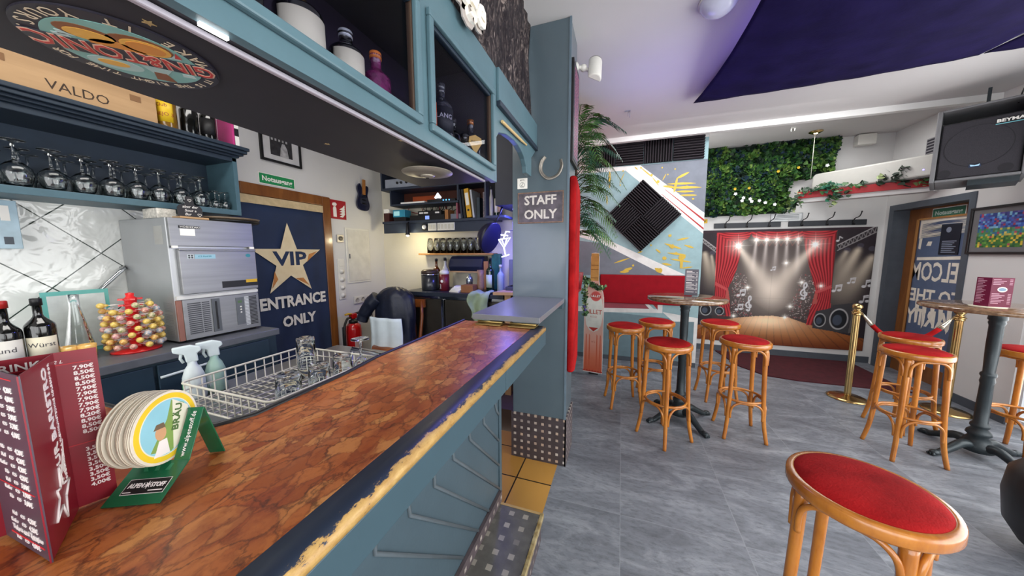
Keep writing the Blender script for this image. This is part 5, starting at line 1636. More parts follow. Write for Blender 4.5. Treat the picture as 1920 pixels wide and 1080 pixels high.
B(rt).box(-2.0, -1.66, 2.97, 3.12, 2.0485, 2.075, BLACK).build('case', bevel=0.003)
b = B(rt)
for k in range(3):
    b.ell((-1.80 + 0.035 * k, 2.969, 2.062), 0.006, mat('led_blue', '#63b8ff', 0.4, emit=('#4aa8ff', 6)), 8)
b.build('lights')
sl = thing('spade_lamp', 'small white glowing spade shaped lamp on the shelf', 'lamp', (-1.86, 2.965, 2.075))
B(sl).prism([(-1.90, 2.092), (-1.86, 2.14), (-1.82, 2.092), (-1.83, 2.08), (-1.855, 2.085), (-1.865, 2.085), (-1.89, 2.08)], 0, 0.012, mat('lamp_white', '#ffffff', 0.5, emit=('#e8f0ff', 2.0)), XW(2.968)).build('spade')
wp = thing('white_player', 'flat white box lying on an orange board on the shelf', 'box', (-2.2, 3.0, 2.048))
B(wp).box(-2.34, -2.03, 2.965, 3.12, 2.0485, 2.065, WHITE).build('flat_box')
B(wp).box(-2.30, -2.0, 3.13, 3.15, 2.0485, 2.15, mat('orange_board', '#a4471c', 0.6)).build('board')
tr_ = thing('control_box', 'turquoise controller box on the lower shelf board', 'controller', (-2.4, 2.98, 1.861))
B(tr_).box(-2.44, -2.28, 2.95, 3.06, 1.905, 1.985, mat('turquoise_plastic', '#2f8aa6', 0.4)).box(-2.44, -2.28, 2.96, 3.06, 1.861, 1.905, BLACK).build('case', bevel=0.004)
B(tr_).box(-2.425, -2.35, 2.948, 2.9505, 1.92, 1.97, mat('screen_pale', '#9fd3d8', 0.4, emit=('#9fd3d8', 0.3))).build('screen')
rc = thing('radio_receiver', 'black wireless receiver rack with lit blue display', 'receiver', (-2.0, 2.99, 1.861))
B(rc).box(-2.22, -1.79, 2.955, 3.09, 1.861, 1.915, BLACK).box(-2.12, -1.83, 2.965, 3.09, 1.915, 1.96, BLACK).build('case', bevel=0.003)
b = B(rc)
b.box(-2.02, -1.97, 2.953, 2.9555, 1.868, 1.905, mat('display_blue', '#7f97e6', 0.4, emit=('#7f97e6', 0.9)))
for x in (-2.10, -2.04, -1.90):
    b.box(x, x + 0.05, 2.962, 2.9655, 1.93, 1.945, WHITE)
b.build('displays')
cbm = thing('cable_tangle', 'tangle of black and red cables behind the audio gear', 'cables', (-1.9, 3.1, 1.861))
for k in range(12):
    a = r6.uniform(-2.25, -1.65)
    c = a + r6.uniform(-0.2, 0.25)
    B(cbm).tube(spline([(a, 3.14, 2.028), (a + 0.02, 3.12, 1.97 + r6.uniform(-0.03, 0.03)), ((a + c) / 2, 3.10, 1.945 + r6.uniform(-0.03, 0.04)), (c, 3.13, 2.0), (c, 3.14, 2.028)], 5), 0.004, BLACK if k % 4 else mat('red_cable', '#8a1f2a', 0.5), 5).build('cable')
bx = thing('card_box', 'small brown upright box between receiver and folders', 'box', (-1.75, 3.0, 1.861))
B(bx).box(-1.775, -1.735, 2.95, 3.08, 1.8615, 1.96, mat('card_brown', '#9a6738', 0.6)).build('box')
gb_ = thing('grey_tray', 'grey plastic tray leaning under the cables', 'tray', (-1.66, 3.0, 1.861))
B(gb_).box(-1.72, -1.595, 2.97, 3.1, 1.8615, 1.915, mat('tray_grey', '#6f727c', 0.5)).build('tray', bevel=0.004)
wf = thing('white_device', 'small white box at the left end of the audio shelf', 'box', (-2.53, 2.99, 1.861))
B(wf).box(-2.565, -2.50, 2.95, 3.1, 1.955, 2.0, WHITE).box(-2.565, -2.49, 2.95, 3.1, 1.8615, 1.955, mat('dark_red_box', '#3c1512', 0.6)).build('case')
G = 'folders and books on the kitchen shelf'


def folder(x, w, h, c, label, lean=0.0, labc=None, name='ring_binder'):
    t = thing(name, label, 'binder', M=Matrix.Translation((x, 3.0, 1.8612 + w * math.sin(abs(lean)))) @ Matrix.Rotation(lean, 4, 'Y'), group=G)
    B(t, True).box(0, w, -0.05, 0.16, 0, h, c).build('cover', bevel=0.002)
    if labc:
        b = B(t, True)
        b.box(w * 0.15, w * 0.85, -0.0515, -0.05, h * 0.42, h * 0.85, labc).lathe([(w * 0.22, 0), (w * 0.22, 0.002), (0.0001, 0.002)], BLACK, 14, XW(-0.05) @ Matrix.Translation((w / 2, h * 0.25, 0)))
        b.build('spine_label')


folder(-1.585, 0.022, 0.29, mat('folder_navy', '#1c2436', 0.5), 'thin dark blue folder leaning left of the yellow binder', -0.1)
folder(-1.553, 0.024, 0.29, mat('folder_black', '#17181c', 0.5), 'black folder right against the yellow binder', -0.1)
folder(-1.515, 0.052, 0.29, mat('binder_yellow', '#cf9a1e', 0.5), 'yellow ring binder leaning on the kitchen shelf', -0.12, WHITE)
folder(-1.448, 0.02, 0.28, mat('folder_white', '#b9bcc4', 0.5), 'pale folder right of the yellow binder', -0.12)
folder(-1.405, 0.035, 0.2, mat('folder_petrol', '#24333f', 0.5), 'dark petrol folder low on the kitchen shelf')
folder(-1.335, 0.03, 0.25, mat('book_dotted', '#3c2f3a', 0.5, var=0.6, vs=40, col2='#8d7f86'), 'speckled spiral book at the right end of the shelf', name='spiral_book')
folder(-1.64, 0.018, 0.16, mat('folder_pink', '#8d4a58', 0.5), 'thin dusky pink notebook left of the folders', name='notebook')
# sockets and a lamp on the apron
for (xa, xb, nm) in ((-1.985, -1.88, 'square double power socket on the dark blue apron board'), (-1.87, -1.66, 'long white switch bank on the dark blue apron board')):
    t = thing('switch_plate', nm, 'switch', ((xa + xb) / 2, 2.95, 1.78), group='switches under the kitchen shelf')
    b = B(t).box(xa, xb, 2.945, 2.9595, 1.745, 1.825, OFFW)
    bp = b.build('plate', bevel=0.004)
    n = 2 if xb - xa < 0.15 else 5
    for k in range(n):
        w = (xb - xa) / n
        B(bp).box(xa + w * k + 0.008, xa + w * (k + 1) - 0.008, 2.941, 2.945, 1.76, 1.81, mat('switch_cream', '#c9c6b8', 0.4)).build('rocker')
t = thing('timer_knob', 'round white timer knob beside the socket under the shelf', 'switch', (-2.03, 2.95, 1.78))
B(t).box(-2.06, -2.0, 2.95, 2.9595, 1.75, 1.82, BLACK).lathe([(0.024, 0), (0.022, 0.016), (0.0001, 0.016)], WHITE, 18, XW(2.95) @ Matrix.Translation((-2.03, 1.785, 0))).build('knob')
lm = thing('spot_lamp', 'small black cone spot lamp shining under the kitchen shelf', 'lamp', (-2.225, 2.93, 1.84))
B(lm).lathe([(0.012, 0.0), (0.014, -0.06), (0.026, -0.13), (0.024, -0.132), (0.012, -0.06), (0.0001, -0.05)], BLACK, 18, Matrix.Translation((-2.225, 2.915, 1.832))).tube([(-2.225, 2.915, 1.83), (-2.225, 2.94, 1.845)], 0.008, BLACK, 8).build('cone')
B(lm).ell((-2.225, 2.915, 1.702), 0.016, mat('warm_bulb', '#fff0cc', 0.4, emit=('#ffdf9a', 25)), 10).build('bulb')
point('kitchen_spot_light', (-2.225, 2.90, 1.66), 5.0, (1.0, 0.86, 0.55), 0.02)
# glass shelf with upturned glasses
gs_ = thing('glass_ledge', 'narrow oak ledge carrying a row of upturned glasses', 'shelf', (-1.8, 3.15, 1.49))
B(gs_).box(-2.2, -1.28, 3.06, 3.199, 1.485, 1.503, OAK).build('board', bevel=0.002)
fg = None
for i in range(9):
    loc = (-2.07 + 0.085 * i, 3.11, 1.504)
    lb = f'upturned water glass, {ORD[i]} from the left on the oak ledge'
    if fg is None:
        fg = thing('water_glass', lb, 'glass', loc, group='upturned glasses on the oak ledge')
        B(fg, True).lathe([(0.0001, 0.14), (0.03, 0.14), (0.036, 0.09), (0.034, 0.0), (0.036, 0.0), (0.038, 0.09), (0.026, 0.165), (0.0001, 0.17)], GLASS, 16).build('glass_body')
    else:
        dup(fg, loc, 0, lb, 'upturned glasses on the oak ledge')
# things on the kitchen worktop
kz = 1.116
t = thing('ice_bucket', 'black lidded bin with chrome ring on the kitchen worktop', 'bin', (-1.92, 2.86, kz))
B(t, True).lathe([(0.0001, 0), (0.085, 0), (0.09, 0.01), (0.092, 0.16)], mat('bucket_black', '#25282b', 0.3, coat=0.3), 28).build('bucket')
B(t, True).lathe([(0.094, 0.16), (0.094, 0.172)], CHROME, 28).build('ring')
B(t, True).lathe([(0.092, 0.172), (0.09, 0.20), (0.07, 0.215), (0.0001, 0.218)], mat('lid_brown', '#3d2f28', 0.35), 28).build('lid')
G = 'bottles and jars on the kitchen worktop'
bottle('syrup_bottle', 'amber bottle leaning at left behind the black bin', (-1.96, 3.05, kz), 0.33, 0.04, body=mat('amber_bottle', '#5a2c12', 0.1, coat=0.5), lab=mat('amber_label', '#a8743f', 0.6), cap=BLACK, group=G)
bottle('syrup_bottle', 'dark capped bottle behind the red canister', (-1.885, 3.12, kz), 0.33, 0.036, body=mat('amber_bottle', '#5a2c12', 0.1, coat=0.5), group=G)
bottle('syrup_bottle', 'pale bottle with black cap left of the blue roll holder', (-1.83, 3.02, kz), 0.34, 0.036, body=mat('pale_bottle', '#b8b8ae', 0.15), group=G)
t = thing('canister', 'dark red cylindrical canister with white print beside the black bin', 'canister', (-1.745, 2.86, kz), group=G)
B(t, True).lathe([(0.0001, 0), (0.05, 0), (0.05, 0.17), (0.0001, 0.17)], mat('can_red', '#6e1f2a', 0.4), 24).build('body')
B(t, True).lathe([(0.05, 0.17), (0.05, 0.195), (0.03, 0.215), (0.0001, 0.218)], OFFW, 24).build('lid')
b = B(t, True)
b.prism(circ(0, 0.1, 0.015, 14), 0, 0.003, WHITE, XW(-0.05)).text('SIRUP', 0.02, WHITE, XW(-0.053) @ Matrix.Translation((-0.015, 0.045, 0)) @ Matrix.Rotation(PI / 2, 4, 'Z'))
b.build('print')
t = thing('roll_dispenser', 'dark blue roll holder on the kitchen wall', 'dispenser', (-1.6, 3.12, 1.31), group=G)
B(t).prism([(3.19, 1.31), (3.04, 1.31), (3.02, 1.36), (3.05, 1.44), (3.10, 1.47), (3.19, 1.47)], -1.79, -1.39, mat('dispenser_blue', '#1c2238', 0.35), PL((0, 0, 0), (0, 1, 0), (0, 0, 1))).build('case', bevel=0.006)
B(t).box(-1.78, -1.45, 3.04, 3.06, 1.295, 1.31, WDB).build('paper_edge')
t = thing('vase', 'brown paper wrapped jar in front of the dark bottle', 'jar', (-1.33, 2.86, kz), group=G)
B(t, True).lathe([(0.0001, 0), (0.028, 0), (0.036, 0.06), (0.03, 0.16), (0.036, 0.22), (0.033, 0.22), (0.027, 0.16), (0.0001, 0.05)], mat('jar_brown', '#8a6a52', 0.5, var=0.25, vs=20), 18).build('body')
bottle('sparkling_bottle', 'dark green sparkling wine bottle with pale label', (-1.255, 2.93, kz), 0.34, 0.042, body=GRGL, lab=mat('label_pale_green', '#b9c7b4', 0.6), face=-1.9, group=G)
bottle('water_bottle', 'frosted pale bottle right of the sparkling wine', (-1.15, 2.95, kz), 0.27, 0.036, body=mat('frosted', '#9aa8ac', 0.4), cap=OFFW, group=G)
t = thing('leaflet_tube', 'green printed tube box behind the sparkling wine bottle', 'box', (-1.26, 3.1, kz), group=G)
B(t).box(-1.31, -1.21, 3.10, 3.15, kz, kz + 0.38, mat('tube_green', '#1f6358', 0.5, var=0.3, vs=20)).build('box')
t = thing('carton', 'tan upright carton behind the jar on the kitchen worktop', 'box', (-1.38, 3.1, kz), group=G)
B(t).box(-1.385, -1.335, 3.06, 3.17, kz, kz + 0.30, mat('carton_tan', '#a8744a', 0.6)).build('box')
t = thing('grey_canister', 'grey upright canister at the right end of worktop', 'canister', (-1.06, 3.08, kz), group=G)
B(t).box(-1.10, -1.03, 3.06, 3.12, kz, kz + 0.32, mat('can_grey', '#6b6f74', 0.5)).build('box', bevel=0.004)
t = thing('shaker', 'small steel shaker on the kitchen worktop', 'shaker', (-1.50, 2.95, kz), group=G)
B(t, True).lathe([(0.0001, 0), (0.03, 0), (0.038, 0.11), (0.03, 0.14), (0.014, 0.15), (0.014, 0.17), (0.0001, 0.17)], mat('shaker_steel', '#9aa2a6', 0.25, 0.8), 18).build('body')
t = thing('paper_stack', 'untidy little stack of white paper packets on the worktop', 'paper packets', (-1.55, 2.80, kz), group=G)
b = B(t)
for k in range(5):
    b.box(-1.62 + 0.01 * k, -1.50 + 0.006 * k, 2.74, 2.84, kz + 0.012 * k, kz + 0.012 * k + 0.011, WHITE, Matrix.Translation((-1.56, 2.79, 0)) @ Matrix.Rotation(0.12 * (k - 2), 4, 'Z') @ Matrix.Translation((1.56, -2.79, 0)))
b.build('packets')
t = thing('bread_board', 'brown wooden box beside the white paper packets', 'box', (-1.42, 2.82, kz), group=G)
B(t).box(-1.49, -1.36, 2.74, 2.86, kz, kz + 0.075, mat('box_brown', '#8a5a34', 0.6)).build('box', bevel=0.003)
tw = B()


def towel(u, v):
    x = -1.36 + 0.20 * u + 0.02 * math.sin(v * 9)
    if v < 0.3:
        y, z = 2.80 - v / 0.3 * 0.13, 1.128 + 0.012 * math.sin(u * 9)
    else:
        y, z = 2.665 - 0.02 * math.sin(u * 8 + v * 4), 1.128 - (v - 0.3) * 0.62 * (0.55 + 0.45 * u)
    return (x, y, z)


tag(tw.surf(towel, 22, 22, mat('towel_green', '#92a383', 0.9, var=0.12)).build('dish_towel', thick=0.006), 'pale green dish towel hanging over the kitchen worktop edge', 'towel')

# chair with jacket and white apron
ch = thing('bentwood_chair', 'brown wooden chair mostly hidden under a navy jacket', 'chair', (-2.05, 2.42, 0.17), 0.1)
CHW = wood('chair_wood', '#6f3513', '#a05a22', (1, 1, 0.3), 8)
b = lambda n, f: f(B(ch, True)).build(n)
b('seat', lambda q: q.lathe([(0.0001, 0.42), (0.2, 0.42), (0.205, 0.44), (0.2, 0.455), (0.0001, 0.455)], CHW, 28))
for sx in (-1, 1):
    b('leg', lambda q: q.tube([(0.16 * sx, -0.14, 0.42), (0.19 * sx, -0.18, 0)], [0.017, 0.013], CHW, 10))
    b('leg', lambda q: q.tube([(0.22 * sx, 0.2, 0), (0.18 * sx, 0.16, 0.45), (0.19 * sx, 0.2, 0.7), (0.17 * sx, 0.24, 0.86)], [0.014, 0.018, 0.017, 0.015], CHW, 10))
b('top_rail', lambda q: q.box(-0.21, 0.21, 0.225, 0.25, 0.79, 0.87, CHW))
b('backrest', lambda q: q.tube(spline([(-0.1, 0.21, 0.46), (-0.09, 0.22, 0.65), (0, 0.235, 0.78), (0.09, 0.22, 0.65), (0.1, 0.21, 0.46)], 5), 0.012, CHW, 8))
jk = B()
JM = mat('jacket_navy', '#151b2c', 0.45, var=0.25, vs=7, bmp=0.4, bs=22)
r8 = random.Random(2)


def jack(u, v):
    a = 2 * PI * u
    s_ = math.sin(min(1.0, v * 2.0) * PI / 2)          # shoulders round over the chair back, then hang
    w = 1 + 0.03 * math.sin(5 * a + 5 * v) + 0.025 * math.sin(11 * a - 9 * v)
    hem = 0.40 + 0.08 * math.cos(a + 1.9)
    z = 1.17 - 0.15 * (1 - math.cos(min(1.0, v * 2.0) * PI / 2)) - hem * max(0, v - 0.35) / 0.65
    return (-2.085 + 0.205 * s_ * w * math.cos(a) * (1 - 0.25 * max(0, v - 0.6)), 2.50 + 0.13 * s_ * w * math.sin(a) * (1 - 0.2 * max(0, v - 0.6)), z + 0.008 * math.sin(7 * a + 13 * v) * s_)


jt = thing('jacket', 'navy quilted jacket draped over the wooden chair', 'jacket', (-2.08, 2.5, 0.7))
B(jt).surf(jack, 56, 30, JM, cu=True).build('body', thick=0.01)
B(jt).tube(spline([(-2.22, 2.42, 1.08), (-2.30, 2.39, 1.0), (-2.36, 2.38, 0.91), (-2.385, 2.37, 0.85)], 6), [0.07] * 6 + [0.062] * 6 + [0.055] * 7, JM, 14).build('sleeve')
ap = B()
ap.surf(lambda u, v: (-2.27 + 0.36 * u + 0.01 * math.sin(v * 5), 2.355 - 0.02 * math.sin(u * PI) + 0.008 * math.sin(u * 14), 0.90 - 0.5 * v), 20, 16, mat('apron_white', '#d7e4ea', 0.8, var=0.05))
tag(ap.build('white_bag', thick=0.006), 'white cloth bag hanging on the chair below the jacket', 'bag')

# desk corner behind the pillar: neon glass, hat, monitor shelf
dk = thing('side_desk', 'pale wooden side desk behind the pillar lit blue', 'desk', (-0.95, 2.9, 0.17))
PW = wood('desk_ply', '#b48a5c', '#c9a273', (1, 1, 0.3), 7, 0.5, 0.0)
B(dk).prism([(-1.09, 2.60), (-0.725, 2.66), (-0.725, 3.19), (-0.985, 3.19)], 1.125, 1.152, PW).build('desk_top')
B(dk).box(-1.0, -0.94, 2.66, 2.70, 0.17, 1.125, PW).build('leg')
B(dk).box(-0.975, -0.955, 2.75, 3.18, 0.17, 1.125, PW).build('side_panel')
B(dk).box(-0.78, -0.73, 2.70, 2.74, 0.17, 1.125, PW).build('leg')
kb = thing('console', 'dark grey keyboard console on the side desk', 'console', (-0.92, 2.85, 1.152), -0.1)
B(kb, True).box(-0.1, 0.16, -0.1, 0.2, 0.0, 0.035, mat('console_grey', '#3c4152', 0.4)).build('case', bevel=0.004)
b = B(kb, True)
for i in range(6):
    for j in range(3):
        b.box(-0.085 + 0.038 * i, -0.055 + 0.038 * i, -0.08 + 0.05 * j, -0.045 + 0.05 * j, 0.035, 0.041, BLACK)
b.build('keys')
tg = thing('tissue', 'crumpled white paper on the side desk', 'paper', (-0.80, 2.70, 1.152))
B(tg).surf(lambda u, v: (-0.86 + 0.12 * u, 2.68 + 0.06 * v, 1.154 + 0.02 * abs(math.sin(u * 7 + v * 3))), 12, 8, WHITE).build('sheet', thick=0.001)
mb = thing('hanging_cupboard', 'dark cupboard hung behind the pillar with blue lit underside', 'cupboard', (-0.85, 2.5, 1.86))
B(mb).box(-0.97, -0.725, 2.38, 2.80, 1.88, 2.5, mat('cupboard_dark', '#1d2030', 0.5)).build('case', bevel=0.003)
area('blue_strip_light', (-0.85, 2.62, 1.865), (-0.85, 2.6, 0), 0.2, 0.3, 14.0, (0.16, 0.16, 1.0))
point('blue_desk_light', (-0.86, 2.42, 1.72), 4.0, (0.16, 0.16, 1.0), 0.04)
G = 'bottles beside the hanging cupboard'
sb_ = thing('side_ledge', 'short dark ledge with bottles left of the hanging cupboard', 'shelf', (-1.08, 2.7, 1.82))
B(sb_).box(-1.17, -0.98, 2.62, 2.86, 1.815, 1.835, NV2).box(-1.17, -1.155, 2.62, 2.86, 1.835, 2.2, NV2).build('board')
bottle('spirit_bottle', 'pale slim bottle left on the short dark ledge', (-1.13, 2.68, 1.836), 0.26, 0.018, body=mat('pale_bottle2', '#a9a594', 0.3), neck=0.01, group=G)
bottle('spirit_bottle', 'green topped bottle in the middle of the short dark ledge', (-1.085, 2.70, 1.836), 0.31, 0.02, body=GRGL, lab=CREAM, labz=(0.1, 0.5), neck=0.011, face=-1.5, group=G)
bottle('spirit_bottle', 'bottle with tan label right on the short dark ledge', (-1.04, 2.67, 1.836), 0.24, 0.02, lab=mat('tan_label', '#b08a68', 0.6), neck=0.011, face=-1.5, group=G)
HD = Vector((0.90, -0.15, -0.36)).normalized()
ht = thing('dome_shade', 'dark half dome shade hung under the cupboard, open towards the blue light', 'shade', M=PL((-1.03, 2.44, 1.625), HD.orthogonal(), HD.cross(HD.orthogonal())))
HT = mat('dome_dark', '#17142c', 0.4)
B(ht, True).lathe([(0.128 * math.cos(k * PI / 20), -0.11 * math.sin(k * PI / 20)) for k in range(10)] + [(0.0001, -0.11)], HT, 36).build('dome', thick=0.004)
B(ht).tube([(-1.0, 2.44, 1.745), (-0.97, 2.45, 1.80), (-0.94, 2.46, 1.879)], 0.008, BLACK, 8).build('arm')

nm = thing('martini_neon', 'white glowing martini glass neon sign', 'neon sign', M=PL((-0.90, 2.40, 1.565), (1, 0.0, 0), (0, 0, 1)))
NT = mat('neon_white', '#ffffff', 0.4, emit=('#dfe4ff', 5))
b = B(nm, True)
for pts in ([(-0.05, 0.045), (-0.005, -0.02), (0.05, 0.06), (-0.05, 0.045)], [(-0.005, -0.02), (0.01, -0.085)], [(-0.025, -0.095), (0.04, -0.075)], [(-0.01, 0.05), (0.015, 0.11), (0.045, 0.105)], [(-0.03, 0.085), (0.03, 0.075)], [(-0.025, 0.05), (0.0, -0.005), (0.02, 0.05)]):
    b.tube([(x, y, 0) for x, y in pts], 0.0045, NT, 6)
b.build('tube')
B(nm, True).box(-0.06, 0.055, -0.10, 0.11, -0.016, -0.013, PANE).build('backing')
B(nm, True).tube([(0.02, 0.11, -0.014), (0.12, 0.13, -0.014), (0.173, 0.13, -0.014)], 0.003, BLACK, 6).build('bracket')
for (txt, x, z, w, m1, m2, nm_) in (('COCKTAIL', -0.80, 1.60, 0.2, mat('tin_dark_blue', '#262a52', 0.4), WHITE, 'dark tin cocktail sign behind the neon glass'), ('MARTINI', -0.79, 1.44, 0.2, mat('tin_pale_blue', '#9aa0d0', 0.4), BLACK, 'pale tin sign below the cocktail sign')):
    t = thing('tin_sign', nm_, 'sign', (x, 2.92, z), group='tin signs behind the pillar')
    B(t).box(-0.90, -0.725, 2.93, 2.935, z - 0.055, z + 0.06, m1).build('plate', bevel=0.002)
    B(t).text(txt, 0.05, m2, XW(2.93) @ Matrix.Translation((-0.80, z, 0)), width=0.17, bold=0.001).build('lettering')
t = thing('perforated_panel', 'tall perforated white panel behind the neon glass', 'panel', (-0.93, 2.9, 1.152))
B(t).box(-0.955, -0.915, 2.93, 2.94, 1.153, 1.52, mat('panel_pale', '#a9a7b5', 0.5)).build('panel')
b = B(t)
for k in range(11):
    b.prism(circ(-0.935, 1.18 + 0.03 * k, 0.008, 10), 0, 0.001, GREYP, XW(2.93))
b.build('holes')
# ---------------------------------------------------------------- bar stools
SW = wood('stool_beech', '#9a561c', '#c9822f', (1, 1, 0.35), 9, 0.26, 0.4)


def make_stool():
    t = thing('bar_stool', 'x', 'bar stool')
    RT, H = 0.172, 0.765
    B(t, True).lathe([(0.150, 0.735), (RT, 0.735), (RT + 0.004, 0.742), (RT + 0.004, 0.765), (RT, 0.772), (0.160, 0.775), (0.152, 0.772), (0.150, 0.735)], SW, 48).build('seat_ring')
    prof = [(0.0001, 0.742), (0.157, 0.742), (0.160, 0.768)]
    for k in range(1, 9):
        a = k / 8 * PI / 2
        prof.append((0.160 * math.cos(a) ** 0.6 if k < 8 else 0.0001, 0.768 + 0.024 * math.sin(a)))
    B(t, True).lathe(prof, RED, 48).build('seat_cushion')
    legs = []
    for k in range(4):
        a = PI / 4 + k * PI / 2
        c, s = math.cos(a), math.sin(a)
        pts = spline([(0.148 * c, 0.148 * s, 0.735), (0.153 * c, 0.153 * s, 0.55), (0.163 * c, 0.163 * s, 0.32), (0.178 * c, 0.178 * s, 0.14), (0.205 * c, 0.205 * s, 0.0)], 5)
        n = len(pts)
        B(t, True).tube(pts, [0.0178 - 0.0045 * i / (n - 1) for i in range(n)], SW, 14).build('leg')
    B(t, True).tube([(0.150 * math.cos(2 * PI * k / 40), 0.150 * math.sin(2 * PI * k / 40), 0.315) for k in range(40)], 0.0095, SW, 10, closed=True).build('foot_ring')
    for k in range(4):
        a0, a1 = PI / 4 + k * PI / 2, PI / 4 + (k + 1) * PI / 2
        for nm, ra, rb, z0, z1, rr_ in (('upper_arch', 0.160, 0.150, 0.61, 0.722, 0.0085), ('lower_arch', 0.172, 0.157, 0.175, 0.30, 0.0085)):
            pts = []
            for q, w, zz in ((0.09, ra, z0), (0.10, ra, z0 + (z1 - z0) * 0.45), (0.16, ra - 0.004, z0 + (z1 - z0) * 0.78), (0.30, rb - 0.006, z1), (0.5, rb - 0.012, z1 + 0.002), (0.70, rb - 0.006, z1), (0.84, ra - 0.004, z0 + (z1 - z0) * 0.78), (0.90, ra, z0 + (z1 - z0) * 0.45), (0.91, ra, z0)):
                p = Vector((math.cos(a0), math.sin(a0), 0)).lerp(Vector((math.cos(a1), math.sin(a1), 0)), q)
                # bow the rod outward so that it follows the seat ring
                L = p.length
                p = p * (w * (0.82 + 0.18 * 1.0) / L) if nm == 'upper_arch' else p * (w / L)
                pts.append((p.x, p.y, zz))
            B(t, True).tube(spline(pts, 4), rr_, SW, 8).build(nm)
    for c in t.children:
        for v in c.data.vertices:
            v.co.z *= 1.028
    return t


stool = make_stool()
G = 'red topped bar stools'
ST = [((0.055, 3.21), 0.25, 'bar stool at the left of the group, beside the bottle shaped cut-out'),
      ((0.365, 3.52), 0.1, 'bar stool at the back of the left table, in front of the red bench'),
      ((0.37, 2.70), 0.72, 'front stool of the left table, nearest to the pillar side of the camera'),
      ((0.97, 3.66), 0.15, 'bar stool behind the right front one, against the stage backdrop'),
      ((0.97, 2.975), 0.03, 'bar stool standing free right of the left table, in front of the stage backdrop'),
      ((2.31, 3.53), 0.35, 'bar stool at the right table, half hidden behind another stool near the brass post'),
      ((2.03, 3.04), 0.02, 'front stool of the pair at the right table, with pinkish red seat'),
      ((2.80, 3.28), 0.3, 'bar stool cut off by the right picture edge at the right table'),
      ((0.70, 1.15), 0.84, 'big bar stool alone in the near foreground with bright red seat')]
for i, ((x, y), a, lb) in enumerate(ST):
    if i == 0:
        stool.location, stool.rotation_euler = (x, y, 0), (0, 0, a)
        stool['label'], stool['group'] = lb, G
    else:
        dup(stool, (x, y, 0), a, lb, G, (1, 1, 1.02) if i == 8 else None)

# ---------------------------------------------------------------- high tables
TT = mat('table_granite', '#6f5039', 0.07, var=0.35, vs=45, col2='#96775a', coat=0.6)


def table(x, y, r, rot, label, ztop=1.115):
    t = thing('high_table', label, 'table', (x, y, 0), rot, 'round high tables')
    B(t, True).lathe([(0.0001, ztop - 0.028), (r - 0.01, ztop - 0.028), (r, ztop - 0.022), (r, ztop - 0.006), (r - 0.006, ztop), (0.0001, ztop)], TT, 64).build('table_top')
    B(t, True).lathe([(0.0001, ztop - 0.06), (0.04, ztop - 0.06), (0.11, ztop - 0.034), (0.11, ztop - 0.0285), (0.0001, ztop - 0.0285)], IRON, 28).build('top_flange')
    n = 32
    kr = 0.76
    prof = [(0.052, ztop - 0.055), (0.056, ztop - 0.09), (0.046, ztop - 0.10), (0.05, ztop - 0.115), (0.043, ztop - 0.135), (0.043, ztop - 0.30), (0.036, 0.64), (0.048, 0.63), (0.05, 0.615), (0.04, 0.60), (0.046, 0.57), (0.04, 0.55), (0.043, 0.40), (0.045, 0.26), (0.058, 0.245), (0.06, 0.23), (0.048, 0.215), (0.062, 0.19), (0.066, 0.17), (0.05, 0.155), (0.07, 0.12), (0.085, 0.09), (0.09, 0.05), (0.05, 0.035), (0.0001, 0.035)]
    c = B(t, True)
    vs, fs = [], []
    for i, (rr_, z) in enumerate(prof):
        fl = 0.09 if i in (4, 5, 6, 11, 12, 13) else 0.0
        for j in range(n):
            a = 2 * PI * j / n
            q = rr_ * (kr if z > 0.2 else 0.9) * (1 - (fl if j % 2 else 0))
            vs.append((q * math.cos(a), q * math.sin(a), z))
    for i in range(len(prof) - 1):
        for j in range(n):
            fs.append((i * n + j, (i + 1) * n + j, (i + 1) * n + (j + 1) % n, i * n + (j + 1) % n))
    c.add(vs, fs, IRON, True)
    c.build('fluted_column')
    for k in range(4):
        a = k * PI / 2
        M = Matrix.Rotation(a, 4, 'Z')
        l = B(t, True)
        pts = spline([(0.05, 0, 0.085), (0.11, 0, 0.095), (0.18, 0, 0.06), (0.25, 0, 0.025), (0.285, 0, 0.02)], 5)
        m = len(pts)
        l.tube(pts, [0.034 - 0.016 * i / (m - 1) for i in range(m)], IRON, 10, T=M)
        l.ell((0.29, 0, 0.021), (0.034, 0.026, 0.021), IRON, 12, M)
        for q in (-1, 0, 1):
            l.ell((0.315, 0.016 * q, 0.012), (0.014, 0.008, 0.012), IRON, 8, M)
        l.build('claw_foot')
    return t


table(0.54, 3.06, 0.31, 0.55, 'round high table with stone top among the five left stools')
table(2.52, 3.18, 0.36, 0.31, 'round high table with iron column at the right picture edge')

# menus on the tables
m = thing('table_menu', 'dark grey upright menu card on the left high table', 'menu', (0.625, 3.17, 1.116))
b = B(m)
M = PL((0.548, 3.19, 1.1165), (0.9, -0.12, 0), (0, 0, 1))
b.box(0, 0.105, 0, 0.235, -0.001, 0, mat('menu_slate', '#54505c', 0.4), M).box(0, 0.105, 0, 0.235, -0.03, -0.029, mat('menu_slate', '#54505c', 0.4), M)
b.build('card')
b = B(m)
for k in range(17):
    if k in (8, 15):
        continue
    z = 0.215 - 0.0115 * k
    w = 0.05 + 0.02 * ((k * 7) % 3)
    b.box(0.01, 0.01 + w * 0.9, z, z + (0.006 if k in (0, 9) else 0.0035), 0, 0.0005, MT, M)
    if k > 0:
        b.box(0.086, 0.098, z, z + 0.0035, 0, 0.0005, MT, M)
b.build('print')
m = thing('table_menu', 'maroon folded menu with oval logo on the right high table', 'menu', (2.52, 3.2, 1.116))
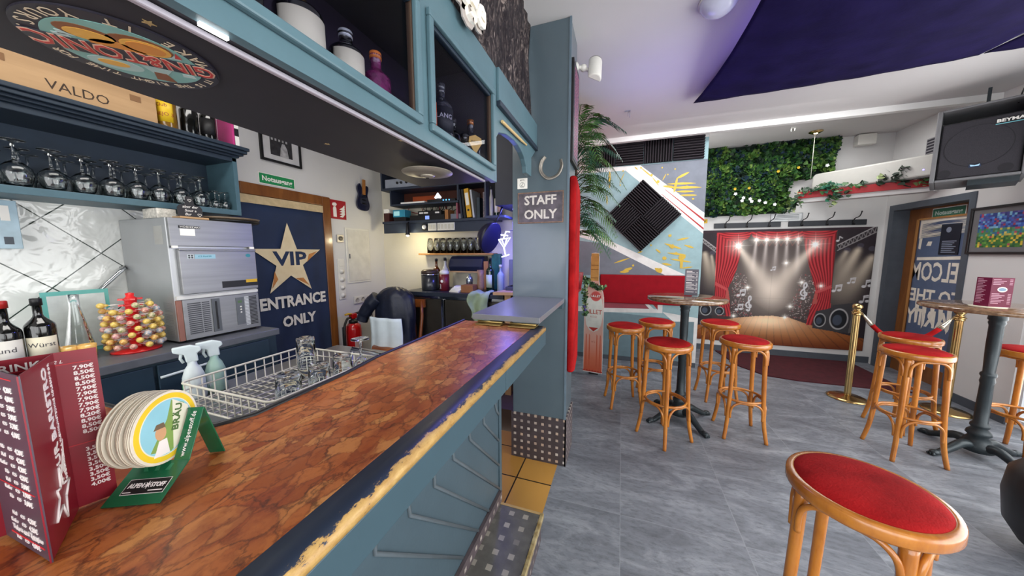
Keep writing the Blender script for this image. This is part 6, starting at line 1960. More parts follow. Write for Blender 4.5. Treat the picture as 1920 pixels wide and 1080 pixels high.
for p, q in (((2.375, 3.165), (2.40, 3.10)), ((2.40, 3.10), (2.485, 3.075))):
    P_, Q_ = Vector((*p, 1.124)), Vector((*q, 1.124))
    M = PL(P_, Q_ - P_, (0, 0, 1))
    L = (Q_ - P_).length
    B(m).box(0, L, 0, 0.20, -0.001, 0, mat('menu_plum', '#6e1b3c', 0.35), M).build('menu_panel')
    b = B(m)
    for k in range(16):
        z = 0.185 - 0.0108 * k
        if L > 0.08 and 3 < k < 9:
            continue
        b.box(0.006, 0.006 + L * (0.35 + 0.12 * ((k * 5) % 3)), z, z + 0.004, 0, 0.0005, mat('pink_print', '#d5a9bb', 0.6), M)
        if L > 0.08:
            b.box(L - 0.018, L - 0.006, z, z + 0.004, 0, 0.0005, mat('pink_print', '#d5a9bb', 0.6), M)
    if L > 0.08:
        b.prism(circ(L * 0.52, 0.12, 0.02, 24, 0.018), 0, 0.0006, WHITE, M).prism(circ(L * 0.52, 0.12, 0.015, 24, 0.011), 0, 0.0009, mat('logo_blue', '#7f9db5', 0.6), M)
    b.build('print')
o = B().lathe([(0.0001, 0), (0.075, 0), (0.08, 0.006), (0.0001, 0.007)], CREAM, 28, Matrix.Translation((2.42, 3.13, 1.1155)))
tag(o.build('coaster'), 'cream round coaster under the maroon menu on the right table', 'coaster')

# ---------------------------------------------------------------- brass barrier posts and rope
for i, ((x, y), lb) in enumerate((((2.25, 4.07), 'brass barrier post standing free in front of the stage backdrop'), ((2.945, 4.02), 'brass barrier post by the exit door behind the right table'))):
    t = thing('barrier_post', lb, 'barrier post', (x, y, 0), group='brass barrier posts')
    B(t, True).lathe([(0.0001, 0.0), (0.155, 0.0), (0.158, 0.008), (0.13, 0.02), (0.05, 0.03), (0.03, 0.04), (0.0001, 0.04)], BRASS, 40).build('base')
    c = B(t, True)
    n = 24
    vs = []
    for z in (0.035, 0.88):
        for j in range(n):
            a = 2 * PI * j / n
            q = 0.026 * (1 - (0.12 if j % 3 == 0 else 0))
            vs.append((q * math.cos(a), q * math.sin(a), z))
    c.add(vs, [(j, (j + 1) % n, n + (j + 1) % n, n + j) for j in range(n)], BRASS, False)
    c.build('pole')
    B(t, True).lathe([(0.026, 0.87), (0.034, 0.875), (0.034, 0.89), (0.024, 0.895), (0.024, 0.91), (0.036, 0.92), (0.036, 0.92), (0.02, 0.925), (0.034, 0.94), (0.04, 0.957), (0.034, 0.977), (0.018, 0.987), (0.0001, 0.988)], BRASS, 28).build('finial')
    B(t, True).tube([(0.036 * math.cos(a), 0.036 * math.sin(a), 0.90) for a in [2 * PI * k / 20 for k in range(20)]], 0.005, BRASS, 8, closed=True).build('hook_ring')
rp = thing('barrier_rope', 'red velvet rope with brass ends slung between the posts', 'rope', (2.64, 4.07, 0.6))
pts = []
for k in range(25):
    t = k / 24
    pts.append((2.29 + 0.615 * t, 4.068 - 0.046 * t, 0.895 - 0.30 * 4 * t * (1 - t) * 0.85))
B(rp).tube(pts[3:-3], 0.02, RED, 12).build('velvet_rope')
for q in (pts[:4], pts[-4:]):
    B(rp).tube(q, [0.006, 0.012, 0.018, 0.021] if q[0] == pts[0] else [0.021, 0.018, 0.012, 0.006], mat('clip_silver', '#cfc7b5', 0.25, 0.9), 10).build('clip')

# carpet in front of the backdrop
o = B().prism([(1.51, 4.78), (1.70, 4.50), (2.0, 4.43), (2.98, 4.43), (2.98, 5.44), (1.40, 5.44)], 0.0, 0.012, mat('carpet_wine', '#43101a', 0.95, var=0.25, vs=14, bmp=0.3, bs=200)).build('carpet')
tag(o, 'dark wine red carpet on the floor before the stage backdrop', 'carpet')

# ---------------------------------------------------------------- bench back and cut-out bottle
bn = thing('bench_back', 'wide dark red padded backrest on the painted wall', 'bench', (0.27, 4.5, 0.8))
B(bn).box(-0.275, 0.87, 4.50, 4.549, 0.815, 1.205, REDB).build('backrest', bevel=0.012)
cu = thing('bottle_cutout', 'tall pink bottle shaped advertising cut-out by the pillar', 'cut-out', (-0.28, 3.86, 0))
half = [(0.0, 0.03), (0.118, 0.03), (0.118, 0.88), (0.115, 0.97), (0.104, 1.03), (0.082, 1.085), (0.06, 1.13), (0.051, 1.18), (0.048, 1.38), (0.05, 1.42), (0.05, 1.455), (0.044, 1.47), (0.044, 1.50), (0.0, 1.505)]
out = [(x, z) for x, z in half] + [(-x, z) for x, z in half[::-1][1:-1]]
CM = PL((-0.297, 3.86, 0.0), (0.985, -0.17, 0), (0, 0, 1))
PK = mat('board_white', '#e3dcd6', 0.5)
B(cu).prism(out, -0.006, 0, PK, CM).build('board')
b = B(cu)


def grad_mat(name):
    m, nt, bb, N, L = nodes(name)
    t = N('ShaderNodeTexCoord')
    sp = N('ShaderNodeSeparateXYZ')
    L(t.outputs['Object'], sp.inputs[0])
    mr = N('ShaderNodeMapRange')
    mr.inputs[1].default_value, mr.inputs[2].default_value = 0.0, 1.1
    L(sp.outputs[2], mr.inputs[0])
    c = ramp(nt, mr.outputs[0], [(0.0, '#c9512e'), (0.2, '#d9795a'), (0.5, '#e6b5a4'), (0.8, '#e3c0b8'), (1.0, '#dfa79a')])
    L(c, bb.inputs['Base Color'])
    bb.inputs['Roughness'].default_value = 0.35
    return m


GRD = grad_mat('printed_rose_gradient')
ins = [(x * 0.95, 0.04 + (z - 0.03) * 0.99) for x, z in half if z < 1.2]
b.prism(ins + [(-x, z) for x, z in ins[::-1] if x > 0], 0, 0.001, GRD, CM)
b.build('printed_bottle')
b = B(cu)
b.prism([(-0.049, 1.17), (0.049, 1.17), (0.047, 1.45), (0.043, 1.495), (-0.043, 1.495), (-0.047, 1.45)], 0, 0.0012, mat('print_gold', '#c49352', 0.4, var=0.2), CM)
for z in (1.30, 1.35, 1.20):
    b.prism([(-0.044, z), (0.044, z), (0.044, z + 0.01), (-0.044, z + 0.01)], 0, 0.0016, mat('print_gold_dark', '#9a6a34', 0.4), CM)
lab = [(-0.105, 0.74), (-0.105, 0.86), (-0.09, 0.95), (0, 0.99), (0.09, 0.95), (0.105, 0.86), (0.105, 0.74), (0.09, 0.63), (0.05, 0.565), (0, 0.545), (-0.05, 0.565), (-0.09, 0.63)]
b.prism(lab, 0, 0.002, mat('label_cream', '#e4e4da', 0.5), CM)
b.prism([(-0.06, 0.60), (0.06, 0.60), (0.0, 0.55)], 0, 0.0026, mat('print_red', '#b5352f', 0.5), CM)
b.prism(circ(0.02, 0.985, 0.062, 28), 0, 0.0026, mat('print_rose', '#d9837c', 0.5), CM).prism(circ(0.02, 0.985, 0.055, 28), 0, 0.003, mat('print_rose2', '#c9544f', 0.5), CM)
b.prism([(-0.042, 0.965), (0.082, 0.965), (0.082, 1.005), (-0.042, 1.005)], 0, 0.0034, mat('print_red', '#b5352f', 0.5), CM)
for q in (-0.085, -0.045, 0.045, 0.085):
    b.prism([(q - 0.01, 0.08), (q + 0.01, 0.08), (q + 0.006, 0.5), (q - 0.004, 0.52)], 0, 0.0014, mat('print_streak', '#cf6446', 0.4), CM)
for k in range(7):
    b.prism(arc(-0.105 + 0.035 * k, 0.045, 0.016, 0, PI, 6), 0, 0.0018, mat('print_red', '#b5352f', 0.5), CM)
b.build('printed_label')
b = B(cu)
b.text('LILLET', 0.036, WHITE, CM @ Matrix.Translation((0.02, 0.985, 0.0034)), width=0.112, bold=0.001)
b.text('LILLET', 0.075, mat('print_rust', '#b5533f', 0.5), CM @ Matrix.Translation((0.0, 0.79, 0.002)), width=0.19, bold=0.001)
b.text('ROSE', 0.03, mat('print_rust_pale', '#c99a8c', 0.5), CM @ Matrix.Translation((0.0, 0.73, 0.002)), width=0.08)
b.text('18 72', 0.03, mat('print_rust', '#b5533f', 0.5), CM @ Matrix.Translation((0.0, 0.42, 0.0012)), width=0.045)
b.build('lettering')
B(cu).box(-0.34, -0.23, 3.88, 3.98, 0.0, 0.03, BLACK).build('foot')

# ---------------------------------------------------------------- palm and ivy
LG1 = mat('palm_green', '#2c5a33', 0.5, var=0.4, vs=6, col2='#5f8a3e')
LG2 = mat('palm_blue_green', '#23493c', 0.5, var=0.4, vs=6, col2='#3f7358')
pm = thing('artificial_palm', 'artificial palm with feathery fronds hanging beside the pillar', 'plant', (-0.43, 3.3, 1.3))
rp_ = random.Random(9)


def frond(base, d, L, drop, m, side=0.16, n=22):
    b = B(pm)
    d = Vector(d).normalized()
    pts = [Vector(base) + d * L * t + Vector((0, 0, 0.12 * L * math.sin(t * PI) - drop * t * t)) for t in [i / n for i in range(n + 1)]]
    b.tube(pts, [0.006 * (1 - 0.8 * i / n) for i in range(n + 1)], m, 5)
    for i in range(2, n + 1):
        p, q = pts[i], (pts[i] - pts[i - 1]).normalized()
        s = q.cross(Vector((0, 0, 1)))
        s = s.normalized() if s.length > 1e-3 else Vector((1, 0, 0))
        ln = side * math.sin(PI * (0.12 + 0.85 * i / n)) ** 0.7
        for sg in (-1, 1):
            tip = p + (s * sg * 0.8 + q * 0.75 + Vector((0, 0, -0.45 + rp_.uniform(-0.15, 0.15)))).normalized() * ln
            midp = p.lerp(tip, 0.45) + Vector((0, 0, 0.012))
            wv = q * 0.008
            b.add([p, midp + wv, tip, midp - wv], [(0, 1, 2, 3)], m, True)
    b.build('frond')


for k in range(26):
    z = 1.30 + 0.042 * k
    a = rp_.uniform(-1.25, 0.15)
    frond((-0.46 + rp_.uniform(-0.02, 0.02), 3.32 + rp_.uniform(-0.05, 0.05), z + 0.35), (math.cos(a), math.sin(a), 0.25), rp_.uniform(0.36, 0.52), rp_.uniform(0.2, 0.45), [LG1, LG2][k % 2], 0.18)
for dx, dy, z in ((0.4, -0.5, 2.62), (0.5, -0.2, 2.60), (0.2, -0.7, 2.7), (0.45, -0.4, 2.45)):
    frond((-0.46, 3.3, z), (dx, dy, 0.5), 0.44, 0.16, LG1, 0.16)
B(pm).tube([(-0.47, 3.32, 1.3), (-0.48, 3.33, 2.0), (-0.46, 3.3, 2.75)], [0.03, 0.024, 0.014], mat('palm_stem', '#4f4030', 0.8), 8).build('stem')
B(pm).lathe([(0.0001, 1.13), (0.08, 1.13), (0.10, 1.30), (0.0001, 1.30)], mat('pot_red', '#7d1a22', 0.5), 20, Matrix.Translation((-0.47, 3.32, 0))).box(-0.617, -0.40, 3.2, 3.44, 1.105, 1.13, mat('pot_red', '#7d1a22', 0.5)).build('wall_pot')


def leaf(b, p, d, s, m, up=(0, 0, 1)):
    """one heart shaped leaf, folded slightly along its rib"""
    d = Vector(d).normalized()
    w = d.cross(Vector(up))
    w = w.normalized() if w.length > 1e-3 else Vector((1, 0, 0))
    n = w.cross(d)
    p = Vector(p)
    pts = [p, p + w * s * 0.5 + d * s * 0.15 + n * s * 0.1, p + w * s * 0.42 + d * s * 0.55 + n * s * 0.1, p + d * s, p - w * s * 0.42 + d * s * 0.55 + n * s * 0.1, p - w * s * 0.5 + d * s * 0.15 + n * s * 0.1]
    b.add(pts, [(0, 1, 2, 3), (0, 3, 4, 5)], m, True)


IV1, IV2, IV3 = mat('ivy_green', '#44683e', 0.5, var=0.3), mat('ivy_pale', '#8f9d6c', 0.5, var=0.25), mat('ivy_dark', '#2f4433', 0.5, var=0.3)
iv = thing('ivy_garland', 'trailing ivy garland hung round the pink bottle cut-out', 'ivy', (-0.38, 3.75, 1.0))
path = spline([(-0.43, 3.80, 1.20), (-0.38, 3.845, 1.17), (-0.31, 3.853, 1.12), (-0.24, 3.84, 1.09), (-0.20, 3.83, 1.10)], 8) + spline([(-0.40, 3.83, 1.18), (-0.41, 3.85, 1.0), (-0.40, 3.865, 0.9), (-0.40, 3.865, 0.75)], 8)
B(iv).tube(path[:33], 0.004, IV3, 5).tube(path[33:], 0.004, IV3, 5).build('stem')
b = B(iv)
for p in path * 4:
    q = Vector(p) + Vector([rp_.uniform(-0.025, 0.025) for _ in range(3)])
    leaf(b, q, (rp_.uniform(-1, 1), rp_.uniform(-1, 0.2), rp_.uniform(-1, 0.6)), rp_.uniform(0.025, 0.045), rp_.choice([IV1, IV1, IV3, IV2]), (rp_.uniform(-1, 1), -1, 0.5))
b.build('leaves')
b = B(iv)
for k in range(8):
    b.ell((-0.405 + rp_.uniform(-0.015, 0.015), 3.845, 0.83 + rp_.uniform(-0.03, 0.03)), 0.012, mat('violet_flower', '#5a4f92', 0.6), 8)
b.build('flowers')

# ---------------------------------------------------------------- acoustic foam
FM_ = mat('acoustic_foam', '#262026', 0.85, var=0.12)
FMG = mat('acoustic_foam_groove', '#0e0c0f', 0.95)


def foam(M, s, label, group):
    t = thing('acoustic_panel', label, 'acoustic panel', M=M, group=group)
    b = B(t, True)
    b.box(-s / 2, s / 2, -s / 2, s / 2, 0.0, 0.010, FMG)
    n = 11
    w = s / n
    for k in range(n):
        x = -s / 2 + k * w
        b.add([(x + 0.001, -s / 2, 0.009), (x + w - 0.006, -s / 2, 0.009), (x + w * 0.62, -s / 2, 0.05), (x + w * 0.3, -s / 2, 0.05), (x + 0.001, s / 2, 0.009), (x + w - 0.006, s / 2, 0.009), (x + w * 0.62, s / 2, 0.05), (x + w * 0.3, s / 2, 0.05)],
              [(0, 1, 2, 3), (7, 6, 5, 4), (0, 3, 7, 4), (1, 5, 6, 2), (3, 2, 6, 7)], FM_)
    b.build('foam_wedges')
    return t


for k in range(4):
    x = -0.29 + 0.3425 * k
    foam(XW(4.5475) @ Matrix.Translation((x, 2.815, 0)) @ Matrix.Rotation((PI / 2) * (k % 2), 4, 'Z'), 0.338,
         f'black ribbed foam panel, {ORD[k]} from the left in the row under the ceiling', 'foam panels under the ceiling')
for (u, v, rot, lb) in ((-1, 1, 1, 'left'), (1, 1, 0, 'top'), (1, -1, 1, 'right'), (-1, -1, 0, 'bottom')):
    s = 0.328
    foam(XW(4.5475) @ Matrix.Translation((0.232, 1.983, 0)) @ Matrix.Rotation(-PI / 4 + 0.0, 4, 'Z') @ Matrix.Translation((-u * s / 2 * (1 if lb in ('left', 'right') else 1), 0, 0)) @ Matrix.Identity(4) if False else
         XW(4.5475) @ Matrix.Translation((0.232 + {'left': -0.233, 'right': 0.233}.get(lb, 0), 1.983 + {'top': 0.233, 'bottom': -0.233}.get(lb, 0), 0)) @ Matrix.Rotation(PI / 4 + (PI / 2) * rot, 4, 'Z'), s,
         f'black ribbed foam panel at the {lb} of the diamond on the painted wall', 'foam panels in the diamond')

# ---------------------------------------------------------------- plant wall
pw = thing('plant_wall', 'artificial green plant wall panel with a few white flowers', 'plant wall', (1.85, 5.47, 2.0))
shape = [(1.12, 2.03), (2.15, 2.05), (2.15, 2.47), (2.56, 2.52), (2.64, 2.995), (1.10, 2.995)]
B(pw).prism(shape, 0, 0.02, mat('plant_backing', '#13231a', 0.9), XW(5.4995)).build('backing')
GR = [mat('hedge_' + n, c, 0.55, var=0.35, vs=20) for n, c in (('dark', '#14291a'), ('mid', '#22491f'), ('light', '#44682a'), ('lime', '#66803a'), ('blue', '#1b3040'))]
rg = random.Random(12)


def inside(x, z):
    c = False
    for i in range(len(shape)):
        (x0, z0), (x1, z1) = shape[i], shape[i - 1]
        if (z0 > z) != (z1 > z) and x < (x1 - x0) * (z - z0) / (z1 - z0) + x0:
            c = not c
    return c


b = B(pw)
cl = [(rg.uniform(1.1, 2.65), rg.uniform(2.03, 2.98), rg.choice([0, 0, 1, 1, 1, 2, 2, 3, 4]), rg.uniform(0.05, 0.1)) for _ in range(330)]
for (cx, cz, g, r) in cl:
    if not inside(cx, cz):
        continue
    for k in range(26):
        a, q = rg.uniform(0, 2 * PI), rg.uniform(0, r)
        x, z = cx + q * math.cos(a), cz + q * math.sin(a)
        if not inside(x, z):
            continue
        h = rg.uniform(0.02, 0.075) * (1 - 0.4 * q / r)
        leaf(b, (x, 5.478 - h, z), (math.cos(a), -0.5 - rg.random(), math.sin(a) + 0.1), rg.uniform(0.03, 0.06), GR[g if rg.random() < 0.75 else rg.choice([0, 1, 2])], (rg.uniform(-0.6, 0.6), -1, rg.uniform(-0.3, 0.8)))
b.build('foliage', kind='stuff')
for (x, z) in ((1.60, 2.27), (1.585, 2.23), (1.68, 2.25), (1.70, 2.215), (1.79, 2.22), (1.86, 2.19), (1.97, 2.16), (1.50, 2.33), (2.5, 2.63)):
    f = B(pw)
    for k in range(5):
        a = k * 2 * PI / 5 + x * 9
        leaf(f, (x, 5.385, z), (math.cos(a), -0.5, math.sin(a)), 0.028, mat('petal_white', '#dfe2e0', 0.6), (0, -1, 0))
    f.build('white_flower')
for (x, z, m_) in ((1.49, 2.40, mat('petal_yellow', '#c2a52c', 0.6)), (1.98, 2.60, mat('petal_yellow', '#c2a52c', 0.6)), (2.20, 2.63, mat('petal_yellow', '#c2a52c', 0.6)), (1.66, 2.40, mat('petal_yellow', '#c2a52c', 0.6))):
    f = B(pw)
    for k in range(6):
        a = k * 2 * PI / 6
        leaf(f, (x, 5.39, z), (math.cos(a), -0.6, math.sin(a)), 0.024, m_, (0, -1, 0))
    f.build('yellow_flower')

# ---------------------------------------------------------------- coat racks, notices on the back wall
for i, (x0, x1, lb) in enumerate(((1.29, 2.10, 'left dark coat rack with three hooks above the stage backdrop'), (2.19, 3.02, 'right dark coat rack with three hooks above the stage backdrop'))):
    t = thing('coat_rack', lb, 'coat rack', ((x0 + x1) / 2, 5.48, 1.9), group='coat racks above the backdrop')
    B(t).box(x0, x1, 5.478, 5.4995, 1.858, 1.93, mat('rack_dark', '#2d3036', 0.5)).build('board', bevel=0.003)
    for k in range(3):
        x = x0 + (x1 - x0) * (0.17 + 0.33 * k)
        B(t).tube(spline([(x, 5.475, 1.872), (x, 5.45, 1.86), (x, 5.43, 1.88)], 4), 0.006, BLACK, 6).tube(spline([(x, 5.474, 1.885), (x + 0.005, 5.46, 1.94), (x + 0.02, 5.40, 1.965), (x + 0.03, 5.385, 2.02)], 5), 0.006, BLACK, 6).ell((x + 0.03, 5.385, 2.023), 0.009, BLACK, 8).box(x - 0.009, x + 0.009, 5.47, 5.478, 1.862, 1.92, BLACK).build('hook')
t = thing('framed_notice', 'silver framed notice between the coat racks and plant wall', 'notice', (2.17, 5.49, 1.98))
B(t).box(1.98, 2.345, 5.485, 5.4995, 1.932, 2.045, mat('frame_silver', '#a8aaac', 0.35, 0.5)).build('frame', bevel=0.003)
b = B(t).box(1.995, 2.33, 5.4835, 5.485, 1.944, 2.033, mat('paper_white', '#d9dcdc', 0.6))
for k in range(4):
    b.box(2.05 - 0.01 * k, 2.30, 5.483, 5.4836, 2.015 - 0.019 * k, 2.021 - 0.019 * k, GREYP)
b.build('notice_sheet')
t = thing('yellow_notice', 'small yellow warning sticker at the left end of back wall', 'notice', (1.16, 5.49, 1.97))
B(t).box(1.12, 1.20, 5.495, 5.4995, 1.94, 2.0, mat('sticker_yellow', '#d2ab22', 0.5)).build('sticker')
B(t).prism(circ(1.165, 1.97, 0.014, 14), 0, 0.0006, mat('sticker_brown', '#8a6a20', 0.6), XW(5.495)).build('symbol')

# ---------------------------------------------------------------- stage backdrop: a printed cloth
AW, AH = 330, 280
gx, gy = np.meshgrid(np.linspace(0, 1, AW), np.linspace(0, 1, AH))
img = np.zeros((AH, AW, 3))
rs = np.random.RandomState(5)
h2 = lambda c: np.array(lin(c)[:3])


def pmask(poly):
    m = np.zeros_like(gx, bool)
    n = len(poly)
    for i in range(n):
        (x0, y0), (x1, y1) = poly[i], poly[i - 1]
        if y0 == y1:
            continue
        m ^= ((y0 > gy) != (y1 > gy)) & (gx < (x1 - x0) * (gy - y0) / (y1 - y0) + x0)
    return m


def put(m, c, a=1.0):
    m = np.clip(m * a, 0, 1)[..., None]
    img[:] = img * (1 - m) + (c if isinstance(c, np.ndarray) and c.ndim == 3 else np.asarray(c)) * m


def add(m, c):
    img[:] += m[..., None] * np.asarray(c)


def seg(x0, y0, x1, y1, w, asp=2.0 / 1.68):
    dx, dy = (x1 - x0), (y1 - y0) / asp
    px, py = gx - x0, (gy - y0) / asp
    t = np.clip((px * dx + py * dy) / (dx * dx + dy * dy + 1e-9), 0, 1)
    d = np.hypot(px - t * dx, py - t * dy)
    return np.clip((w - d) / 0.0022 + 0.5, 0, 1)


def disc(x, y, rx, ry):
    return np.clip((1 - np.hypot((gx - x) / rx, (gy - y) / ry)) * rx / 0.003 + 0.5, 0, 1)


def beam(p, q, w0, w1, power, pw=1.4):
    """a printed shaft of light fading from p towards q"""
    asp = 1.19
    d = np.array([q[0] - p[0], (q[1] - p[1]) / asp])
    L = np.hypot(*d)
    d /= L
    px, py = gx - p[0], (gy - p[1]) / asp
    t = (px * d[0] + py * d[1]) / L
    s = np.abs(px * -d[1] + py * d[0])
    w = w0 + (w1 - w0) * np.clip(t, 0, 1.4)
    return power * np.exp(-(s / w) ** 2 * 2) * np.clip(t * 14, 0, 1) * np.clip(1 - t, 0, 1) ** pw


def star(x, y, r, c=(1, 0.95, 0.85)):
    d = np.hypot(gx - x, (gy - y) / 1.19)
    add(0.9 * np.exp(-(d / (r * 0.22)) ** 2), c)
    add(0.35 * np.exp(-(d / (r * 0.6)) ** 2), c)
    for a in range(4):
        an = a * PI / 4 + 0.05
        L = r * (1.0 if a % 2 == 0 else 0.6)
        add(0.8 * seg(x - L * math.cos(an), y - L * math.sin(an) * 1.19, x + L * math.cos(an), y + L * math.sin(an) * 1.19, 0.0012) * np.exp(-d / (L * 0.5)), c)


put(np.ones_like(gx), h2('#2e272c'))
put(pmask([(0.1, 0.98), (0.1, 0.2), (0.8, 0.15), (0.8, 0.98)]), h2('#3d3434'))
add(0.10 * np.exp(-(((gx - 0.46) / 0.25) ** 2 + ((gy - 0.62) / 0.3) ** 2)), (1, 0.85, 0.75))
for _ in range(1500):
    x, y = rs.uniform(0.22, 0.75), rs.uniform(0.24, 0.62)
    if abs(x - 0.46) < 0.16 * (1 - (0.6 - y)):
        continue
    put(disc(x, y, 0.0025, 0.003), h2(['#b9a7a2', '#8f7f80', '#a84a50', '#cfc3ba', '#55464c'][rs.randint(5)]), 0.8)
floor_ = [(0.0, 0.128), (0.156, 0.191), (0.27, 0.226), (0.38, 0.249), (0.479, 0.259), (0.584, 0.247), (0.681, 0.204), (0.882, 0.134), (1.0, 0.102), (1.0, 0.0), (0.0, 0.0)]
mf = pmask(floor_)
ang = np.arctan2(gx - 0.455, gy - 0.55)
plank = (np.abs((ang * 15 / PI * 2.2) % 1 - 0.5) > 0.44).astype(float)
fc = h2('#93501f')[None, None, :] * (1 + 0.0 * gx[..., None]) * (0.85 + 0.3 * rs.rand(AH, AW)[..., None] * 0.3)
put(mf, fc)
put(mf * plank, h2('#5a2f17'), 0.75)
add(mf * 0.62 * np.exp(-(((gx - 0.454) / 0.16) ** 2 + ((gy - 0.215) / 0.065) ** 2)), (1, 0.86, 0.6))
add(mf * 0.18 * np.exp(-(((gx - 0.454) / 0.35) ** 2 + ((gy - 0.17) / 0.12) ** 2)), (1, 0.7, 0.4))
put(mf * np.clip((0.10 - gy) / 0.1, 0, 1), h2('#5a2118'), 0.75)
# curtains
curt = [[(0.097, 0.983), (0.257, 0.979), (0.265, 0.912), (0.256, 0.784), (0.237, 0.653), (0.216, 0.561), (0.191, 0.487), (0.203, 0.414), (0.222, 0.233), (0.188, 0.237), (0.172, 0.358), (0.162, 0.465), (0.105, 0.531), (0.099, 0.758)],
        [(0.794, 0.966), (0.609, 0.972), (0.622, 0.893), (0.645, 0.771), (0.677, 0.636), (0.713, 0.489), (0.702, 0.389), (0.688, 0.287), (0.679, 0.195), (0.711, 0.194), (0.732, 0.315), (0.804, 0.345), (0.797, 0.517), (0.797, 0.759)]]
curt[0] = [(0.097, 0.983), (0.257, 0.979), (0.265, 0.912), (0.256, 0.784), (0.237, 0.653), (0.216, 0.561), (0.191, 0.487), (0.203, 0.414), (0.222, 0.233), (0.13, 0.23), (0.11, 0.40), (0.105, 0.531), (0.099, 0.758)]
for ci, c in enumerate(curt):
    m = pmask(c)
    pin = 0.16 if ci == 0 else 0.75
    cx = 0.175 if ci == 0 else 0.72
    k = 1 + 0.9 * np.exp(-((gy - 0.485) / 0.16) ** 2)
    ph = (gx - (0.10 if ci == 0 else 0.80)) * k * 300 + np.sin(gy * 9) * 1.0
    fold = 0.5 + 0.5 * np.sin(ph) * 0.9
    cc = h2('#5e0f17')[None, None, :] * (1 - fold[..., None]) + h2('#c23a40')[None, None, :] * fold[..., None]
    put(m, cc)
tie = [([(0.108, 0.541), (0.19, 0.483), (0.189, 0.460), (0.106, 0.510)], [(0.183, 0.466), (0.196, 0.467), (0.210, 0.373), (0.178, 0.372)]), ([(0.71, 0.483), (0.797, 0.537), (0.80, 0.512), (0.713, 0.458)], [(0.709, 0.464), (0.723, 0.465), (0.729, 0.378), (0.704, 0.374)])]
for a, c in tie:
    put(pmask(a), h2('#b5484a'))
    put(pmask(c), h2('#a8504a'))
sw_ = [[(0.102, 0.983), (0.32, 0.981), (0.296, 0.924), (0.26, 0.907), (0.224, 0.9), (0.18, 0.908), (0.148, 0.925)], [(0.306, 0.98), (0.621, 0.978), (0.612, 0.93), (0.551, 0.909), (0.465, 0.918), (0.386, 0.912), (0.327, 0.93)], [(0.609, 0.978), (0.797, 0.975), (0.769, 0.928), (0.73, 0.905), (0.684, 0.895), (0.65, 0.905), (0.625, 0.923)]]
for c in sw_:
    m = pmask(c)
    cx = sum(p[0] for p in c) / len(c)
    r = np.hypot((gx - cx) / 1.6, (gy - 1.05))
    fold = 0.5 + 0.5 * np.sin(r * 330)
    put(m, h2('#6b1119')[None, None, :] * (1 - fold[..., None]) + h2('#c4363c')[None, None, :] * fold[..., None])
put(pmask([(0.0, 0.976), (1, 0.985), (1, 1.0), (0, 1.0)]), h2('#3b2c33'), 0.8)
# trusses
for (x0, y0), (x1, y1), (u0, v0), (u1, v1) in (((0.806, 0.86), (0.995, 1.006), (0.809, 0.818), (0.999, 0.96)), ((-0.001, 0.937), (0.095, 0.843), (0.001, 0.904), (0.096, 0.808))):
    put(seg(x0, y0, x1, y1, 0.003), h2('#a8a3a3'))
    put(seg(u0, v0, u1, v1, 0.003), h2('#8c8888'))
    n = 9 if x0 > 0.5 else 5
    for k in range(n):
        t0, t1 = k / n, (k + 0.5) / n
        put(seg(x0 + (x1 - x0) * t0, y0 + (y1 - y0) * t0, u0 + (u1 - u0) * t1, v0 + (v1 - v0) * t1, 0.0018), h2('#8c8888'))
        put(seg(x0 + (x1 - x0) * (k + 1) / n, y0 + (y1 - y0) * (k + 1) / n, u0 + (u1 - u0) * t1, v0 + (v1 - v0) * t1, 0.0018), h2('#8c8888'))
for (x, y) in ((0.86, 0.82), (0.925, 0.855), (0.985, 0.83), (0.075, 0.80)):
    put(disc(x, y, 0.018, 0.02), h2('#45404a'))
# shafts of light
for p, q, w0, w1, pw_ in (((0.86, 0.82), (0.79, 0.60), 0.016, 0.05, 0.5), ((0.925, 0.85), (0.77, 0.36), 0.02, 0.10, 0.75), ((1.0, 0.79), (0.83, 0.30), 0.022, 0.11, 0.75), ((0.068, 0.79), (0.12, 0.5), 0.01, 0.03, 0.5), ((0.02, 0.82), (0.11, 0.40), 0.02, 0.09, 0.6)):
    lim = (gx > 0.80) | (gx < 0.105)
    add(beam(p, q, w0, w1, pw_) * lim, (0.85, 0.72, 0.55))
for x, y in ((0.346, 0.913), (0.407, 0.912), (0.467, 0.914), (0.526, 0.917), (0.588, 0.915)):
    add(beam((x, y), (x + (x - 0.467) * 0.1, y - 0.36), 0.008, 0.03, 0.55), (0.9, 0.8, 0.75))
add(0.16 * np.exp(-(((gx - 0.46) / 0.13) ** 2 + ((gy - 0.45) / 0.17) ** 2)), (1, 0.84, 0.72))
add(beam((0.238, 0.855), (0.54, 0.32), 0.016, 0.125, 0.6, 0.7), (0.95, 0.82, 0.68))
add(beam((0.686, 0.862), (0.39, 0.34), 0.016, 0.125, 0.6, 0.7), (0.95, 0.82, 0.68))
put(seg(0.33, 0.905, 0.61, 0.905, 0.002), h2('#c9b5a0'), 0.8)
for k in range(8):
    x = 0.345 + 0.033 * k
    put(seg(x, 0.90, x + 0.016, 0.86, 0.0015), h2('#8d5a50'), 0.8)
    put(seg(x + 0.016, 0.86, x + 0.033, 0.90, 0.0015), h2('#8d5a50'), 0.8)
for x, y in ((0.346, 0.913), (0.407, 0.912), (0.467, 0.914), (0.526, 0.917), (0.588, 0.915)):
    star(x, y, 0.045)
star(0.238, 0.862, 0.085)
star(0.686, 0.868, 0.085)
for x, y in ((0.533, 0.715), (0.578, 0.346), (0.554, 0.251), (0.315, 0.498), (0.74, 0.527), (0.24, 0.238), (0.632, 0.554)):
    star(x, y, 0.028)
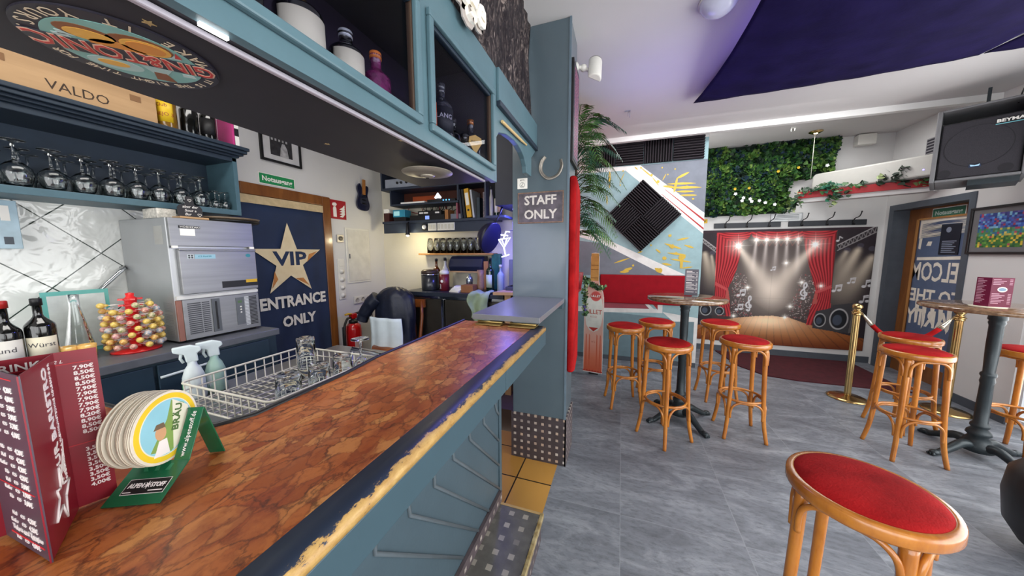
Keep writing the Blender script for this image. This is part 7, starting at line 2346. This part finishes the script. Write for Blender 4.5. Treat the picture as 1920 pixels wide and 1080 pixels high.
# printed loudspeakers
for box_, side_, cone in (([(0.715, 0.172), (0.727, 0.317), (0.805, 0.341), (0.796, 0.157)], None, (0.753, 0.241, 0.033, 0.058)), ([(0.792, 0.157), (0.815, 0.37), (0.925, 0.394), (0.913, 0.141)], [(0.925, 0.394), (0.952, 0.373), (0.952, 0.159), (0.913, 0.141)], (0.855, 0.256, 0.051, 0.088)),
                          ([(0.0, 0.333), (0.088, 0.337), (0.107, 0.231), (0.0, 0.228)], None, (0.055, 0.28, 0.038, 0.054)), ([(0.102, 0.338), (0.178, 0.304), (0.189, 0.237), (0.111, 0.231)], None, (0.147, 0.275, 0.029, 0.038))):
    put(pmask(box_), h2('#3b3a3d'))
    if side_:
        put(pmask(side_), h2('#5b5856'))
    x, y, rx, ry = cone
    put(disc(x, y, rx, ry), h2('#a9a8a8'))
    put(disc(x, y, rx * 0.87, ry * 0.87), h2('#1e1f24'))
    put(disc(x - rx * 0.15, y - ry * 0.1, rx * 0.5, ry * 0.5), h2('#4a5261'), 0.8)
# notes
NC = h2('#c9c6c8')


def note(x, y, s, dbl=True):
    put(disc(x - s * 0.5, y - s * 0.7, s * 0.32, s * 0.3), NC)
    put(seg(x - s * 0.22, y - s * 0.7, x - s * 0.15, y + s * 0.6, s * 0.07), NC)
    if dbl:
        put(disc(x + s * 0.35, y - s * 0.5, s * 0.32, s * 0.3), NC)
        put(seg(x + s * 0.63, y - s * 0.5, x + s * 0.7, y + s * 0.8, s * 0.07), NC)
        put(seg(x - s * 0.15, y + s * 0.6, x + s * 0.7, y + s * 0.8, s * 0.13), NC)
        put(seg(x - s * 0.15, y + s * 0.25, x + s * 0.7, y + s * 0.45, s * 0.07), NC)
    else:
        put(seg(x - s * 0.15, y + s * 0.6, x + s * 0.4, y + s * 0.1, s * 0.1), NC)


def clef(x, y, s):
    pts = spline([(0, -0.15, 0), (0.28, -0.25, 0), (0.25, -0.6, 0), (-0.15, -0.62, 0), (-0.38, -0.25, 0), (-0.2, 0.15, 0), (0.2, 0.6, 0), (0.22, 1.0, 0), (0.05, 1.15, 0), (-0.08, 0.8, 0), (0.05, 0.0, 0), (0.15, -0.9, 0), (0.0, -1.15, 0), (-0.2, -1.05, 0)], 4)
    for p, q in zip(pts[:-1], pts[1:]):
        put(seg(x + p.x * s, y + p.y * s * 1.19, x + q.x * s, y + q.y * s * 1.19, s * 0.085), NC)
    put(disc(x - 0.17 * s, y - 1.02 * s * 1.19, s * 0.16, s * 0.18), NC)


for (x, y), s in zip([(0.278, 0.451), (0.271, 0.321), (0.46, 0.667), (0.828, 0.512), (0.9, 0.575), (0.984, 0.554), (0.98, 0.429)], [0.036, 0.033, 0.02, 0.034, 0.028, 0.036, 0.036]):
    note(x, y, s)
note(0.817, 0.913, 0.026, False)
clef(0.33, 0.357, 0.048)
clef(0.65, 0.48, 0.05)
put(np.abs(gx - 0.455) < 0.002, img * 0.85)
put(np.abs(gy - 0.41) < 0.002, img * 0.85)
img = np.clip(img, 0.004, 0.95)


def art_object(name, img, fn, m):
    H_, W_ = img.shape[:2]
    ii, jj = np.meshgrid(np.arange(W_ - 1), np.arange(H_ - 1))
    a = (jj * W_ + ii).ravel()
    faces = np.stack([a, a + 1, a + W_ + 1, a + W_], 1)
    X, Y = np.meshgrid(np.linspace(0, 1, W_), np.linspace(0, 1, H_))
    co = fn(X, Y).reshape(-1, 3)
    me = bpy.data.meshes.new(name)
    me.vertices.add(len(co))
    me.vertices.foreach_set('co', co.ravel())
    me.loops.add(faces.size)
    me.loops.foreach_set('vertex_index', faces.ravel())
    me.polygons.add(len(faces))
    me.polygons.foreach_set('loop_start', np.arange(len(faces)) * 4)
    me.polygons.foreach_set('loop_total', np.full(len(faces), 4))
    me.update(calc_edges=True)
    at = me.color_attributes.new('art', 'FLOAT_COLOR', 'POINT')
    at.data.foreach_set('color', np.concatenate([img.reshape(-1, 3), np.ones((H_ * W_, 1))], 1).ravel())
    me.materials.append(m)
    me.polygons.foreach_set('use_smooth', np.ones(len(faces), bool))
    o = bpy.data.objects.new(name, me)
    C.objects.link(o)
    W[o.name] = Matrix()
    return o


o = art_object('stage_backdrop', img, lambda X, Y: np.stack([1.14 + 2.0 * X, 5.49 + 0.003 * np.sin(X * 14) * (1 - Y), 0.16 + 1.67 * Y + 0.012 * np.sin(X * PI) * (1 - Y) * -1], -1), art_mat('printed_cloth', 0.75))
md = o.modifiers.new('thickness', 'SOLIDIFY')
md.thickness = 0.002
tag(o, 'printed cloth backdrop with red curtains, spotlights and music notes', 'backdrop')

# ---------------------------------------------------------------- painting
pa = thing('painting', 'framed mosaic painting in blue, green and yellow patches', 'painting', (3.2, 4.13, 1.7))
fr = B(pa)
for y0, y1, z0, z1 in ((4.372, 4.395, 1.475, 1.915), (3.872, 3.895, 1.475, 1.915), (3.895, 4.372, 1.475, 1.498), (3.895, 4.372, 1.892, 1.915)):
    fr.box(3.18, 3.2095, y0, y1, z0, z1, mat('frame_black', '#1c1a1c', 0.35))
fr.build('frame', bevel=0.003)
B(pa).box(3.192, 3.2095, 3.895, 4.372, 1.498, 1.892, mat('mount_grey', '#6b6a6c', 0.6)).build('mount')
NX, NY = 20, 18
ar = np.zeros((NY * 4, NX * 4, 3))
for j in range(NY):
    for i in range(NX):
        v = j / NY
        pal = ['#3f5fae', '#5a86c4', '#6a5a9c', '#2f3f7a', '#7fb0c8', '#4a4a8c'] if v > 0.55 else (['#3f7f5a', '#4f8f7a', '#5a7a4a', '#c9b65a', '#3a6a8a'] if v > 0.3 else ['#4a7a3a', '#5f8f3f', '#c9b040', '#3a6a3a', '#2f5a3a'])
        c = h2(pal[rs.randint(len(pal))])
        if rs.rand() < 0.05:
            c = h2('#a8455a')
        ar[j * 4:j * 4 + 4, i * 4:i * 4 + 4] = c * rs.uniform(0.8, 1.15)
po = art_object('canvas', ar, lambda X, Y: np.stack([np.full_like(X, 3.190), 4.315 - 0.375 * X, 1.54 + 0.31 * Y], -1), art_mat('painted_canvas', 0.5))
po.parent = pa
po.matrix_parent_inverse = W[pa.name].inverted()

# ---------------------------------------------------------------- air conditioner and planter across the corner
dg = Vector((1, -1, 0)).normalized()
AM = PL((2.40, 5.42, 0), dg, (0, 0, 1))          # faces the room
ac = thing('air_conditioner', 'long white wall air conditioner across the corner', 'air conditioner', (2.75, 5.1, 2.3))
ACM = mat('ac_white', '#b9b7b0', 0.4, var=0.03)
pr = [(0, 2.30), (0.0, 2.49), (0.03, 2.525), (1.06, 2.525), (1.09, 2.49), (1.09, 2.30)]
B(ac).prism(pr, -0.02, 0.07, ACM, AM).build('case', bevel=0.02, seg=3)
B(ac).box(0.03, 1.06, 2.29, 2.30, 0.0, 0.06, mat('ac_shadow', '#5b5a58', 0.6), AM).build('louvre')
B(ac).lathe([(0.008, 0), (0.008, 0.002), (0.0001, 0.002)], mat('led_violet', '#9fa0ff', 0.4, emit=('#9a90ff', 2)), 12, AM @ Matrix.Translation((0.93, 2.37, 0.071))).build('indicator')
PLM = PL((2.17, 5.27, 0), Vector((1.0, -0.52, 0)), (0, 0, 1))
pt = thing('planter_shelf', 'long red planter board with trailing ivy under the air conditioner', 'planter', (2.6, 5.0, 2.24))
B(pt).box(0.0, 1.10, 2.205, 2.29, -0.012, 0.008, mat('planter_red', '#a3181f', 0.4), PLM).box(0.0, 1.10, 2.205, 2.215, -0.14, -0.012, mat('planter_red', '#a3181f', 0.4), PLM).build('board', bevel=0.002)
B(pt).box(0.05, 1.12, 2.155, 2.205, -0.16, -0.03, PLAST, PLM).build('bracket_board')
b = B(pt)


def clump(x, z, w, h, n, ms, s=(0.03, 0.06), y=0.02, flat=False):
    for k in range(n):
        p = PLM @ Vector((x + rp_.gauss(0, w), z + rp_.gauss(0, h), y + rp_.uniform(-0.07, 0.05)))
        leaf(b, p, (rp_.uniform(-1, 1), rp_.uniform(-1, 0), rp_.uniform(-0.7, 0.7)), rp_.uniform(*s), rp_.choice(ms), (rp_.uniform(-0.5, 0.5), -1, 0.8))


clump(0.12, 2.30, 0.06, 0.02, 50, [IV3, IV3, IV1])
clump(-0.02, 2.15, 0.035, 0.06, 55, [IV2, IV1, IV3])
clump(0.30, 2.31, 0.05, 0.02, 60, [IV1, mat('ivy_teal', '#2f6a52', 0.5)])
clump(0.36, 2.21, 0.05, 0.03, 55, [IV1, IV3, mat('ivy_teal', '#2f6a52', 0.5)])
clump(0.34, 2.12, 0.02, 0.03, 18, [IV2, IV1])
clump(0.52, 2.30, 0.05, 0.012, 25, [IV1, IV3])
clump(0.82, 2.31, 0.08, 0.02, 60, [IV3, mat('begonia_dark', '#39443a', 0.5)], (0.04, 0.075))
clump(0.86, 2.40, 0.06, 0.045, 26, [mat('begonia_dark', '#39443a', 0.5), IV3], (0.05, 0.09))
clump(0.68, 2.37, 0.03, 0.02, 8, [IV2], (0.04, 0.07))
clump(1.06, 2.28, 0.05, 0.04, 55, [IV2, IV2, IV1], (0.03, 0.06))
b.build('leaves')
sd_ = thing('smoke_detector', 'white alarm box under the ceiling in the corner', 'alarm', (2.85, 5.4, 2.92))
B(sd_).box(2.80, 2.98, 5.40, 5.4995, 2.86, 2.99, OFFW).build('case', bevel=0.008)
vt = thing('wall_vent', 'dark slotted air vent beside the hanging loudspeaker', 'vent', (3.2, 4.85, 2.65))
b = B(vt).box(3.200, 3.2095, 4.55, 5.02, 2.585, 2.755, mat('vent_grey', '#8d8b8e', 0.5))
for k in range(5):
    b.box(3.1985, 3.2005, 4.56, 5.01, 2.597 + 0.032 * k, 2.615 + 0.032 * k, mat('vent_dark', '#2b2832', 0.6))
b.build('grille')

# ---------------------------------------------------------------- hanging loudspeaker
P0, dv = Vector((2.60, 4.0, 0)), Vector((0.82, -0.57, 0)).normalized()
SPM = PL((P0.x, P0.y, 2.11), dv, Vector((0.03, 0.05, 1)))
lk = thing('loudspeaker', 'big grey framed loudspeaker with black grille hung from the wall', 'speaker', M=SPM)
SGR = mat('speaker_grey', '#6a6a6c', 0.5)
w_, h_ = 0.47, 0.62
b = B(lk, True)
b.box(0.0, 0.028, 0, h_, -0.36, 0.02, SGR).box(w_ - 0.03, w_, 0, h_, -0.36, 0.02, SGR).box(0.028, w_ - 0.03, 0, 0.02, -0.36, 0.02, SGR).box(0.028, w_ - 0.03, h_ - 0.018, h_, -0.36, 0.02, SGR).box(0.028, w_ - 0.03, 0.02, h_ - 0.018, -0.36, -0.34, SGR)
b.build('outer_frame', bevel=0.006)
B(lk, True).box(0.03, w_ - 0.032, 0.022, 0.50, -0.30, -0.012, mat('speaker_black', '#222026', 0.6)).build('cabinet', bevel=0.004)
B(lk, True).box(0.04, w_ - 0.042, 0.03, 0.49, -0.012, 0.0, mat('grille_black', '#29272d', 0.75, var=0.3, vs=220)).build('grille')
b = B(lk, True)
b.prism(circ(0.225, 0.28, 0.17, 44), 0, 0.002, mat('cone_shadow', '#1f1d22', 0.8)).prism(circ(0.225, 0.28, 0.165, 44), 0, 0.003, mat('grille_black', '#29272d', 0.75))
b.prism(circ(0.075, 0.07, 0.035, 20), 0, 0.002, mat('cone_shadow', '#1f1d22', 0.8)).prism(circ(0.37, 0.07, 0.035, 20), 0, 0.002, mat('cone_shadow', '#1f1d22', 0.8))
b.build('driver_outline')
b = B(lk, True)
b.box(0.295, 0.425, 0.425, 0.468, 0, 0.003, BLACK).box(0.295, 0.425, 0.421, 0.427, 0, 0.004, mat('badge_teal', '#6fb3bd', 0.4))
b.text('BEYMA', 0.034, WHITE, Matrix.Translation((0.36, 0.448, 0.003)), width=0.125, bold=0.0012)
b.box(0.195, 0.255, 0.10, 0.13, 0, 0.003, mat('badge_navy', '#24304a', 0.4)).prism([(0.205, 0.108), (0.245, 0.108), (0.25, 0.124), (0.225, 0.116), (0.20, 0.124)], 0, 0.004, mat('badge_pale', '#a8d0e6', 0.4))
b.build('badges')
B(lk, True).box(0.20, 0.44, -0.045, 0.0, -0.25, -0.02, IRON).build('lower_bracket')
B(lk, True).box(0.24, 0.26, h_, h_ + 0.18, -0.2, -0.18, IRON).build('upper_bracket')
B(lk).tube(spline([(3.0, 3.9, 2.70), (2.99, 3.86, 2.80), (3.02, 3.84, 2.90), (3.06, 3.84, 2.929)], 5), 0.005, BLACK, 6).build('cable')

# ---------------------------------------------------------------- ceiling: cloth sail, globe, gold pendant, hooks
CLM = mat('sail_violet', '#1c1540', 0.85, var=0.25, vs=6, bmp=0.25, bs=45, spec=0.1)


def sail(c, sag, edge):
    def fn(u, v):
        a, b_, c_, d = c
        # edges bow inwards between the corners
        su, sv = 4 * u * (1 - u), 4 * v * (1 - v)
        uu = u + edge * sv * (0.5 - u) * 2
        vv = v + edge * su * (0.5 - v) * 2
        x = (a[0] * (1 - uu) + b_[0] * uu) * (1 - vv) + (d[0] * (1 - uu) + c_[0] * uu) * vv
        y = (a[1] * (1 - uu) + b_[1] * uu) * (1 - vv) + (d[1] * (1 - uu) + c_[1] * uu) * vv
        z = 2.875 - sag * (su + sv) * 0.5 + 0.0015 * math.sin(u * 40 + v * 17) + 0.001 * math.sin(v * 60 - u * 23)
        return (x, y, z)
    return fn


o = B().surf(sail([(0.58, 3.46), (2.33, 3.33), (2.4, 0.4), (0.46, 0.4)], 0.17, 0.06), 60, 60, CLM).build('ceiling_sail', thick=0.004)
tag(o, 'large dark violet cloth sail slung under the ceiling', 'cloth')
o = B().surf(sail([(2.34, 3.31), (3.15, 3.45), (3.15, 0.5), (2.42, 0.4)], 0.09, 0.05), 30, 40, CLM).build('ceiling_sail', thick=0.004)
tag(o, 'second violet cloth sail in the upper right picture corner', 'cloth')
gl_ = thing('globe_lamp', 'white half globe ceiling lamp at the edge of the cloth', 'lamp', (0.475, 2.23, 2.93))
B(gl_, True).lathe([(0.0001, -0.085)] + [(0.10 * math.cos(a), -0.085 * math.sin(a)) for a in [PI / 2 * (1 - k / 8) for k in range(1, 9)]], mat('opal_glass', '#c9cbdf', 0.2, coat=0.3), 28).build('shade')
B(gl_, True).lathe([(0.09, -0.001), (0.105, -0.001), (0.105, -0.012), (0.095, -0.012)], OFFW, 28).build('rim')
gp_ = thing('ceiling_spot', 'gold recessed ceiling spot with glowing bulb over the plant wall', 'lamp', (2.24, 5.13, 2.999))
B(gp_, True).lathe([(0.02, 0.0), (0.07, 0.0), (0.068, -0.008), (0.04, -0.022), (0.025, -0.024), (0.02, 0.0)], BRASS, 28).build('ring')
B(gp_, True).ell((0, 0, -0.012), (0.024, 0.024, 0.016), mat('warm_bulb', '#fff0cc', 0.4), 12).build('bulb')
B(gp_, True).tube([(-0.02, -0.03, -0.02), (-0.06, -0.12, -0.59)], 0.0035, mat('cord_grey', '#a8a69c', 0.5), 6).build('cord')
hk = thing('ceiling_hook', 'small metal hook in the ceiling left of the cloth corner', 'hook', (0.0, 3.55, 2.93))
B(hk).box(-0.02, 0.035, 3.545, 3.555, 2.922, 2.9295, mat('hook_grey', '#9a9aa8', 0.4, 0.5)).tube([(0.03, 3.55, 2.925), (0.03, 3.55, 2.86)], 0.003, mat('hook_grey', '#9a9aa8', 0.4), 6).tube([(0.015, 3.55, 2.925), (0.015, 3.55, 2.875)], 0.003, mat('hook_grey', '#9a9aa8', 0.4), 6).build('hook')
hk = thing('ceiling_hook', 'tiny clear hook in the rear ceiling above plant wall', 'hook', (1.90, 4.87, 3.0))
B(hk).box(1.88, 1.93, 4.865, 4.875, 2.985, 2.9995, OFFW).tube([(1.885, 4.87, 2.99), (1.885, 4.87, 2.95)], 0.003, OFFW, 6).tube([(1.92, 4.87, 2.99), (1.92, 4.87, 2.955)], 0.003, OFFW, 6).build('hook')

# dark upholstered seat that only just enters the frame at the right
sk = thing('round_stool', 'black rounded upholstered seat cut off at the right picture edge', 'seat', (2.12, 2.12, 0))
SKM = mat('black_leather', '#19181a', 0.45, var=0.1)
B(sk, True).lathe([(0.0001, 0.06), (0.20, 0.06), (0.245, 0.14), (0.26, 0.28), (0.25, 0.40), (0.21, 0.455), (0.0001, 0.47)], SKM, 36).build('seat_cushion')
for k in range(4):
    B(sk, True).tube([(0.15 * math.cos(k * PI / 2), 0.15 * math.sin(k * PI / 2), 0.07), (0.17 * math.cos(k * PI / 2), 0.17 * math.sin(k * PI / 2), 0.0)], [0.018, 0.014], BLACK, 10).build('leg')
